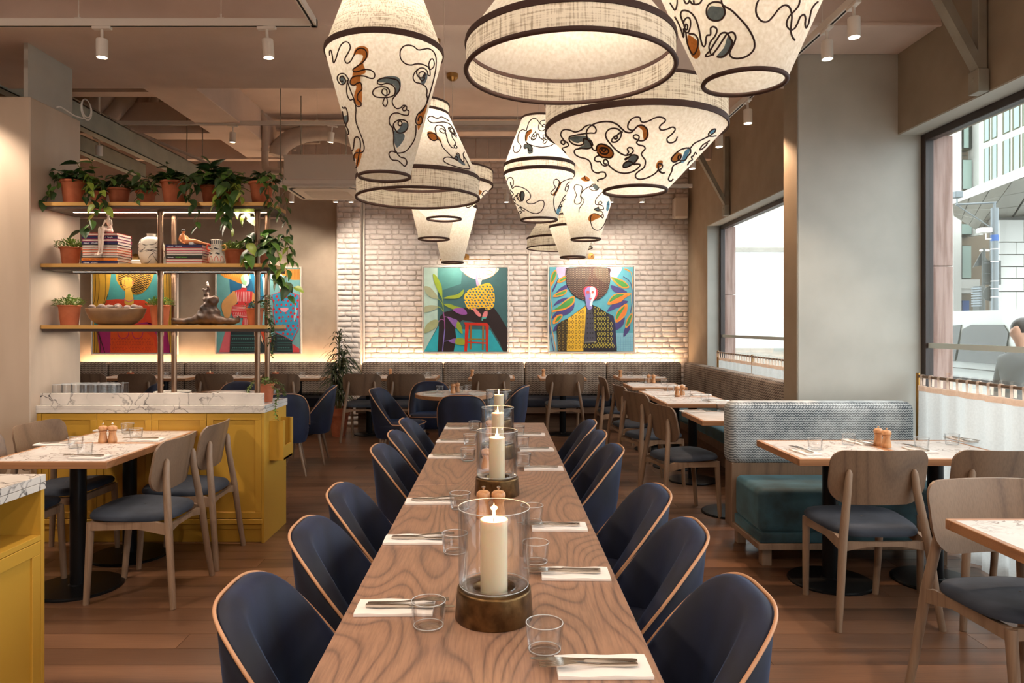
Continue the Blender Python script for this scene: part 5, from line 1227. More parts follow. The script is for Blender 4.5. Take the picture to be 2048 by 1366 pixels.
for (px, py, lb) in ((1756.5, 891, 'left wooden mill on the window tables'), (1773, 895, 'right wooden mill on the window tables')): x, y = pxy(px, py); mill((x, y, T), 0, lb)
# banquette row at the window: crop (1180,700) at 6.827
q = lambda a, b_: (1180+a/6.827, 700+b_/6.827)
place(q(1400, 840), 0, 'the aisle side of the nearest window-banquette table', q(1795, 845))
place(q(1010, 642), 0, 'the aisle side of the joined window-banquette tables, near half', q(1570, 690)); place(q(1760, 700), pi, 'the bench side of the joined window-banquette tables, near half')
place(q(880, 552), 0, 'the aisle side of the joined window-banquette tables, far half', q(1100, 570)); place(q(1520, 618), pi, 'the bench side of the joined window-banquette tables, far half', q(1320, 640))
place(q(620, 455), 0, 'the aisle side of the table before the corner', q(780, 455)); place(q(1180, 490), pi, 'the bench side of the table before the corner', q(1010, 480))
place(q(930, 375), pi, 'the corner table by the brick wall', q(750, 370)); x, y = pxy(*q(545, 366)); glass((x, y, T), 0, 'clear glass tumbler beside the mill on the corner table')
for (a, b_, lb) in ((1190, 635, 'left wooden mill on the joined window-banquette tables'), (1262, 618, 'right wooden mill on the joined window-banquette tables'), (802, 448, 'left wooden mill on the table before the corner'), (868, 450, 'right wooden mill on the table before the corner'), (415, 372, 'single wooden mill on the corner table')):
    x, y = pxy(*q(a, b_)); mill((x, y, T), 0, lb)
# brick wall and rear tables
for (px, y, lb) in ((758, 9.85, 'left end of the brick-wall table behind the two wooden chairs'), (856, 9.85, 'right end of the brick-wall table behind the two wooden chairs'), (1000, 9.9, 'brick-wall table under the left painting'), (1142, 9.9, 'brick-wall table under the right painting'),
    (332, 9.75, 'rear table left of the front shelf post'), (477, 9.85, 'rear table between the shelf posts'), (605, 9.8, 'rear table left of the tall plant')):
    glass((PX(px, y), y, T), 0, 'clear glass tumbler on the '+lb)
for (px, y, lb) in ((781, 9.95, 'brick-wall table behind the two wooden chairs'), (944.5, 9.85, 'brick-wall table under the left painting'), (1087, 9.9, 'brick-wall table under the right painting')): mill((PX(px, y), y, T), 0, 'wooden mill on the '+lb)
for (x, y, lb) in ((-1.02, 9.75, 'the brick-wall table, right end'), (-3.40, 9.75, 'the rear table between the shelf posts'), (-2.52, 9.78, 'the rear table left of the tall plant'), (-4.4, 9.75, 'the rear table left of the front shelf post'), (-4.95, 9.75, 'the rear table beside the column'), (.98, 9.75, 'the table under the right painting')): setting(x, y, 0, lb)
pot_small = None
for (px, lb) in ((261, 'small terracotta candle pot on the rear table beyond the glasses'), (420, 'small terracotta candle pot on the rear table between shelf posts'), (551, 'small terracotta candle pot on the rear table left of the tall plant')):
    x = PX(px, 9.9); t = thing('table_pot', lb, 'pot', (x, 9.9, T), 0, 'small terracotta table pots')
    MB().lathe([(0, 0), (.032, 0), (.040, .035), (.045, .036), (.045, .052), (.040, .052), (.036, .02), (0, .018)], n=20, cap=False).build('vessel', M['terracotta'], t)
    MB().lathe([(.012, .02), (.012, .075), (0, .078)], n=10).build('candle_stub', M['wax'], t)
# round table
for (px, py, lb) in ((880, 783.5, 'left'), (904.5, 784, 'second from the left'), (919, 785, 'third from the left'), (936.5, 782, 'right')): x, y = pxy(px, py); glass((x, y, T), 0, 'clear glass tumbler on the round table, %s of four' % lb)
for (px, py, lb) in ((906, 786.5, 'front'), (915, 784.5, 'back')): x, y = pxy(px, py); mill((x, y, T), 0, 'wooden mill on the round table, %s one of the pair' % lb)
setting(-.68, 7.35, .2, 'the left of the round table'); setting(-.22, 7.45, pi, 'the right of the round table')
glass((PX(556, 7.3), 7.25, T), 0, 'clear glass tumbler on the round table behind the counter end')
# tumblers standing on the counter, plates
def make_highball():
    t = bpy.data.objects.new('highball_glass', None); COL.objects.link(t); r, h = .0315, .128
    MB().lathe([(0, 0), (r*.86, 0), (r*.90, .004), (r, h), (r-.0025, h), (r*.90-.003, .014), (0, .012)], n=28, cap=False).build('vessel', M['tumbler_glass'], t, smooth=50)
    for (rr, z) in ((r-.0012, h), (r*.88, .004)): MB().tube([(rr*cos(2*pi*k/28), rr*sin(2*pi*k/28), z) for k in range(28)], .0012, 5, closed=True).build('rim', M['glass_edge_glint'], t, smooth=80)
    return t
hball = Maker(make_highball, 'glass', 'tall glasses lined up on the counter')
for r_ in range(3):
    for i in range(7):
        x = -3.025+i*.0675+.02*r_; y = 4.93+r_*.075
        if x < -2.60: hball((x, y, .9175), i, 'tall clear glass in the close rows on the marble counter beside the column')
for (px, z, n, r, m_, lb) in ((345, 5.10, 5, .125, 'white_china', 'stack of cream plates on the counter, left of three'), (400, 5.10, 4, .125, 'cutlery', 'stack of grey metal trays on the counter, middle of three'), (455, 5.10, 4, .125, 'white_china', 'stack of white plates on the counter, right of three')):
    x = PX(px, z)
    for i in range(n):
        zz = .918+i*.0125; o = MB().lathe([(0, 0), (r*.6, 0), (r*.68, .003), (r*.9, .010), (r, .013), (r*.995, .0155), (r*.88, .0125), (r*.66, .006), (0, .005)], n=36, cap=False).build('plate', M[m_], None, smooth=60)
        o.location = (x, z, zz); tag(o, lb.replace('stack of', 'one in the stack of').replace('plates', 'plates').replace('trays', 'trays'), 'plate', 'plates and trays on the counter')
# ================================================================ display shelves
sh = thing('shelf_unit', 'three-tier brass-edged shelf unit on tubular posts above the counter', 'shelf', (-2.30, 5.0, .92))
def SL(x, y, z): return (x+2.30, y-5.0, z-.92)
SX0, SX1, SY0, SY1 = -3.075, -1.535, 4.83, 5.23; SZ = (1.452, 1.866, 2.278)
def shelf_outline(ins=0, r=.05):
    x0, x1, y0, y1 = SX0+ins, SX1-ins, SY0+ins, SY1-ins
    pts = [(x0, y0)]
    for k in range(6): a = -pi/2+pi/2*k/5; pts.append((x1-r+r*cos(a), y0+r+r*sin(a)))
    for k in range(6): a = pi/2*k/5; pts.append((x1-r+r*cos(a), y1-r+r*sin(a)))
    pts.append((x0, y1)); return [(x+2.30, y-5.0) for x, y in pts]
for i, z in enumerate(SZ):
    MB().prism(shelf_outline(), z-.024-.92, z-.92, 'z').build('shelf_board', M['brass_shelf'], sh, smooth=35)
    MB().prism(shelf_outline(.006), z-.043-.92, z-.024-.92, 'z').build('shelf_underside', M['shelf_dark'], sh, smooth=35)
    if i: 
        MB().box(SX0+.12+2.3, SX1-.08+2.3, -.005, .010, z-.0445-.92, z-.0432-.92).build('led_strip', M['led_strip'], sh, smooth=0)
    light('AREA', 'shelf_led', (-2.30, 5.0, z-.047), 5.5 if i else 3.0, WARM2, (0, 0, 0), shape='RECTANGLE', size=1.35, size_y=.02)
for (x, y) in ((-2.318, 4.93), (-1.654, 4.93), (-2.315, 5.13), (-1.650, 5.13)):
    for (z0, z1) in ((.918, SZ[0]-.043), (SZ[0], SZ[1]-.043), (SZ[1], SZ[2]-.043)):
        if y > 5.0 and z0 < 1: pass
        MB().tube([SL(x, y, z0), SL(x, y, z1)], .0185, 16).build('post', M['pole_bronze'], sh)
        MB().tube([SL(x, y, z1-.03), SL(x, y, z1)], .022, 16).build('post_collar', M['pole_bronze'], sh)

# ---- books
def text(body, size, parent, loc, mat, scx=1.0):
    c = bpy.data.curves.new('lettering', 'FONT'); c.body = body; c.size = size; c.extrude = .0002; c.materials.append(M[mat]); c.resolution_u = 2
    o0 = bpy.data.objects.new('t_', c); me = bpy.data.meshes.new_from_object(o0); bpy.data.objects.remove(o0)
    if not me.materials: me.materials.append(M[mat])
    o = bpy.data.objects.new('lettering', me); COL.objects.link(o); o.parent = parent; o.location = loc; o.rotation_euler = (pi/2, 0, 0); o.scale = (scx, 1, 1); return o
def book(x0, x1, y0, y1, z, h, cover, spine, label, group, rz=0, words=None):
    t = thing('book', label, 'book', ((x0+x1)/2, (y0+y1)/2, z), rz, group); a, b_ = (x1-x0)/2, (y1-y0)/2; c = .0022
    bb = MB().box(-a, a, -b_, b_, 0, c).box(-a, a, -b_, b_, h-c, h)
    if spine: bb.box(-a, a, -b_, -b_+c, 0, h, 0)
    else: bb.box(-a, a, b_-c, b_, 0, h, 0)
    bb.build('cover', M[cover], t, smooth=0)
    MB().box(-a+.004, a-.004, -b_+(c+.0005 if spine else .004), b_-.003, c, h-c).build('pages', M['paper_edge'], t, smooth=0)
    if words:
        x = -a+.012
        for (w, sz, m_, adv, scx) in words: text(w, sz, t, (x, -b_-.0004, h*.26), m_, scx); x += adv
W1 = [('Mildreds', .012, 'letter_white', .052, .95), ('VEGAN', .0125, 'letter_white', 0, 1.05)]
z = SZ[1]
names = [('navy_cover', True, W1, 'dark navy book lying at the bottom of the left stack'),
 ('orange_cover', True, [('Mildreds', .012, 'letter_brown', .052, .95), ('EASY VEGAN', .0135, 'letter_brown', 0, 1.1)], 'orange-spined book second from the bottom of the left stack'),
 ('black_cover', False, None, 'book with pale page edges just above the orange one'), ('red_cover', False, None, 'red-covered book, page edges out, fourth from the bottom of the left stack'),
 ('orange_cover', False, None, 'orange-covered book, page edges out, in the middle of the left stack'), ('red_cover', False, None, 'red-covered book, page edges out, above the middle of the left stack'),
 ('black_cover', False, None, 'book with pale page edges just below the lower navy spine'), ('navy_cover', True, W1, 'navy-spined book fourth from the top of the left stack'),
 ('pink_cover', False, None, 'pink-covered book between the two navy spines of the left stack'), ('navy_cover', True, [(' ', .01, 'letter_white', .138, 1), ('LA', .0125, 'letter_white', .024, 1), ('Spuglia', .013, 'letter_white', 0, 1)], 'navy-spined book second from the top of the left stack'),
 ('red_cover', False, None, 'red-covered book on top of the left stack, under the seated figurine')]
for i, (cv, spn, wd, lb) in enumerate(names):
    h = .0212 if spn else .0175; j = random.uniform(-.002, .002)
    book(-2.822+j, -2.580+j, 4.868, 5.06, z, h, cv, spn, lb, 'cookbooks in the left stack', words=wd); z += h+.0003
STK1 = z
z = SZ[1]
names = [('red_cover', False, None, 'red-covered book at the bottom of the right stack'), ('red_cover', False, None, 'second book from the bottom of the right stack, page edges out'),
 ('black_cover', True, [('Mildreds', .012, 'letter_white', .052, .95), ('VEGETARIAN', .0125, 'letter_green', 0, 1.1)], 'black-spined book with green lettering in the right stack'),
 ('black_cover', False, None, 'book with pale page edges above the black spine of the right stack'), ('pink_cover', False, None, 'pink-covered book in the upper part of the right stack'), ('red_cover', False, None, 'red-covered book just under the navy one of the right stack'),
 ('navy_cover', True, W1, 'navy-spined book on top of the right stack, under the reclining figurine')]
for i, (cv, spn, wd, lb) in enumerate(names):
    h = .0212 if spn else .0175; j = random.uniform(-.002, .002)
    book(-2.252+j, -2.005+j, 4.868, 5.05, z, h, cv, spn, lb, 'cookbooks in the right stack', words=wd); z += h+.0003
STK2 = z

# ---- figurines (skinned bodies)
def skin(name, chains, mat, parent, sub=2, root=0):
    """chains: lists of (x,y,z,r); the first point of a later chain may be an index tuple ('@', i)"""
    me = bpy.data.meshes.new(name); vs = []; es = []; rad = []
    for ch in chains:
        prev = None
        for p in ch:
            if isinstance(p, int): prev = p; continue
            vs.append(p[:3]); rad.append(p[3]); i = len(vs)-1
            if prev is not None: es.append((prev, i))
            prev = i
    me.from_pydata(vs, es, []); o = bpy.data.objects.new(name, me); COL.objects.link(o)
    if parent: o.parent = parent
    md = o.modifiers.new('skin', 'SKIN'); 
    for i, r in enumerate(rad): me.skin_vertices[0].data[i].radius = (r, r)
    me.skin_vertices[0].data[root].use_root = True
    md.use_smooth_shade = True
    s = o.modifiers.new('sub', 'SUBSURF'); s.levels = sub; s.render_levels = sub
    me.materials.append(M[mat]); return o
def bake(o):
    """turn the modifiers into plain mesh"""
    dg = bpy.context.evaluated_depsgraph_get(); ev = o.evaluated_get(dg); me = bpy.data.meshes.new_from_object(ev); o.modifiers.clear(); old = o.data; mats = list(old.materials)
    o.data = me
    if not me.materials:
        for m_ in mats: me.materials.append(m_)
    me.polygons.foreach_set('use_smooth', [True]*len(me.polygons)); return o
# skin modifiers need their layer
_orig = bpy.data.meshes.new
def skin2(name, chains, mat, parent, sub=2):
    bm = bmesh.new(); lay_ = bm.verts.layers.skin.new('skin') if hasattr(bm.verts.layers, 'skin') and not bm.verts.layers.skin.keys() else bm.verts.layers.skin.verify()
    idx = []; 
    for ch in chains:
        prev = None
        for p in ch:
            if isinstance(p, int): prev = idx[p]; continue
            v = bm.verts.new(p[:3]); v[lay_].radius = (p[3], p[3]); idx.append(v)
            if prev is not None: bm.edges.new((prev, v))
            prev = v
    idx[0][lay_].use_root = True
    me = bpy.data.meshes.new(name); bm.to_mesh(me); bm.free(); me.materials.append(M[mat])
    o = bpy.data.objects.new(name, me); COL.objects.link(o)
    if parent: o.parent = parent
    md = o.modifiers.new('skin', 'SKIN'); md.use_smooth_shade = True
    s = o.modifiers.new('sub', 'SUBSURF'); s.levels = sub; s.render_levels = sub
    bpy.context.view_layer.update(); return bake(o)
def blob(name, balls, mat, parent, vox=.006, sm=6, rough=0):
    bm = bmesh.new()
    for (x, y, z, rx, ry, rz) in balls:
        g = bmesh.ops.create_icosphere(bm, subdivisions=3, radius=1)
        for v in g['verts']: v.co = Vector((x+v.co.x*rx, y+v.co.y*ry, z+v.co.z*rz))
    me = bpy.data.meshes.new(name); bm.to_mesh(me); bm.free(); me.materials.append(M[mat]); o = bpy.data.objects.new(name, me); COL.objects.link(o)
    if parent: o.parent = parent
    r = o.modifiers.new('r', 'REMESH'); r.mode = 'VOXEL'; r.voxel_size = vox
    s = o.modifiers.new('s', 'SMOOTH'); s.factor = .5; s.iterations = sm
    bpy.context.view_layer.update(); bake(o)
    if rough:
        for v in o.data.vertices: c = v.co; v.co = c+v.normal*(sin(c.x*70+3)*cos(c.z*60+c.y*50)*rough+sin(c.x*131+c.z*97)*rough*.5)
    return o
def chain_balls(ch, step=.45):
    out = []
    for a, b in zip(ch, ch[1:]):
        L_ = (Vector(b[:3])-Vector(a[:3])).length; n = max(1, int(L_/(min(a[3], b[3])*step)))
        for k in range(n+1):
            u = k/n; p = [a[i]+(b[i]-a[i])*u for i in range(4)]; out.append((p[0], p[1], p[2], p[3], p[3], p[3]))
    return out
# seated pale figure: pelvis on the stack edge, long shins hanging in front
t = thing('seated_figurine', 'slim pale clay figurine sitting on the left book stack, legs dangling', 'figurine', (PX(212, 4.86), 4.86, STK1))
K = .95
B_ = []
for ch in ([(.012,.040,.014,.015),(.008,.038,.045,.012),(.004,.034,.070,.017),(.0,.030,.088,.013),(0,.028,.103,.0065),(0,.027,.112,.0065)], [(0,.026,.124,.0115),(0,.027,.133,.010)],
 [(.006,.034,.014,.013),(-.020,.004,.020,.011),(-.034,-.014,.022,.011)], [(-.034,-.014,.022,.011),(-.036,-.018,-.030,.0085),(-.034,-.018,-.070,.0098),(-.036,-.018,-.128,.0062),(-.042,-.022,-.146,.0070),(-.060,-.030,-.153,.0050)],
 [(.014,.032,.014,.013),(-.002,-.004,.020,.011),(-.012,-.016,.022,.011)], [(-.012,-.016,.022,.011),(-.013,-.019,-.030,.0085),(-.013,-.019,-.070,.0098),(-.017,-.019,-.128,.0062),(-.022,-.023,-.147,.0070),(-.038,-.032,-.154,.0050)],
 [(-.018,.028,.086,.007),(-.027,.016,.056,.0052),(-.026,.0,.036,.0048),(-.032,-.016,.034,.006)], [(.018,.028,.086,.007),(.027,.022,.056,.0052),(.020,.004,.038,.0048),(-.012,-.012,.036,.006)]): B_ += chain_balls(ch)
blob('body', B_, 'pale_clay', t, .0026, 3)
# reclining orange figure with black hair
t = thing('reclining_figurine', 'glossy orange nude figurine with black hair reclining on the right book stack', 'figurine', (PX(372, 4.93), 4.93, STK2))
B_ = []
for ch in ([(-.002,0,.022,.021),(-.016,0,.044,.018),(-.022,0,.064,.018),(-.020,0,.078,.008)], [(-.017,-.003,.094,.0115),(-.017,-.003,.099,.0105)], [(.0,-.004,.022,.020),(.032,-.008,.026,.019),(.062,-.010,.028,.016),(.095,-.008,.020,.012),(.130,-.004,.012,.008),(.158,0,.009,.006)],
 [(.0,.012,.022,.020),(.032,.016,.024,.017),(.070,.018,.024,.013),(.105,.014,.014,.010),(.140,.012,.009,.007)], [(-.030,-.018,.062,.0085),(-.035,-.026,.036,.007),(-.012,-.032,.016,.006),(.004,-.034,.009,.006)], [(-.006,.018,.062,.0085),(.012,.014,.044,.007),(.028,.008,.040,.006)]): B_ += chain_balls(ch)
blob('body', B_, 'orange_figure', t, .0028, 3)
MB().lathe([(0, .088), (.009, .090), (.0135, .097), (.012, .106), (.006, .112), (0, .113)], cx=-.018, cy=-.001, n=14).build('hair', M['black_hair'], t)
cushion(.030, .062, -.03, .03, .0, .022, .008, 'white_drape', 'white_china', t, 2)
# rounded cream jar with brown scratches
x, z = PX(303, 4.98), 4.98; JP = [(0, 0), (.048, 0), (.064, .012), (.082, .07), (.083, .135), (.070, .175), (.040, .193), (.030, .197), (.030, .214), (.033, .217), (.028, .217), (.026, .20), (0, .19)]
t = thing('stoneware_jar', 'rounded cream jar streaked with brown brush strokes', 'vase', (x, z, SZ[1]))
MB().lathe(JP, n=44, cap=False).build('vessel', M['cream_ceramic'], t, smooth=60)
def on_jar(a, h, prof, off=.0008):
    for (r0, z0), (r1, z1) in zip(prof, prof[1:]):
        if z1 > z0 and z0 <= h <= z1: r = r0+(r1-r0)*(h-z0)/(z1-z0)+off; return (r*sin(a), -r*cos(a), h)
rj = random.Random(3)
for k in range(20):
    a0 = rj.uniform(-1.3, 1.3); h0 = rj.uniform(.03, .17); da = rj.uniform(.5, 1.1)*rj.choice((-1, 1)); dh = rj.uniform(-.07, .07); cv = rj.uniform(-.02, .02)
    P = []
    for i in range(14):
        u = i/13; p = on_jar(a0+da*u, min(.185, max(.01, h0+dh*u+cv*4*u*(1-u))), JP)
        if p: P.append(p)
    rr = [max(.0006, rj.uniform(.0016, .0030)*sin(pi*min(1, max(0, i/(len(P)-1))))) for i in range(len(P))]
    MB().tube(P, rr, 5).build('brush_stroke', M['brown_glaze'], t, smooth=80)
# patterned two-handled jug
x, z = PX(433, 4.90), 4.90; VP = [(0, 0), (.036, 0), (.050, .012), (.056, .035), (.050, .062), (.038, .080), (.036, .088), (.040, .098), (.038, .112), (.036, .118), (.038, .165), (.035, .167), (.033, .12), (0, .11)]
t = thing('patterned_jug', 'small cream jug with painted arches, dark bands and two looped handles', 'vase', (x, z, SZ[1]))
MB().lathe(VP, n=40, cap=False).build('vessel', M['cream_ceramic'], t, smooth=50)
for s, m_ in ((-1, 'red_glaze'), (1, 'brass_shelf')): MB().tube(spline([(s*.036, 0, .128), (s*.056, 0, .132), (s*.066, 0, .116), (s*.058, 0, .098), (s*.038, 0, .096)], 6), .0055, 8).build('handle', M[m_], t, smooth=80)
for k in range(-4, 5):
    a = k*.38
    MB().tube([on_jar(a, .135, VP, .0003), on_jar(a, .160, VP, .0003)], .0028, 6).build('painted_mark', M['black_glaze'], t)
    MB().lathe([(0, -.0022), (.0022, 0), (0, .0022)], n=6).xf(Matrix.Translation(on_jar(a+.12, .126, VP, .0003))).build('painted_mark', M['black_glaze'], t)
for (a0, a1, h) in ((-1.2, -.35, .104), (-.1, .75, .104), (-1.0, -.25, .070), (.15, .85, .070)):
    MB().tube([on_jar(a0+(a1-a0)*i/6, h+.003*sin(i), VP, .0006) for i in range(7)], [.002, .0045, .0052, .0055, .0052, .0045, .002], 6).build('painted_mark', M['black_glaze'], t, smooth=80)
for a in (-1.05, -.35, .35, 1.05): MB().tube([on_jar(a+.22*cos(pi-q_), .018+.034*sin(q_), VP, .0006) for q_ in [pi*i/12 for i in range(13)]], .0018, 5).build('painted_arch', M['red_glaze'], t, smooth=80)
# wide bowl of clay balls
x, z = PX(232, 5.0), 5.0
BP = [(0, 0), (.10, 0), (.135, .012), (.180, .05), (.200, .095), (.205, .115), (.200, .118), (.193, .112), (.17, .055), (.12, .03), (0, .026)]
t = thing('clay_bowl', 'wide glazed brown bowl on the bottom shelf filled with clay balls', 'bowl', (x, z, SZ[0])); MB().lathe(BP, n=56, cap=False, sy=.62).build('vessel', M['bowl_clay'], t, smooth=60)
k = 0
for (dx, dy, r) in ((-.155,-.02,.026),(-.118,.0,.020),(-.085,-.03,.028),(-.05,.0,.024),(-.012,-.03,.020),(.03,-.03,.029),(.07,.01,.022),(.095,-.035,.020),(.135,-.02,.027),(.165,.0,.022),(-.13,.05,.022),(-.06,.055,.024),(.0,.04,.023),(.06,.055,.022),(.12,.045,.024),(.175,-.01,.018),(-.175,.01,.018),(.05,-.07,.02),(-.04,-.075,.02),(.115,-.06,.018)):
    k += 1; o = MB().lathe([(r*sin(pi*i/10), -r*cos(pi*i/10)) for i in range(11)], n=16, cap=False).build('clay_ball', M['ball_clay'], None, smooth=80)
    o.location = (x+dx, z+dy, SZ[0]+.112+r*.35-abs(dx)*.02); tag(o, 'round grey-pink clay ball heaped in the wide brown bowl', 'ball', 'clay balls in the bowl')
bb = MB()
MB().lathe([(0, .095), (.185, .097), (.186, .10), (0, .105)], n=30, cap=False, sy=.62).build('filling', M['ball_clay'], t, smooth=60)
# dark bronze lump sculpture
x, z = PX(416, 5.0), 5.0; t = thing('bronze_sculpture', 'dark lumpy bronze figure sitting with legs spread, small white bird on its hand', 'sculpture', (x, z, SZ[0]))
B_ = [(0,0,.050,.095,.070,.055),(.006,0,.085,.078,.06,.045),(.002,0,.105,.066,.055,.045),(.012,-.004,.135,.050,.045,.030),(.030,-.006,.165,.048,.040,.036),(.004,0,.175,.040,.036,.034),(-.004,0,.205,.026,.024,.030),(.045,-.01,.178,.034,.030,.028)]
for ch in ([(-.05,-.02,.040,.038),(-.115,-.03,.028,.026),(-.170,-.035,.026,.024),(-.215,-.036,.026,.022),(-.232,-.038,.042,.012)], [(.05,-.02,.040,.038),(.125,-.03,.028,.026),(.175,-.035,.024,.025),(.214,-.038,.030,.020),(.226,-.04,.062,.009)],
 [(-.006,0,.205,.020),(-.012,0,.235,.017),(-.030,-.004,.250,.010)], [(.0,0,.225,.014),(.002,-.004,.268,.011)]): B_ += chain_balls(ch)
blob('body', B_, 'sculpture_bronze', t, .0055, 4, .0030)
skin2('bird', [[(-.002, -.004, .272, .009), (-.002, -.004, .290, .008), (-.004, -.006, .302, .0075)], [0, (.008, 0, .268, .004)]], 'white_china', t)

# ================================================================ pots and plants
def pot(r1, h, lip=.016, r0=None):
    r0 = r0 or r1*.66
    return [(0, 0), (r0, 0), (r0+(r1*.92-r0)*.8, h-lip*1.3), (r1*.93, h-lip), (r1, h-lip*.8), (r1, h-.003), (r1*.985, h), (r1*.90, h), (r1*.86, h-.02), (0, h-.022)]
def leaf_mesh(name, mat, L_=.07, W_=.045, heart=True, fold=.25, droop=.25, n=7):
    rows = []
    for i in range(n):
        u = i/(n-1); w = W_/2*(sin(pi*min(1, u**.62))**.85 if heart else sin(pi*u**.8)); w = max(w, .0004)
        zc = -droop*L_*u*u; y = L_*u
        back = -L_*.10*(1-u)**4 if heart else 0
        rows.append([(-w, y+back*1.5, zc+fold*w), (-w*.5, y+back*.5, zc+fold*w*.35), (0, y, zc-.0006), (w*.5, y+back*.5, zc+fold*w*.35), (w, y+back*1.5, zc+fold*w)])
    return MB().grid(rows).mesh(name, M[mat], smooth=60, fix=False)
LV = {k: [leaf_mesh('leaf', k, L_, W_, True, f, d) for (L_, W_, f, d) in ((.062, .046, .25, .2), (.052, .040, .4, .45), (.075, .050, .15, .35))] for k in ('leaf_dark', 'leaf_mid', 'leaf_lime', 'leaf_variegated')}
def leaf_at(par, mats, p, dir_, roll=0, s=1.0, rng=random):
    me = rng.choice(LV[rng.choice(mats)]); d = Vector(dir_).normalized(); up = Vector((0, 0, 1)) if abs(d.z) < .93 else Vector((0, -1, 0))
    x = d.cross(up).normalized(); zz = x.cross(d).normalized(); Mx = Matrix((x, d, zz)).transposed().to_4x4() @ Matrix.Rotation(roll, 4, 'Y')
    o = link('leaf', me, par); o.matrix_local = Matrix.Translation(p) @ Mx @ Matrix.Scale(s, 4); return o
def vine_plant(label, px, z, top, r, h, mats, crown, vines, seed, tall=.08, leafs=1.0, group='potted trailing plants', sx=1.0, back=0):
    """crown: number of leaves over the pot; vines: list of point lists (pixels) the shoots follow"""
    rng = random.Random(seed); x = PX(px, z)
    t = thing('potted_plant', label, 'plant', (x, z, top), 0, group)
    MB().lathe(pot(r, h), n=36, cap=False).build('pot', M['terracotta'], t, smooth=50)
    MB().lathe([(0, h-.014), (r*.88, h-.014)], n=20, cap=False).build('soil', M['soil'], t)
    for k in range(int(crown*1.7)):
        a = rng.uniform(0, 2*pi); q = rng.uniform(.1, 1); rr = r*q*1.1
        p = Vector((rr*cos(a), rr*sin(a)*.8, h+rng.uniform(.0, tall)*(1.1-q*.5))); d = Vector((cos(a)*(.4+q), sin(a)*(.4+q)-.25, rng.uniform(-.35, .75)*(1.1-q)))
        MB().tube(spline([(p.x*.3, p.y*.3, h-.015), (p.x*.7, p.y*.7, (h+p.z)/2+.01), tuple(p)], 3), .0014, 4).build('stem', M['stem'], t, smooth=80)
        leaf_at(t, mats, p, d, rng.uniform(-.5, .5), rng.uniform(.85, 1.3)*leafs, rng)
    for vn in vines:
        P = [(0, 0, h-.01)]
        for (a, b_, c) in vn: q = at(a, b_, c); P.append((q.x-x, q.y-z, q.z-top))
        S = spline(P, 6); MB().tube(S, .0016, 5).build('stem', M['stem'], t, smooth=80)
        ln = 0; nxt = .05; side = 1
        for a, b_ in zip(S, S[1:]):
            ln += (b_-a).length
            if ln > nxt:
                nxt = ln+rng.uniform(.022, .036); side = -side; tdir = (b_-a).normalized()
                d = tdir*.6+Vector((side*.8, -.45, -.35)); leaf_at(t, mats, b_, d, rng.uniform(-.6, .6), rng.uniform(.75, 1.2)*leafs, rng)
    return t
TOP = SZ[2]+.0005
vine_plant('trailing plant in the leftmost large terracotta pot on the top shelf', 147, 4.97, TOP, .088, .168, ['leaf_dark','leaf_dark','leaf_mid'], 26, [[(110,340,4.95),(95,365,4.93),(100,392,4.9)], [(120,350,4.9),(112,375,4.88),(86,402,4.84)], [(170,350,4.9),(176,372,4.86),(168,400,4.8)]], 1, .07)
vine_plant('trailing plant with lime new leaves in the second pot on the top shelf', 197, 5.06, TOP, .060, .11, ['leaf_mid','leaf_lime','leaf_dark'], 14, [[(178,350,4.9),(182,390,4.82),(190,420,4.80),(178,450,4.80),(160,462,4.80)], [(200,360,4.88),(205,395,4.80),(212,415,4.8)], [(160,335,5.0),(150,322,5.0)], [(184,330,5.0),(178,318,5.0)]], 2, .10, 1.15)
vine_plant('bushy plant in the brown pot third from the left on the top shelf', 238, 5.08, TOP, .078, .135, ['leaf_dark','leaf_dark','leaf_mid'], 22, [[(262,345,4.95),(278,352,4.9),(284,375,4.86)], [(225,350,4.9),(222,372,4.85)]], 3, .07)
vine_plant('fine dark trailing plant in the low pot left of the tall terracotta pot', 292, 5.10, TOP, .070, .12, ['leaf_dark','leaf_dark','leaf_mid'], 20, [[(285,360,4.9),(280,385,4.86),(275,402,4.83)], [(300,350,4.9),(312,362,4.9),(300,385,4.85)]], 4, .06, .85)
vine_plant('dark-leaved plant in the widest terracotta pot at the middle of the top shelf', 349, 4.97, TOP, .096, .163, ['leaf_dark','leaf_dark','leaf_mid'], 30, [[(335,335,5.0),(334,322,5.0)], [(372,350,4.86),(362,372,4.80),(368,395,4.8)], [(378,360,4.85),(380,395,4.8),(396,425,4.79),(392,455,4.79)]], 5, .06, .95)
vine_plant('large glossy-leaved plant in the pot right of the middle of the top shelf', 424, 5.03, TOP, .080, .142, ['leaf_dark','leaf_mid','leaf_dark'], 30, [[(430,345,4.9),(452,380,4.8),(450,420,4.79),(458,450,4.79)], [(440,350,4.9),(470,345,4.9)], [(395,350,4.9),(388,385,4.82)]], 6, .15, 1.45)
vine_plant('variegated plant spilling over the shelf edge, right of the glossy-leaved one', 462, 5.07, TOP, .075, .135, ['leaf_variegated','leaf_variegated','leaf_lime'], 20, [[(445,372,4.86),(436,400,4.80),(428,415,4.79)], [(470,370,4.85),(480,390,4.8),(474,405,4.79)], [(455,380,4.84),(447,430,4.79),(456,452,4.79)], [(492,430,5.0),(505,440,5.0)]], 7, .10, 1.4)
vine_plant('trailing plant in the rightmost terracotta pot on the top shelf', 523, 4.98, TOP, .088, .158, ['leaf_dark','leaf_mid','leaf_dark'], 16, [[(540,345,4.86),(546,372,4.80),(556,405,4.82),(562,440,4.86)], [(535,355,4.84),(540,400,4.79),(560,425,4.82),(576,450,4.86),(580,470,4.88)], [(560,350,4.9),(568,385,4.88),(575,415,4.88)], [(525,360,4.84),(533,395,4.79),(545,420,4.8)]], 8, .06, .85)
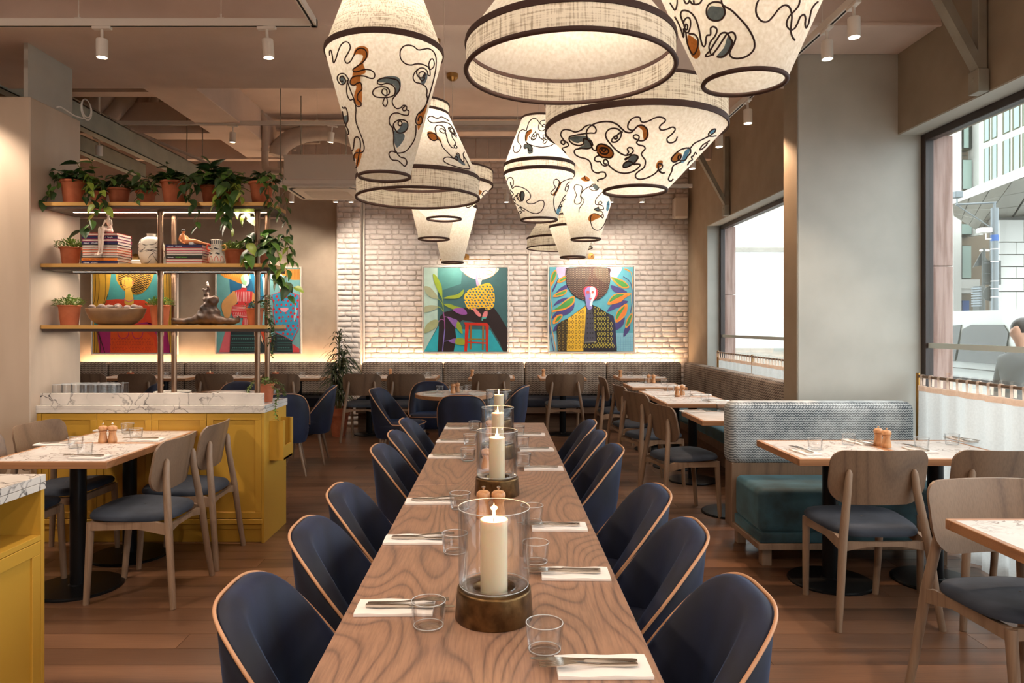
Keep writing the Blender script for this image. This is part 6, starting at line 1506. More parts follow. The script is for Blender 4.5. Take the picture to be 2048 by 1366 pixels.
vine_plant('pothos with long hanging shoots at the right end of the middle shelf', 522, 5.06, SZ[1]+.0005, .062, .115, ['leaf_mid','leaf_lime','leaf_mid','leaf_dark'], 26, [[(500,470,4.9),(497,500,4.86),(490,525,4.82)], [(540,480,4.86),(556,510,4.80),(562,545,4.8),(560,560,4.8)], [(560,470,4.9),(578,490,4.88),(590,530,4.88)], [(535,500,4.82),(540,530,4.79),(555,560,4.8),(590,575,4.82)], [(570,480,4.9),(575,520,4.86),(572,560,4.84),(580,600,4.84)]], 9, .14, 1.3)
def herb(label, px, z, top, r, h, seed, spread=1.25, hh=.055, vines=(), mat='leaf_fine', n=420):
    rng = random.Random(seed); x = PX(px, z); t = thing('potted_herb', label, 'plant', (x, z, top), 0, 'small terracotta herb pots')
    MB().lathe(pot(r, h, .010, r*.70), n=32, cap=False).build('pot', M['terracotta'], t, smooth=50)
    MB().lathe([(0, h-.012), (r*.88, h-.012)], n=18, cap=False).build('soil', M['soil'], t)
    b = MB(); s = MB()
    for k in range(n):
        a = rng.uniform(0, 2*pi); q = sqrt(rng.random()); p = Vector((r*spread*q*cos(a), r*spread*q*sin(a), h+rng.uniform(-.01, hh)*(1.15-q*.6)))
        d = Vector((cos(a)*q, sin(a)*q, rng.uniform(-.2, .9))).normalized(); sd = d.cross(Vector((0, 0, 1))).normalized(); u = rng.uniform(.013, .021)
        up = sd.cross(d)*.3
        b.add([p, p+d*u*.5+sd*u*.42+up*u*.4, p+d*u, p+d*u*.5-sd*u*.42+up*u*.4], [(0, 1, 2), (0, 2, 3)])
        if k % 6 == 0: s.tube([(p.x*.4, p.y*.4, h-.015), tuple(p)], .0009, 3)
    for vn in vines:
        P = [(0, 0, h)]
        for (a_, b2, c) in vn: q = at(a_, b2, c); P.append((q.x-x, q.y-z, q.z-top))
        S = spline(P, 9); s.tube(S, .0014, 4)
        for p in S[6:]:
            for _ in range(3):
                a = rng.uniform(0, 2*pi); d = Vector((cos(a), sin(a)*.7, rng.uniform(-.9, .2))).normalized(); sd = d.cross(Vector((0, .3, 1))).normalized(); u = rng.uniform(.018, .028)
                b.add([p, p+d*u*.5+sd*u*.32, p+d*u, p+d*u*.5-sd*u*.32], [(0, 1, 2), (0, 2, 3)])
    b.build('foliage', M[mat], t, smooth=0, fix=False, kind='stuff'); s.build('stems', M['stem'], t, smooth=0, fix=False)
    return t
herb('herb in a terracotta pot at the left end of the middle shelf', 141, 4.97, SZ[1]+.0005, .073, .122, 21)
herb('herb in a terracotta pot at the left end of the bottom shelf', 139, 4.97, SZ[0]+.0005, .078, .138, 22)
herb('herb in a terracotta pot behind the wide bowl, by the left post', 320, 5.03, SZ[0]+.0005, .074, .140, 23)
herb('herb in a terracotta pot right of the patterned jug', 470, 5.02, SZ[1]+.0005, .080, .112, 24)
herb('pot at the right end of the bottom shelf with a long plaited-looking trailing plant', 510, 5.02, SZ[0]+.0005, .066, .118, 25, 1.3, .045, [[(536,590,4.86),(541,630,4.80),(546,650,4.80),(548,680,4.80),(544,712,4.80)], [(525,600,4.85),(532,625,4.8),(540,655,4.79),(545,700,4.8)], [(534,600,4.86),(540,640,4.8),(538,690,4.8)]], 'leaf_dark', 120)
herb('ivy in a terracotta pot standing on the counter corner', 533, 5.06, .918, .058, .125, 26, 1.35, .035, [[(512,760,5.0),(498,775,4.96),(496,785,4.95)], [(550,775,4.96),(556,790,4.94),(550,815,4.90),(553,838,4.85)], [(560,765,5.1),(568,780,5.1),(570,790,5.1)]], 'leaf_fine', 120)

# tall dracaena in a terracotta pot on the floor
t = thing('tall_potted_plant', 'tall dracaena with arching narrow leaves in a big terracotta pot by the brick pier', 'plant', (-2.10, 9.45, 0))
MB().lathe([(0, 0), (.085, 0), (.125, .27), (.142, .275), (.150, .375), (.140, .378), (.13, .35), (0, .345)], n=40, cap=False).build('pot', M['terracotta'], t, smooth=45)
MB().lathe([(0, .352), (.128, .352)], n=20, cap=False).build('soil', M['soil'], t)
rng = random.Random(33); tops = []
for k, (dx, dy, hh) in enumerate(((0, 0, 1.32), (.05, .02, 1.05), (-.05, -.02, .88), (.02, -.04, .66))):
    P = spline([(dx*.4, dy*.4, .34), (dx*.8, dy, .34+(hh-.34)*.5), (dx, dy, hh)], 5); MB().tube(P, .009, 7).build('stem', M['stem'], t, smooth=80)
    b = MB()
    for i in range(80):
        u = (i+rng.random())/80; z0 = .42+(hh-.38)*u**.8 if k == 0 else hh-.22+.24*u
        a = i*2.4+rng.uniform(-.3, .3); L_ = rng.uniform(.22, .34)*(1.0 if u < .85 else .75); el = rng.uniform(.35, .95) if u < .8 else rng.uniform(.8, 1.35)
        base_ = Vector((dx, dy, z0)); rad_ = Vector((cos(a), sin(a)*.8, 0)); sd = Vector((-sin(a), cos(a), 0)); rows = []
        for j in range(6):
            v = j/5; p = base_+rad_*(L_*v*cos(el)+.02)+Vector((0, 0, L_*(v*sin(el)-.85*v*v))); w = .013*sin(pi*min(.999, .08+v*.92))**.7
            rows.append([p-sd*w, p+Vector((0, 0, -.002)), p+sd*w])
        b.grid(rows)
    b.build('leaf_spray', M['dracaena_leaf'], t, smooth=60, fix=False, kind='stuff')
# ================================================================ paintings: flat painted shapes on canvas
PM = {}
def pmat(c):
    if c not in PM:
        r, g, b_ = int(c[0:2], 16), int(c[2:4], 16), int(c[4:6], 16)
        a = srgb(r, g, b_); d = tuple(v*.88 for v in a[:3])+(1,)
        PM[c] = noisy('paint_'+c, a, d, 9, .5, .05, .0008)
    return PM[c]
def painting(label, name, rect, px0, z, shapes, lamp=True, led=0):
    """rect = (x0, y0, x1, y1, scale, ox, oy): canvas edges read in a crop of the photograph"""
    x0, y0, x1, y1, sc, ox, oy = rect
    A = at(ox+x0/sc, oy+y1/sc, z); B = at(ox+x1/sc, oy+y0/sc, z); Wd, Hg = B.x-A.x, B.z-A.z
    t = thing('painting', label, 'painting', ((A.x+B.x)/2, z, A.z), 0, 'large portrait paintings')
    def C(x, y): return ((x-x0)/(x1-x0)*Wd-Wd/2, (y1-y)/(y1-y0)*Hg)
    def clip(p):
        return (min(Wd/2, max(-Wd/2, p[0])), min(Hg, max(0, p[1])))
    MB().box(-Wd/2, Wd/2, 0, .03, 0, Hg).build('canvas', pmat(shapes[0]), t, smooth=0)
    f = .014; e = .010
    MB().box(-Wd/2-f-e, -Wd/2-e, -.012, .045, -f-e, Hg+f+e).box(Wd/2+e, Wd/2+f+e, -.012, .045, -f-e, Hg+f+e).box(-Wd/2-e, Wd/2+e, -.012, .045, -f-e, -e).box(-Wd/2-e, Wd/2+e, -.012, .045, Hg+e, Hg+e+f).box(-Wd/2-e, Wd/2+e, .012, .04, -e, 0).build('frame', M['white_metal'], t, smooth=0)
    mats = []; b = MB(); lv = 0
    def mi(c):
        m_ = pmat(c)
        if m_ not in mats: mats.append(m_)
        return mats.index(m_)
    for s in shapes[1:]:
        kind = s[0]; lv += 1; y = -.0003*lv-.0002
        if kind in ('p', 's'):       # polygon / smooth polygon
            c, pts = s[1], s[2]
            P = [C(*p) for p in pts]
            if kind == 's': P = [(p.x, p.y) for p in spline([(u, v, 0) for u, v in P], 4, closed=True)]
            P = [clip(p) for p in P]; b.mat(mi(c)); b.ngon([(u, y, v) for u, v in P])
        elif kind == 'l':            # painted line
            c, w, pts = s[1], s[2], s[3]
            P = [Vector((*C(*p), 0)) for p in pts]
            if len(P) > 2: P = spline(P, 4)
            b.mat(mi(c)); w = w/sc*z/F/2; L0 = []; R0 = []
            for i, p in enumerate(P):
                d = (P[min(i+1, len(P)-1)]-P[max(i-1, 0)]); d = d.normalized() if d.length > 0 else Vector((1, 0, 0)); n_ = Vector((-d.y, d.x, 0))*w
                a1, a2 = clip((p+n_)[:2]), clip((p-n_)[:2]); L0.append((a1[0], y, a1[1])); R0.append((a2[0], y, a2[1]))
            b.grid([L0, R0])
        elif kind == 'd':            # dots: colour, radius, list
            c, r, pts = s[1], s[2], s[3]; b.mat(mi(c)); n = 10 if r > 8 else 6
            for q in pts:
                rr = (q[2] if len(q) > 2 else r)
                u, v = C(q[0], q[1]); ru = rr/(x1-x0)*Wd
                b.add([(*[0],)*0 or (u+ru*cos(2*pi*k/n)*(q[3] if len(q) > 3 else 1), y, v+ru*sin(2*pi*k/n)) for k in range(n)], [tuple(range(n))])
    b.build('painted_shapes', mats, t, smooth=0, fix=False)
    if lamp:
        lt = thing('picture_light', 'slim brass picture light over the '+name, 'lamp', (A.x/2+B.x/2+led, z, B.z), 0, 'brass picture lights')
        MB().tube([(-.36, -.20, .095), (.36, -.20, .095)], .008, 8).build('bar', M['brass'], lt)
        MB().box(-.34, .34, -.203, -.197, .0855, .088).build('led_strip', M['picture_led'], lt, smooth=0)
        MB().tube(spline([(0, -.20, .10), (0, -.16, .15), (0, -.06, .16), (0, .03, .15)], 4), .006, 8).build('arm', M['brass'], lt)
        MB().lathe([(0, 0), (.05, 0), (.05, .01), (0, .012)], n=18).xf(Matrix.Translation((0, .05, .155)) @ Matrix.Rotation(pi/2, 4, 'X')).build('wall_plate', M['brass'], lt)
        l = light('AREA', 'picture_lamp', (A.x/2+B.x/2+led, z-.20, B.z+.082), 4, WARM2, (radians(22), 0, 0), shape='RECTANGLE', size=.68, size_y=.015)
    return t
R_ = random.Random(9)
def inpoly(x, y, P):
    c = False; j = len(P)-1
    for i in range(len(P)):
        if ((P[i][1] > y) != (P[j][1] > y)) and x < (P[j][0]-P[i][0])*(y-P[i][1])/(P[j][1]-P[i][1])+P[i][0]: c = not c
        j = i
    return c
# --- 3: white-haired woman on a red stool
BL = [(715,470),(660,480),(600,530),(575,600),(590,660),(620,720),(680,745),(760,725),(830,715),(850,745),(900,740),(945,700),(960,620),(955,540),(930,450),(880,410),(800,430),(750,445)]
flow = []
yy = 455
while yy < 735:
    xx = 590+(yy//34 % 2)*20
    while xx < 950:
        if inpoly(xx, yy, BL): flow.append((xx+R_.uniform(-5, 5), yy+R_.uniform(-5, 5)))
        xx += 42
    yy += 34
P3 = ['3f6b70', ('p', '4f8d8c', [(248,218),(560,218),(540,420),(248,520)]), ('p', 'b9d8cf', [(80,218),(248,218),(248,950),(80,1262)]), ('p', '2fb3c4', [(260,950),(470,980),(900,985),(1065,1262),(80,1262)]), ('p', '3f6b74', [(560,860),(880,900),(900,990),(560,985)]),
 ('p', '2c2024', [(275,830),(340,770),(560,715),(950,720),(1010,800),(1118,980),(1118,1262),(1065,1262),(1020,1150),(890,935),(560,870),(465,960),(480,1080),(450,1262),(248,1262),(268,900)]),
 ('s', 'f4f2dc', [(550,218),(985,218),(960,300),(880,350),(800,370),(700,360),(600,300)]), ('l', 'd8b860', 5, [(570,260),(640,240),(660,290),(620,310)]), ('l', 'd8b860', 5, [(860,250),(930,270),(900,310),(850,290)]), ('l', 'c98a50', 5, [(550,225),(590,300),(700,362)]), ('l', 'c98a50', 5, [(985,225),(950,310),(830,368)]),
 ('s', 'b8a0cc', [(740,250),(760,240),(740,300),(745,360),(775,440),(735,445),(722,330)]), ('s', 'f0c8c4', [(760,240),(825,260),(822,330),(800,375),(775,440),(745,360),(735,300)]),
 ('l', '7080b8', 5, [(735,285),(760,270),(780,285),(760,305),(735,290)]), ('l', '7080b8', 5, [(785,285),(810,272),(825,285),(805,300),(785,285)]), ('l', 'c07898', 5, [(770,300),(765,330),(775,335)]), ('l', 'b86080', 6, [(750,352),(770,356),(785,350)]),
 ('s', 'f2c43a', BL)]
P3 += [('d', '2f7f94', 11, [(a, b_) for a, b_ in flow]), ('d', '7a2f52', 6, [(a-7, b_-4) for a, b_ in flow]), ('d', '1f2c3c', 5, [(a+8, b_+4) for a, b_ in flow])]
P3 += [('s', 'e88a90', [(690,735),(720,730),(780,790),(790,820),(760,825),(720,790)]), ('s', 'e88a90', [(830,765),(870,765),(860,830),(805,835)]), ('p', '5fb8b0', [(800,835),(858,830),(850,852),(812,855),(812,880),(795,875)]),
 ('p', 'a06a30', [(650,935),(678,935),(672,1235),(650,1235)]), ('p', 'a06a30', [(805,935),(828,935),(822,1240),(802,1240)]), ('l', 'a08030', 16, [(620,1105),(850,1110)]),
 ('p', 'd8301c', [(575,898),(860,905),(885,930),(878,1262),(850,1262),(845,940),(640,935),(615,1262),(580,1262),(595,935)]), ('l', 'd8301c', 16, [(610,1145),(860,1158)]),
 ('s', '9ab43a', [(195,300),(240,330),(300,450),(305,590),(262,520),(215,420),(200,360)]), ('s', '9db33c', [(320,600),(400,570),(500,550),(575,490),(560,560),(500,600),(420,605)]), ('s', '97ad3a', [(330,675),(400,670),(480,700),(560,720),(470,738),(400,720)]), ('s', '9a58ac', [(440,738),(560,720),(618,790),(560,805),(490,780)]),
 ('s', 'aab090', [(85,455),(150,460),(210,520),(260,600),(180,595),(110,540)]), ('s', 'aab090', [(85,710),(160,685),(255,700),(200,745),(85,775)]), ('s', 'a8b083', [(85,1030),(110,930),(200,868),(262,880),(230,960),(150,1010)]),
 ('s', '9468b8', [(370,830),(440,850),(500,880),(485,970),(430,920)]), ('s', '9db33c', [(500,885),(540,930),(562,1040),(510,1000),(482,950)]), ('s', '9468b8', [(385,1130),(430,1105),(480,1100),(470,1160),(420,1150)]), ('s', '9db33c', [(480,1100),(540,1095),(582,1110),(582,1175),(520,1178),(470,1160)]),
 ('l', '8fae4a', 10, [(305,580),(318,660),(322,770)]), ('l', 'a060a0', 11, [(322,770),(335,860),(340,980)]), ('l', '8c80d0', 11, [(340,980),(328,1100),(310,1262)]), ('l', '8fae4a', 7, [(250,600),(300,650),(320,720)]), ('l', '8fae4a', 7, [(255,705),(290,720),(322,770)]), ('l', 'b070b0', 7, [(265,890),(290,862),(330,870)]), ('l', 'b070b0', 7, [(335,825),(380,840),(440,900)]), ('l', '9080d0', 7, [(332,1135),(390,1128),(440,1120)])]
painting('square painting of a white-haired woman in a yellow patterned blouse on a red stool', 'left brick-wall painting', (80,218,1118,1262,6.21,835,500), 0, 10.42, P3)
# --- 4: woman with a huge round hairdo and diamond-patterned coat
HP = [(330,218),(800,218),(835,300),(838,400),(800,520),(730,590),(660,620),(500,620),(400,570),(340,500),(300,420),(290,330),(305,260)]
dots = []; yy = 226; r_ = 0
while yy < 622:
    xx = 290+(r_ % 2)*7.5
    while xx < 845:
        if inpoly(xx, yy, HP) and not (520 < xx < 670 and yy > 455): dots.append((xx, yy))
        xx += 15
    yy += 12.5; r_ += 1
def diam(x0, x1, y0, y1, P, c, sx=42, sy=62, w=4.5):
    out = []; y = y0; r = 0
    while y < y1:
        x = x0
        while x < x1:
            if inpoly(x, y, P): out.append(('l', c, w, [(x, y-24), (x+13, y), (x, y+24)])); out.append(('l', c, w, [(x, y-24), (x-13, y), (x, y+24)]))
            x += sx
        y += sy; r += 1
    return out
COATL = [(530,700),(470,740),(315,850),(300,1262),(505,1262),(520,1060),(545,745)]; COATR = [(610,680),(690,710),(800,780),(850,900),(850,1180),(915,1220),(922,1262),(505,1262),(510,1150),(660,1145),(625,800),(620,740)]; SLV = [(315,850),(240,880),(185,930),(175,1000),(195,1262),(300,1262)]
P4 = ['5fb0c4', ('p', '8cc8dc', [(87,1040),(1127,1030),(1127,1258),(87,1258)]), ('s', 'c8b4dc', [(180,212),(330,212),(330,330),(230,370),(185,300)]), ('s', 'd0b8e0', [(800,212),(980,212),(950,300),(880,380),(830,330)])]
for (x, y, n_) in ((960,1100,0),): P4 += [('l', '6aa8cc', 3, [(930,1090+i*28),(1125,1085+i*28)]) for i in range(6)]+[('l', '6aa8cc', 3, [(940+i*30,1060),(942+i*30,1250)]) for i in range(7)]
P4 += [('s', '4a4482', a) for a in ([(120,500),(170,400),(200,340),(180,420),(130,520)], [(140,580),(210,480),(320,420),(300,480),(200,520)], [(130,700),(200,620),(320,590),(250,640),(170,680)], [(110,860),(180,760),(300,700),(390,640),(380,740),(280,810),(190,820)], [(130,1010),(180,920),(300,880),(330,860),(240,960),(170,1000)],
   [(845,440),(920,455),(1000,490),(1050,525),(960,535),(880,510)], [(800,770),(850,690),(930,630),(1060,635),(1000,690),(900,730)], [(900,990),(890,920),(960,880),(1020,840),(1000,930),(940,985)], [(1005,1080),(1010,1000),(1050,930),(1085,900),(1080,990),(1040,1050)])]
P4 += [('s', 'f09a3c', a) for a in ([(92,420),(110,310),(160,245),(175,300),(150,380),(110,450)], [(180,400),(220,350),(290,320),(290,370),(230,405)], [(130,580),(180,530),(300,490),(280,550),(200,580)], [(110,770),(200,700),(290,620),(390,570),(390,660),(300,730),(200,760)], [(130,880),(180,810),(250,805),(210,880),(140,920)],
   [(850,335),(940,355),(1020,390),(1075,465),(980,470),(890,400)], [(812,680),(840,600),(920,540),(1100,540),(1020,600),(960,650)], [(905,895),(915,790),(970,710),(1050,665),(1040,790),(960,880)], [(1030,970),(1040,870),(1110,780),(1115,850),(1080,930)], [(1010,235),(1060,240),(1100,280),(1060,262)])]
P4 += [('s', '4f9a4c', a) for a in ([(105,400),(125,310),(158,262),(165,300),(140,370)], [(200,395),(240,358),(290,335),(285,362)], [(160,565),(200,535),(285,505),(260,550)], [(150,740),(220,690),(300,630),(380,590),(375,650),(290,715)], [(155,895),(190,830),(235,820),(200,875)],
   [(870,350),(940,368),(1010,400),(1060,450),(980,452)], [(830,650),(860,590),(930,550),(1010,552),(920,600)], [(915,870),(925,790),(985,720),(1020,700),(970,790)], [(1040,950),(1055,870),(1105,800),(1085,890)])]
P4 += [('s', 'ee8438', [(835,662),(930,600),(1060,555),(960,640)]), ('s', 'ee8438', [(920,888),(980,780),(1040,690),(1030,790)]), ('l', 'e8a040', 9, [(100,420),(95,560),(120,780),(95,900),(130,1050),(170,1258)]), ('l', 'e8a040', 9, [(1100,280),(1118,400),(1105,560),(1112,780)]), ('l', '4a4482', 9, [(88,930),(100,1050),(140,1258)]), ('l', '4a4482', 9, [(1000,330),(1070,380),(1105,460),(1110,640),(1090,780)]),
 ('s', '3a1a20', HP), ('s', '33282c', [(310,230),(560,230),(580,320),(520,440),(420,500),(330,470),(295,380)]), ('s', '4c4038', [(640,225),(800,225),(835,320),(820,410),(740,390),(670,340)]), ('d', 'd8c4a4', 2.6, dots),
 ('p', '35323f', [(240,880),(315,850),(530,690),(620,680),(800,780),(880,820),(905,960),(922,1262),(195,1262),(175,1000),(190,930)]), ('p', '3b3122', SLV), ('p', 'f0c23c', COATL), ('p', '23202a', COATR), ('p', '2d3052', [(820,800),(880,830),(905,960),(922,1230),(850,1180),(850,900)]), ('p', '4a4a58', [(540,735),(610,735),(625,800),(640,900),(660,1140),(515,1145),(530,900)]),
 ('s', 'd83a50', [(515,470),(600,450),(670,480),(680,560),(640,620),(600,640),(540,600),(510,540)]), ('s', '9088cc', [(530,490),(590,458),(600,560),(600,640),(615,720),(560,735),(535,640),(528,560)]), ('s', 'f4eef4', [(595,458),(655,480),(655,560),(625,630),(600,640),(590,560)]), ('p', 'f4eef4', [(590,640),(622,635),(610,700),(585,690)]),
 ('d', 'c85a58', 15, [(562,525,20), (622,525,16)]), ('l', '7a3050', 4, [(540,540),(560,552),(582,542)]), ('l', '7a3050', 4, [(605,540),(625,548),(642,540)]), ('s', 'd86a80', [(572,602),(595,592),(612,604),(590,622)]), ('l', 'b04060', 4, [(598,530),(594,575),(604,580)])]
P4 += diam(330, 520, 770, 1250, COATL, '20202a')+diam(205, 300, 910, 1250, SLV, 'a89040', 46)+diam(645, 850, 730, 1180, COATR, 'd8cc50', 40)+diam(530, 915, 1190, 1250, COATR, 'd8cc50')
P4 += [('d', '26262e', 9, [(x, y) for x in (550, 585, 615) for y in (790, 850, 910, 970, 1030, 1090)]), ('l', 'c8c8b0', 3, [(515,1145),(660,1138)])]
painting('square painting of a woman with huge round hair and a diamond-patterned coat', 'right brick-wall painting', (87,212,1127,1258,6.21,1085,500), 0, 10.42, P4)
# --- 1: woman in red with golden wavy hair between yellow curtains
H1 = [(520,180),(560,40),(1050,40),(1045,180),(980,320),(880,410),(770,425),(640,370),(560,280)]
waves = []
for i in range(26):
    y = 60+i*16; waves.append(('l', '1c1a12', 8, [(540+j*30+(i*7 % 12), y+10*((j+i) % 2)+j*j*.35-6) for j in range(17) if inpoly(540+j*30, y+j*j*.35, H1)]))
waves = [w for w in waves if len(w[3]) > 2]
P1 = ['4fa8a8', ('p', 'e04a2c', [(300,560),(380,505),(520,490),(920,505),(1000,540),(1375,560),(1375,1262),(190,1262),(250,950)]), ('p', 'b02878', [(230,950),(440,950),(435,1262),(290,1262)]), ('p', 'b02878', [(800,850),(960,820),(1100,1000),(1140,1262),(1375,1262),(1375,900),(1050,850)]), ('p', 'e85c28', [(440,950),(940,955),(1060,1060),(1110,1262),(435,1262)]),
 ('s', 'e0b040', [(187,36),(425,36),(440,200),(400,440),(340,600),(230,700),(187,900)]), ('p', 'e0b040', [(187,860),(240,860),(275,1262),(187,1262)]), ('p', 'e0b040', [(1200,36),(1375,36),(1375,1262),(1300,1262),(1210,560)]),
 ('s', 'dca83c', H1)]+waves+[
 ('s', 'e8c050', [(605,220),(640,180),(710,178),(760,220),(765,290),(740,340),(765,440),(770,560),(650,560),(655,440),(650,350),(620,310)]), ('l', '9a5a2c', 5, [(640,215),(645,270),(632,275)]), ('l', 'b04a50', 7, [(628,302),(645,296),(660,306),(645,314)]), ('l', '806080', 5, [(655,208),(690,206),(705,222)]), ('l', '806080', 5, [(610,216),(630,210)]), ('l', 'b06a30', 4, [(650,345),(700,330),(738,310)]), ('s', 'e09060', [(752,235),(775,230),(775,280),(758,285)]),
 ('l', 'c03070', 6, [(640,470),(665,510),(715,530),(760,505),(780,465)]), ('d', 'e070a0', 9, [(650,490),(672,512),(700,525),(728,524),(752,510)])]
for i, x in enumerate((215, 265, 360)): P1.append(('l', '241c14', 7, [(x, 40), (x+18, 250), (x+8, 450), (x-12, 560)]))
P1 += [('l', '241c14', 8, [(410,420),(360,560),(300,640)]), ('l', '241c14', 9, [(200,860),(215,1000),(218,1262)]), ('l', '241c14', 9, [(240,900),(255,1050),(248,1262)]), ('l', '241c14', 9, [(250,940),(300,1100),(295,1262)]), ('l', '241c14', 10, [(270,950),(320,1120),(365,1262)])]+[('l', '241c14', 7, [(x, 40), (x+8, 400), (x+15, 820), (x+10, 1262)]) for x in (1245, 1285, 1330)]
P1 += [('l', 'b82868', 11, [(550,965),(570,1030),(630,1055),(690,1030),(710,965)]), ('l', 'b82868', 11, [(755,965),(780,1035),(830,1058),(890,1035),(915,965)])]
for r in range(5):
    for c in range(13): 
        x = 465+c*48+(r % 2)*20; y = 1060+r*42
        if x < 1070-(4-r)*12: P1.append(('l', 'b83a30', 5, [(x-16, y-12), (x-4, y+10), (x+10, y+6), (x+16, y-12)]))
for c in range(8): P1.append(('l', 'b83a30', 5, [(460+c*26, 520+(c % 2)*6), (470+c*26, 535)]))
painting('square painting of a woman in red with golden wavy hair, partly behind the shelves', 'rear wall painting at left', (187,36,1375,1262,7.19,160,530), 0, 10.42, P1, led=.0)
# --- 2: two women, one striped and one dotted
P2 = ['7cb8bc', ('p', '6fb0b4', [(103,50),(275,50),(300,700),(200,950),(103,1255)]), ('p', '2c6c94', [(275,200),(640,200),(760,50),(770,480),(600,700),(320,760)]), ('p', '2a86b0', [(560,50),(760,50),(775,470),(640,400)]), ('p', 'd8ecea', [(750,170),(800,150),(830,520),(780,500)]),
 ('s', 'e0983c', [(130,50),(570,50),(560,150),(470,270),(330,220),(180,160)]), ('p', 'e0a048', [(870,60),(1292,60),(1292,215),(1180,215),(1080,150),(900,190)])]
P2 += [('l', 'f0cc80', 4, [(180+i*30, 60), (200+i*30, 150+i*6)]) for i in range(12)]+[('l', 'b86c28', 4, [(1080+i*22, 60), (1085+i*22, 205)]) for i in range(10)]
P2 += [('p', 'e0707c', [(225,955),(305,955),(290,1255),(135,1255)]), ('s', 'dca468', [(360,375),(290,420),(190,520),(170,620),(220,760),(270,780),(330,620),(400,520)]), ('p', 'dca468', [(610,380),(650,420),(650,560),(600,520)]),
 ('p', 'dc3c44', [(445,350),(460,320),(530,330),(530,370),(615,385),(605,520),(560,560),(530,700),(560,870),(460,870),(480,760),(345,760),(310,690),(320,590),(400,560),(395,480),(360,370)])]
P2 += [('l', 'f4dcd8', 6, [(385+i*24, 385), (400+i*21, 525)]) for i in range(9)]+[('l', 'f4dcd8', 5, [(330, 595+i*20), (520, 585+i*20)]) for i in range(4)]+[('l', 'f4dcd8', 5, [(340+i*26, 680), (350+i*24, 715)]) for i in range(8)]+[('l', 'f4dcd8', 5, [(490+i*18, 765), (500+i*14, 860)]) for i in range(4)]+[('l', 'f4dcd8', 5, [(335, 735+i*16), (540, 720+i*16)]) for i in range(2)]
P2 += [('s', '9cd0a0', [(450,190),(480,140),(530,130),(530,200),(540,260),(520,300),(470,260)]), ('s', 'f2f6f4', [(500,150),(550,140),(572,240),(550,290),(525,300),(535,240),(505,220)]), ('p', 'f2f6f4', [(465,270),(520,300),(520,330),(465,325)]), ('l', '305080', 6, [(515,190),(535,182),(550,196)]),
 ('s', 'eef4f4', [(870,100),(960,90),(1030,130),(1060,190),(1070,340),(1010,340),(990,280),(940,240),(880,190)]), ('l', '303030', 4, [(950,190),(945,240),(975,250),(970,200)]),
 ('p', 'dc3c50', [(895,425),(1005,385),(1018,340),(1120,340),(1150,380),(1290,435),(1290,900),(1190,1095),(1060,1020),(945,975),(925,780),(905,640),(925,560),(895,470)]),
 ('p', '3a9cc4', [(905,430),(1012,392),(1028,348),(1112,348),(1145,390),(1282,442),(1282,895),(1188,1080),(1065,1012),(953,968),(935,780),(915,640),(935,560),(905,470)]), ('s', 'f0a0b0', [(1020,620),(1130,618),(1110,665),(1070,675),(1035,655)]), ('p', 'a8d4dc', [(1235,575),(1262,660),(1245,740),(1212,820),(1210,750)])]
dts = []; y = 390
rows_ = 0
while y < 1050:
    x = 930+(rows_ % 2)*36
    while x < 1280:
        if inpoly(x, y, [(905,430),(1012,392),(1145,390),(1282,442),(1282,895),(1188,1080),(953,968),(935,780),(915,640)]) and not (1000 < x < 1145 and 600 < y < 690): dts.append((x+R_.uniform(-9, 9), y+R_.uniform(-9, 9), R_.uniform(13, 22), .85))
        x += 66
    y += 60; rows_ += 1
P2 += [('d', 'd0202c', 18, dts), ('p', '26363c', [(305,945),(740,945),(760,1100),(960,990),(1060,1025),(1185,1100),(1192,1255),(290,1255)]), ('p', 'd85030', [(730,950),(880,950),(890,1100),(840,1140),(790,1110)]), ('p', 'f4d0b0', [(735,960),(760,1060),(780,1150),(745,1090)]), ('p', 'd85058', [(1190,1130),(1292,1200),(1292,1255),(1195,1255)])]
for (y, c, st_) in ((1008, '4a8c88', 0), (1115, '4a8c88', 0), (1150, '6aa8a0', 0), (1222, '4a8c88', 0)): P2.append(('l', c, 5, [(310, y), (735, y)])); P2.append(('l', c, 5, [(970, y), (1185, y)]))
for y in (1060, 1188):
    P2.append(('d', '5c9c98', 9, [(335+i*26, y) for i in range(16)]+[(985+i*26, y) for i in range(7)])); P2.append(('d', '26363c', 4, [(335+i*26, y) for i in range(16)]+[(985+i*26, y) for i in range(7)]))
painting('square painting of two women, one striped red and one in blue with red dots', 'rear wall painting right of the shelves', (103,50,1292,1255,7.19,420,530), 0, 10.42, P2)
# ================================================================ the street outside
MB().box(3.16, 5.6, -14, 40, -.30, -.18).build('pavement', M['pavement'], smooth=0, kind='structure'); MB().box(5.6, 60, -14, 70, -.42, -.30).build('road', M['asphalt'], smooth=0, kind='structure')
def stone_pier(label, y0, y1, x1=3.155):
    t = thing('stone_pier', label, 'pier', (3.16, y0, 0))
    for (z0, z1) in ((-.2, .62), (.625, 1.86), (1.865, 2.77)):
        MB().box(-.17, -.005, .002, y1-y0, z0, z1, .004).build('stone_block', M['pink_stone'], t, smooth=0)
    return t
stone_pier('weathered pink stone pier just outside the right-hand window', 5.0, 5.25); stone_pier('weathered pink stone pier outside the far window', 9.60, 9.85)
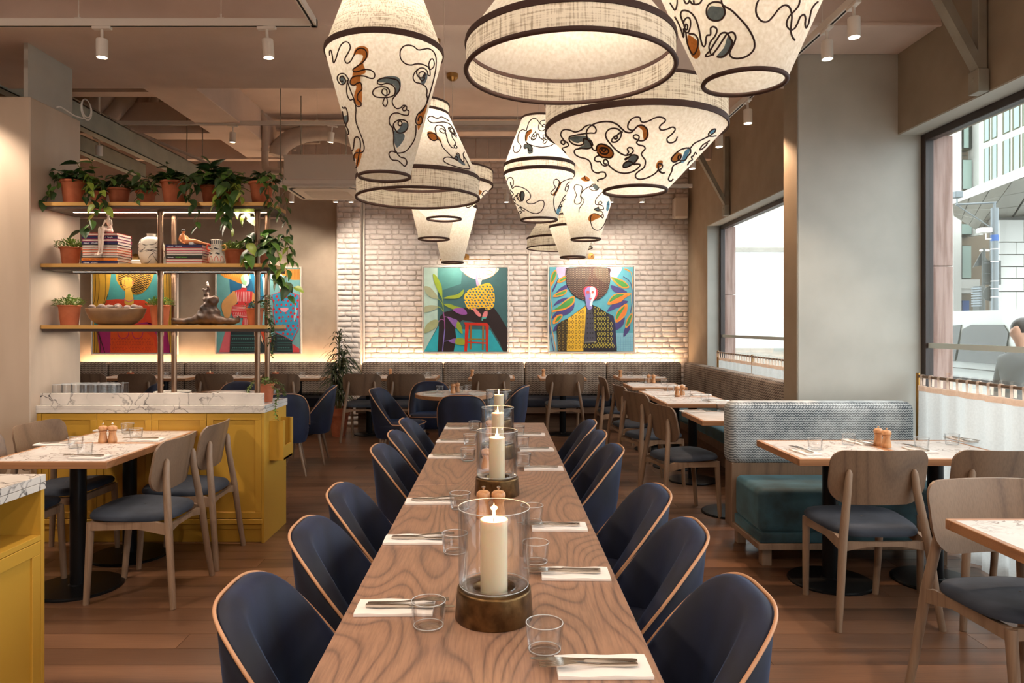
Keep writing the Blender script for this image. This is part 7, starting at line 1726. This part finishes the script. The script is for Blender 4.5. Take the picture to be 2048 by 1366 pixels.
# white van parked along the kerb
t = thing('van', 'white van parked outside the right-hand window', 'van', (6.0, 8.6, -.30))
prof = [(-3.2, .35), (-3.2, 1.0), (-2.9, 1.12), (-2.35, 1.25), (-1.75, 1.86), (-1.45, 1.93), (2.0, 1.95), (2.15, 1.85), (2.25, .9), (2.25, .35)]
def van_x(z): return .0 if z < 1.12 else .16*((z-1.12)/.8)**1.3
rows = []
for q_ in range(7):
    u = q_/6; rows.append([(( -0 if True else 0)+ (van_x(z) if u == 0 else 1.9-van_x(z) if u == 1 else van_x(z)+(1.9-2*van_x(z))*u), y, z) for (y, z) in prof])
b = MB(); b.grid(rows); b.ngon([p for p in rows[0]]); b.ngon([p for p in rows[-1]]); b.build('body', M['van_white'], t, smooth=30)
def vpanel(nm, pts, mat, off=.012):
    b = MB(); P = [(van_x(z)-off, y, z) for y, z in pts]; b.ngon(P); b.ngon([(p[0]+.02, p[1], p[2]) for p in P]); n = len(P); b.add(P+[(p[0]+.02, p[1], p[2]) for p in P], [(i, (i+1) % n, n+(i+1) % n, n+i) for i in range(n)]); return b.build(nm, M[mat], t, smooth=0)
vpanel('side_window', [(-.02, 1.28), (.85, 1.28), (.87, 1.70), (.72, 1.76), (.12, 1.76), (-.0, 1.66)], 'van_glass'); vpanel('side_window', [(.90, 1.28), (1.9, 1.28), (1.85, 1.70), (.92, 1.76)], 'van_glass'); vpanel('side_window', [(-1.7, 1.25), (-.25, 1.25), (-.20, 1.70), (-1.35, 1.74)], 'van_glass')
vpanel('door_seam', [(-.12, .45), (-.105, .45), (-.09, 1.82), (-.105, 1.82)], 'van_dark', .004); vpanel('slide_rail', [(.1, 1.045), (1.9, 1.045), (1.9, 1.075), (.1, 1.075)], 'van_dark', .01); vpanel('crease', [(-1.6, 1.19), (2.1, 1.19), (2.1, 1.20), (-1.6, 1.20)], 'van_dark', .003)
for (y) in (-2.4, 1.5):
    MB().lathe([(.0, -.1), (.20, -.1), (.33, -.09), (.34, .0), (.33, .1), (0, .1)], n=24).xf(Matrix.Translation((.1, y, .34)) @ Matrix.Rotation(pi/2, 4, 'Y')).build('wheel', M['tyre'], t)
# traffic pole with arm, cameras and sign backs
Pz = 12.0
t = thing('street_pole', 'tall grey traffic pole with a camera arm and sign backs', 'pole', (PX(1989, Pz), Pz, -.30)); ox, oz = PX(1989, Pz), -.30
def sp_(px, py, dy=0): return (PX(px, Pz)-ox, dy, PZ(py, Pz)-oz)
MB().tube([(0, 0, 0), sp_(1989, 416)], .055, 14).build('post', M['steel_grey'], t)
MB().tube([sp_(1989, 470), sp_(1989, 482)], .058, 14).build('blue_band', M['blue_band'], t)
MB().tube([sp_(1993, 405), sp_(1912, 409)], .016, 8).tube([sp_(1912, 409), sp_(1980, 454)], .010, 8).tube([sp_(1989, 416), sp_(1989, 404)], .02, 8).build('camera_arm', M['steel_grey'], t)
MB().box(*[v for p in ((-.05+sp_(1913, 395)[0], .08+sp_(1913, 395)[0]), (-.06, .06), (sp_(1913, 396)[2], sp_(1913, 383)[2])) for v in p], .01).tube([sp_(1914, 409), sp_(1914, 396)], .012, 6).build('camera', M['steel_grey'], t)
MB().box(sp_(1958, 0)[0], sp_(1979, 0)[0], -.08, .08, sp_(0, 466)[2], sp_(0, 456)[2], .01).tube([sp_(1972, 466), sp_(1972, 478), sp_(1989, 478)], .012, 6).build('camera', M['white_metal'], t)
MB().box(sp_(1971, 0)[0], sp_(2008, 0)[0], .07, .09, sp_(0, 569)[2], sp_(0, 520)[2]).build('sign_back', M['sign_back'], t, smooth=0)
for py in (525, 546, 565): MB().box(sp_(1974, 0)[0], sp_(2005, 0)[0], .055, .07, sp_(0, py+1)[2], sp_(0, py)[2]).build('sign_channel', M['steel_grey'], t, smooth=0)
MB().lathe([(0, 0), (.125, 0), (.125, .012), (0, .012)], n=26).xf(Matrix.Translation(sp_(1986, 587, .07)) @ Matrix.Rotation(pi/2, 4, 'X')).build('round_sign_back', M['sign_back'], t)
for py in (499, 524, 563, 578, 595): MB().tube([sp_(1989, py), sp_(1989, py-1.5)], .060, 12).build('band', M['white_metal'], t)
Pz = 13.0
t = thing('street_pole', 'shorter grey pole carrying a traffic light and a triangular sign back', 'pole', (PX(1967, Pz), Pz, -.30)); ox = PX(1967, Pz)
MB().tube([(0, 0, 0), sp_(1967, 497)], .03, 12).build('post', M['sign_back'], t)
MB().prism([(sp_(1950, 0)[0], sp_(0, 534)[2]), (sp_(1984, 0)[0], sp_(0, 526)[2]), (sp_(1967, 0)[0], sp_(0, 503)[2])], .05, .065).build('triangle_sign_back', M['sign_back'], t, smooth=0)
MB().box(sp_(1952, 0)[0], sp_(1962, 0)[0], -.1, .1, sp_(0, 622)[2], sp_(0, 572)[2], .01).build('signal_head', M['sign_back'], t, smooth=0)
for i in range(8): MB().box(sp_(1951, 0)[0], sp_(1954, 0)[0], -.12, .12, sp_(0, 578+i*5)[2], sp_(0, 575+i*5)[2]).build('signal_visor', M['steel_grey'], t, smooth=0)
MB().tube([sp_(1960, 501), sp_(1978, 501)], .02, 8).build('lamp_arm', M['white_metal'], t)

# building across the street: facade plane seen at depth BZ
def building(label, BZ, name='building'):
    t = thing(name, label, 'building', (PX(1905, BZ), BZ, -.3)); o_ = Vector((PX(1905, BZ), BZ, -.3))
    def bx(nm, x0, x1, y0, y1, mat, d=.3, off=0, lab=None):
        p0 = at(x0, y1, BZ)-o_; p1 = at(x1, y0, BZ)-o_
        return MB().box(p0.x, p1.x, off, off+d, p0.z, p1.z).build(nm, M[mat], t, smooth=0)
    return t, bx, o_
t, bx, o_ = building('pale stone and glass building across the street with a sweeping canopy', 22.0)
bx('stone_wall', 1880, 2300, 60, 700, 'beige_panel', .3, .6)
bx('white_pilaster', 1907, 1923, 60, 640, 'white_stone', .5, .0); bx('white_pilaster', 1958, 1966, 60, 470, 'white_stone', .5, .0)
bx('white_band', 1905, 1961, 559, 577, 'white_stone', .5, .02); bx('white_band', 1905, 1961, 578, 586, 'white_stone', .5, .05)
for (x0, x1, y0, y1) in ((1939, 1957, 236, 292), (1937, 1956, 315, 375), (1935, 1956, 445, 467), (1936, 1955, 489, 556)):
    bx('window_frame', x0-1.5, x1+1.5, y0-1.5, y1+1.5, 'green_frame', .3, .38); w_ = bx('window', x0, x1, y0, y1, 'van_glass', .1, .30); bx('blind', x0+.5, x1-(8 if y0 < 300 else 1), y0+1, y1-1, 'blind', .02, .27)
bx('window', 1921, 1944, 586, 622, 'van_glass', .1, .5); bx('window', 1946, 1960, 600, 622, 'blue_band', .1, .5)
for y in (292, 375, 300, 384, 467): bx('panel_joint', 1923, 1958, y+2, y+3, 'canopy_joint', .05, .57)
# glazed bays: perspective rows built in a wall turned along the street
t2 = thing('building', 'white-framed glazed upper storeys above the street canopy', 'building', (13.9, 20.8, -.3)); O2 = Vector((13.9, 20.8, -.3))
def U(px): 
    # wall plane x = 13.9 + .55*(20.8 - y): solve for the ray through px
    k = (px-CX)/F; y = (13.9+.55*20.8)/(k+.55); return y
def wp(px, py):
    y = U(px); return Vector((PX(px, y), y, PZ(py, y)))-O2
def slab(nm, pts, mat, d=.25, par=None):
    par = par or t2; P = [wp(*p) for p in pts]; n_ = Vector((.876, .482, 0)); Q = [p+n_*d for p in P]; k = len(P)
    b = MB().ngon(P).ngon(Q); b.add(P+Q, [(i, (i+1) % k, k+(i+1) % k, k+i) for i in range(k)]); return b.build(nm, M[mat], par, smooth=0)
def yline(y_at_1966, px, sl): return y_at_1966-sl*(px-1966)
slab('white_wall', [(1966, 380), (2330, 300), (2330, -40), (1966, -10)], 'white_stone', .3)
for (a, b_) in ((1967.5, 1980), (1983.5, 1995), (2005.5, 2021), (2025, 2041), (2045, 2060), (2066, 2082), (2086, 2102), (2108, 2126)):
    for (t0, b0, s0, s1) in ((299, 369, .41, .33), (226, 287, .46, .43), (150, 214, .52, .48)):
        P = [(a, b0-s1*(a-1966)), (b_, b0-s1*(b_-1966)), (b_, t0-s0*(b_-1966)), (a, t0-s0*(a-1966))]
        sh_ = lambda P, o: [wp(*p)-Vector((.876, .482, 0))*o for p in P]
        q1 = sh_(P, .02); q2 = sh_(P, -.02); MB().ngon(q1).add(q1+q2, [(i, (i+1) % 4, 4+(i+1) % 4, 4+i) for i in range(4)]).build('window', M['van_glass'] if False else M['green_frame'], t2, smooth=0)
        c = (b_-a); P = [(a+c*.30, b0-s1*(a+c*.3-1966)-1.5), (b_-c*.08, b0-s1*(b_-1966)-1.5), (b_-c*.08, t0-s0*(b_-1966)+1.5), (a+c*.30, t0-s0*(a+c*.3-1966)+1.5)]
        q1 = sh_(P, .05); q2 = sh_(P, .03); MB().ngon(q1).add(q1+q2, [(i, (i+1) % 4, 4+(i+1) % 4, 4+i) for i in range(4)]).build('blind', M['blind'], t2, smooth=0)
# canopy
tc_ = thing('street_canopy', 'wide pale canopy with a panelled underside over the far pavement', 'canopy', (0, 0, 0))
ce = [Vector((12.5, 20.6, 4.62)), Vector((9.2, 11.2, 3.85)), Vector((14.5, 9.5, 3.85)), Vector((17, 20.6, 4.62))]
ce = [at(1905, 408, 19.5), at(2052, 352, 15.0), at(2300, 300, 13.0)]
edge = ce; back = [at(1907, 432, 20.6), at(1960, 466, 20.9), at(2300, 420, 21.0)]
b = MB(); e1 = [tuple(p) for p in edge]; e2 = [(p.x, p.y, p.z+.22) for p in edge]; bk = [tuple(p) for p in back]; bk2 = [(p[0], p[1], p[2]+.3) for p in bk]
b.grid([e2, e1]).grid([e2, bk2]); b.build('fascia', M['white_stone'], tc_, smooth=0)
NUc, NVc = 7, 4
for i in range(NUc):
    for j in range(NVc):
        def pt(u, v):
            a_ = edge[0].lerp(edge[1], min(1, u*2)) if u <= .5 else edge[1].lerp(edge[2], u*2-1); c_ = back[0].lerp(back[1], min(1, u*2)) if u <= .5 else back[1].lerp(back[2], u*2-1); return a_.lerp(c_, v)
        e = .03
        P = [pt((i+e)/NUc, (j+e)/NVc), pt((i+1-e)/NUc, (j+e)/NVc), pt((i+1-e)/NUc, (j+1-e)/NVc), pt((i+e)/NUc, (j+1-e)/NVc)]
        MB().add([tuple(p) for p in P]+[(p.x, p.y, p.z+.05) for p in P], [(0,1,2,3), (4,5,6,7), (0,1,5,4), (1,2,6,5), (2,3,7,6), (3,0,4,7)]).build('soffit_panel', M['canopy_panel'], tc_, smooth=0)
b = MB(); b.grid([[(p[0], p[1], p[2]+.06) for p in e1], [(p[0], p[1], p[2]+.06) for p in bk]]).build('soffit_void', M['canopy_joint'], tc_, smooth=0)
# stone wall in courses, at right
tw = thing('stone_wall', 'pale coursed stone wall behind the traffic poles', 'wall', (PX(2000, 19), 19.0, -.3)); ow = Vector((PX(2000, 19), 19.0, -.3))
for i, (y0, y1) in enumerate(((440, 484), (485, 509), (510, 533), (534, 557), (558, 583), (584, 640))):
    for (x0, x1) in ((1999, 2033), (2033.7, 2070), (2070.7, 2140)):
        o1 = 0 if i % 2 else 14; a_ = at(x0+(o1 if x0 > 2000 else 0), y1-.7, 19)-ow; c_ = at(x1+o1, y0, 19)-ow; MB().box(a_.x, c_.x, 0, .25, a_.z, c_.z, .006).build('stone', M['white_stone'], tw, smooth=0)
MB().box(-.02, 4, .2, .4, 0, 5).build('backing', M['canopy_joint'], tw, smooth=0)
# pale rendered building seen brightly through the far window
t = thing('building', 'pale rendered building filling the far window', 'building', (8.0, 24.0, -.3))
MB().box(-3.0, 5.0, 0, 6, 0, 10).build('rendered_wall', M['bright_render'], t, smooth=0)
MB().box(-3.01, 5.0, -.06, 0, 0, 1.0).build('plinth', M['pale_stone'], t, smooth=0); MB().box(-3.01, 5.0, -.03, 0, 4.2, 4.35).build('string_course', M['pale_stone'], t, smooth=0)

# passer-by on the pavement
t = thing('person', 'person in a grey coat walking past outside the right-hand window', 'person', (PX(2044, 5.9), 5.9, -.18))
K = 1.0
skin2('coat', [[(0, 0, .86, .15), (0, 0, 1.02, .13), (.0, .0, 1.18, .15), (0, 0, 1.34, .145), (0, 0, 1.43, .06)],
 [3, (.0, .20, 1.34, .06), (-.02, .25, 1.10, .052), (-.10, .26, .90, .042)], [3, (.0, -.20, 1.34, .06), (.05, -.25, 1.10, .052), (.14, -.24, .90, .042)],
 [0, (.02, .09, .70, .10), (.10, .10, .48, .085)], [0, (-.02, -.09, .70, .10), (-.10, -.10, .48, .085)]], 'coat_grey', t)
skin2('trousers', [[(0, 0, .84, .11), (.04, .09, .66, .075), (.12, .09, .44, .055), (.18, .09, .10, .04), (.12, .09, .04, .045), (.20, .09, .03, .035)], [0, (-.04, -.09, .66, .075), (-.10, -.09, .44, .055), (-.20, -.09, .12, .04), (-.22, -.09, .05, .045), (-.12, -.09, .03, .035)]], 'van_dark', t)
skin2('head', [[(0, 0, 1.42, .045), (0, 0, 1.47, .043), (-.005, 0, 1.53, .068), (-.005, 0, 1.60, .082), (-.004, 0, 1.66, .070)], [3, (-.09, 0, 1.565, .012)]], 'skin', t)
MB().lathe([(.0865*sin(a), .0, ) if False else (.090*sin(a), 1.605+.092*cos(a)) for a in [pi*i/16*.62 for i in range(17)]], cx=.012, n=20).build('hair', M['black_hair'], t, smooth=80)
for s in (-1, 1):
    skin2('hand', [[(-.10 if s > 0 else .14, .26*s*.97, .90, .030), (-.12 if s > 0 else .16, .26*s, .83, .032), (-.13 if s > 0 else .17, .26*s, .79, .022)]]+[[2, (-.13+f*.014 if s > 0 else .17+f*.014, .26*s, .745, .009), (-.135+f*.014 if s > 0 else .165+f*.014, .255*s, .715, .008)] for f in (-1.5, -.5, .5, 1.5)]+[[1, (-.15 if s > 0 else .13, .245*s, .80, .010), (-.155 if s > 0 else .125, .235*s, .77, .009)]], 'skin', t)
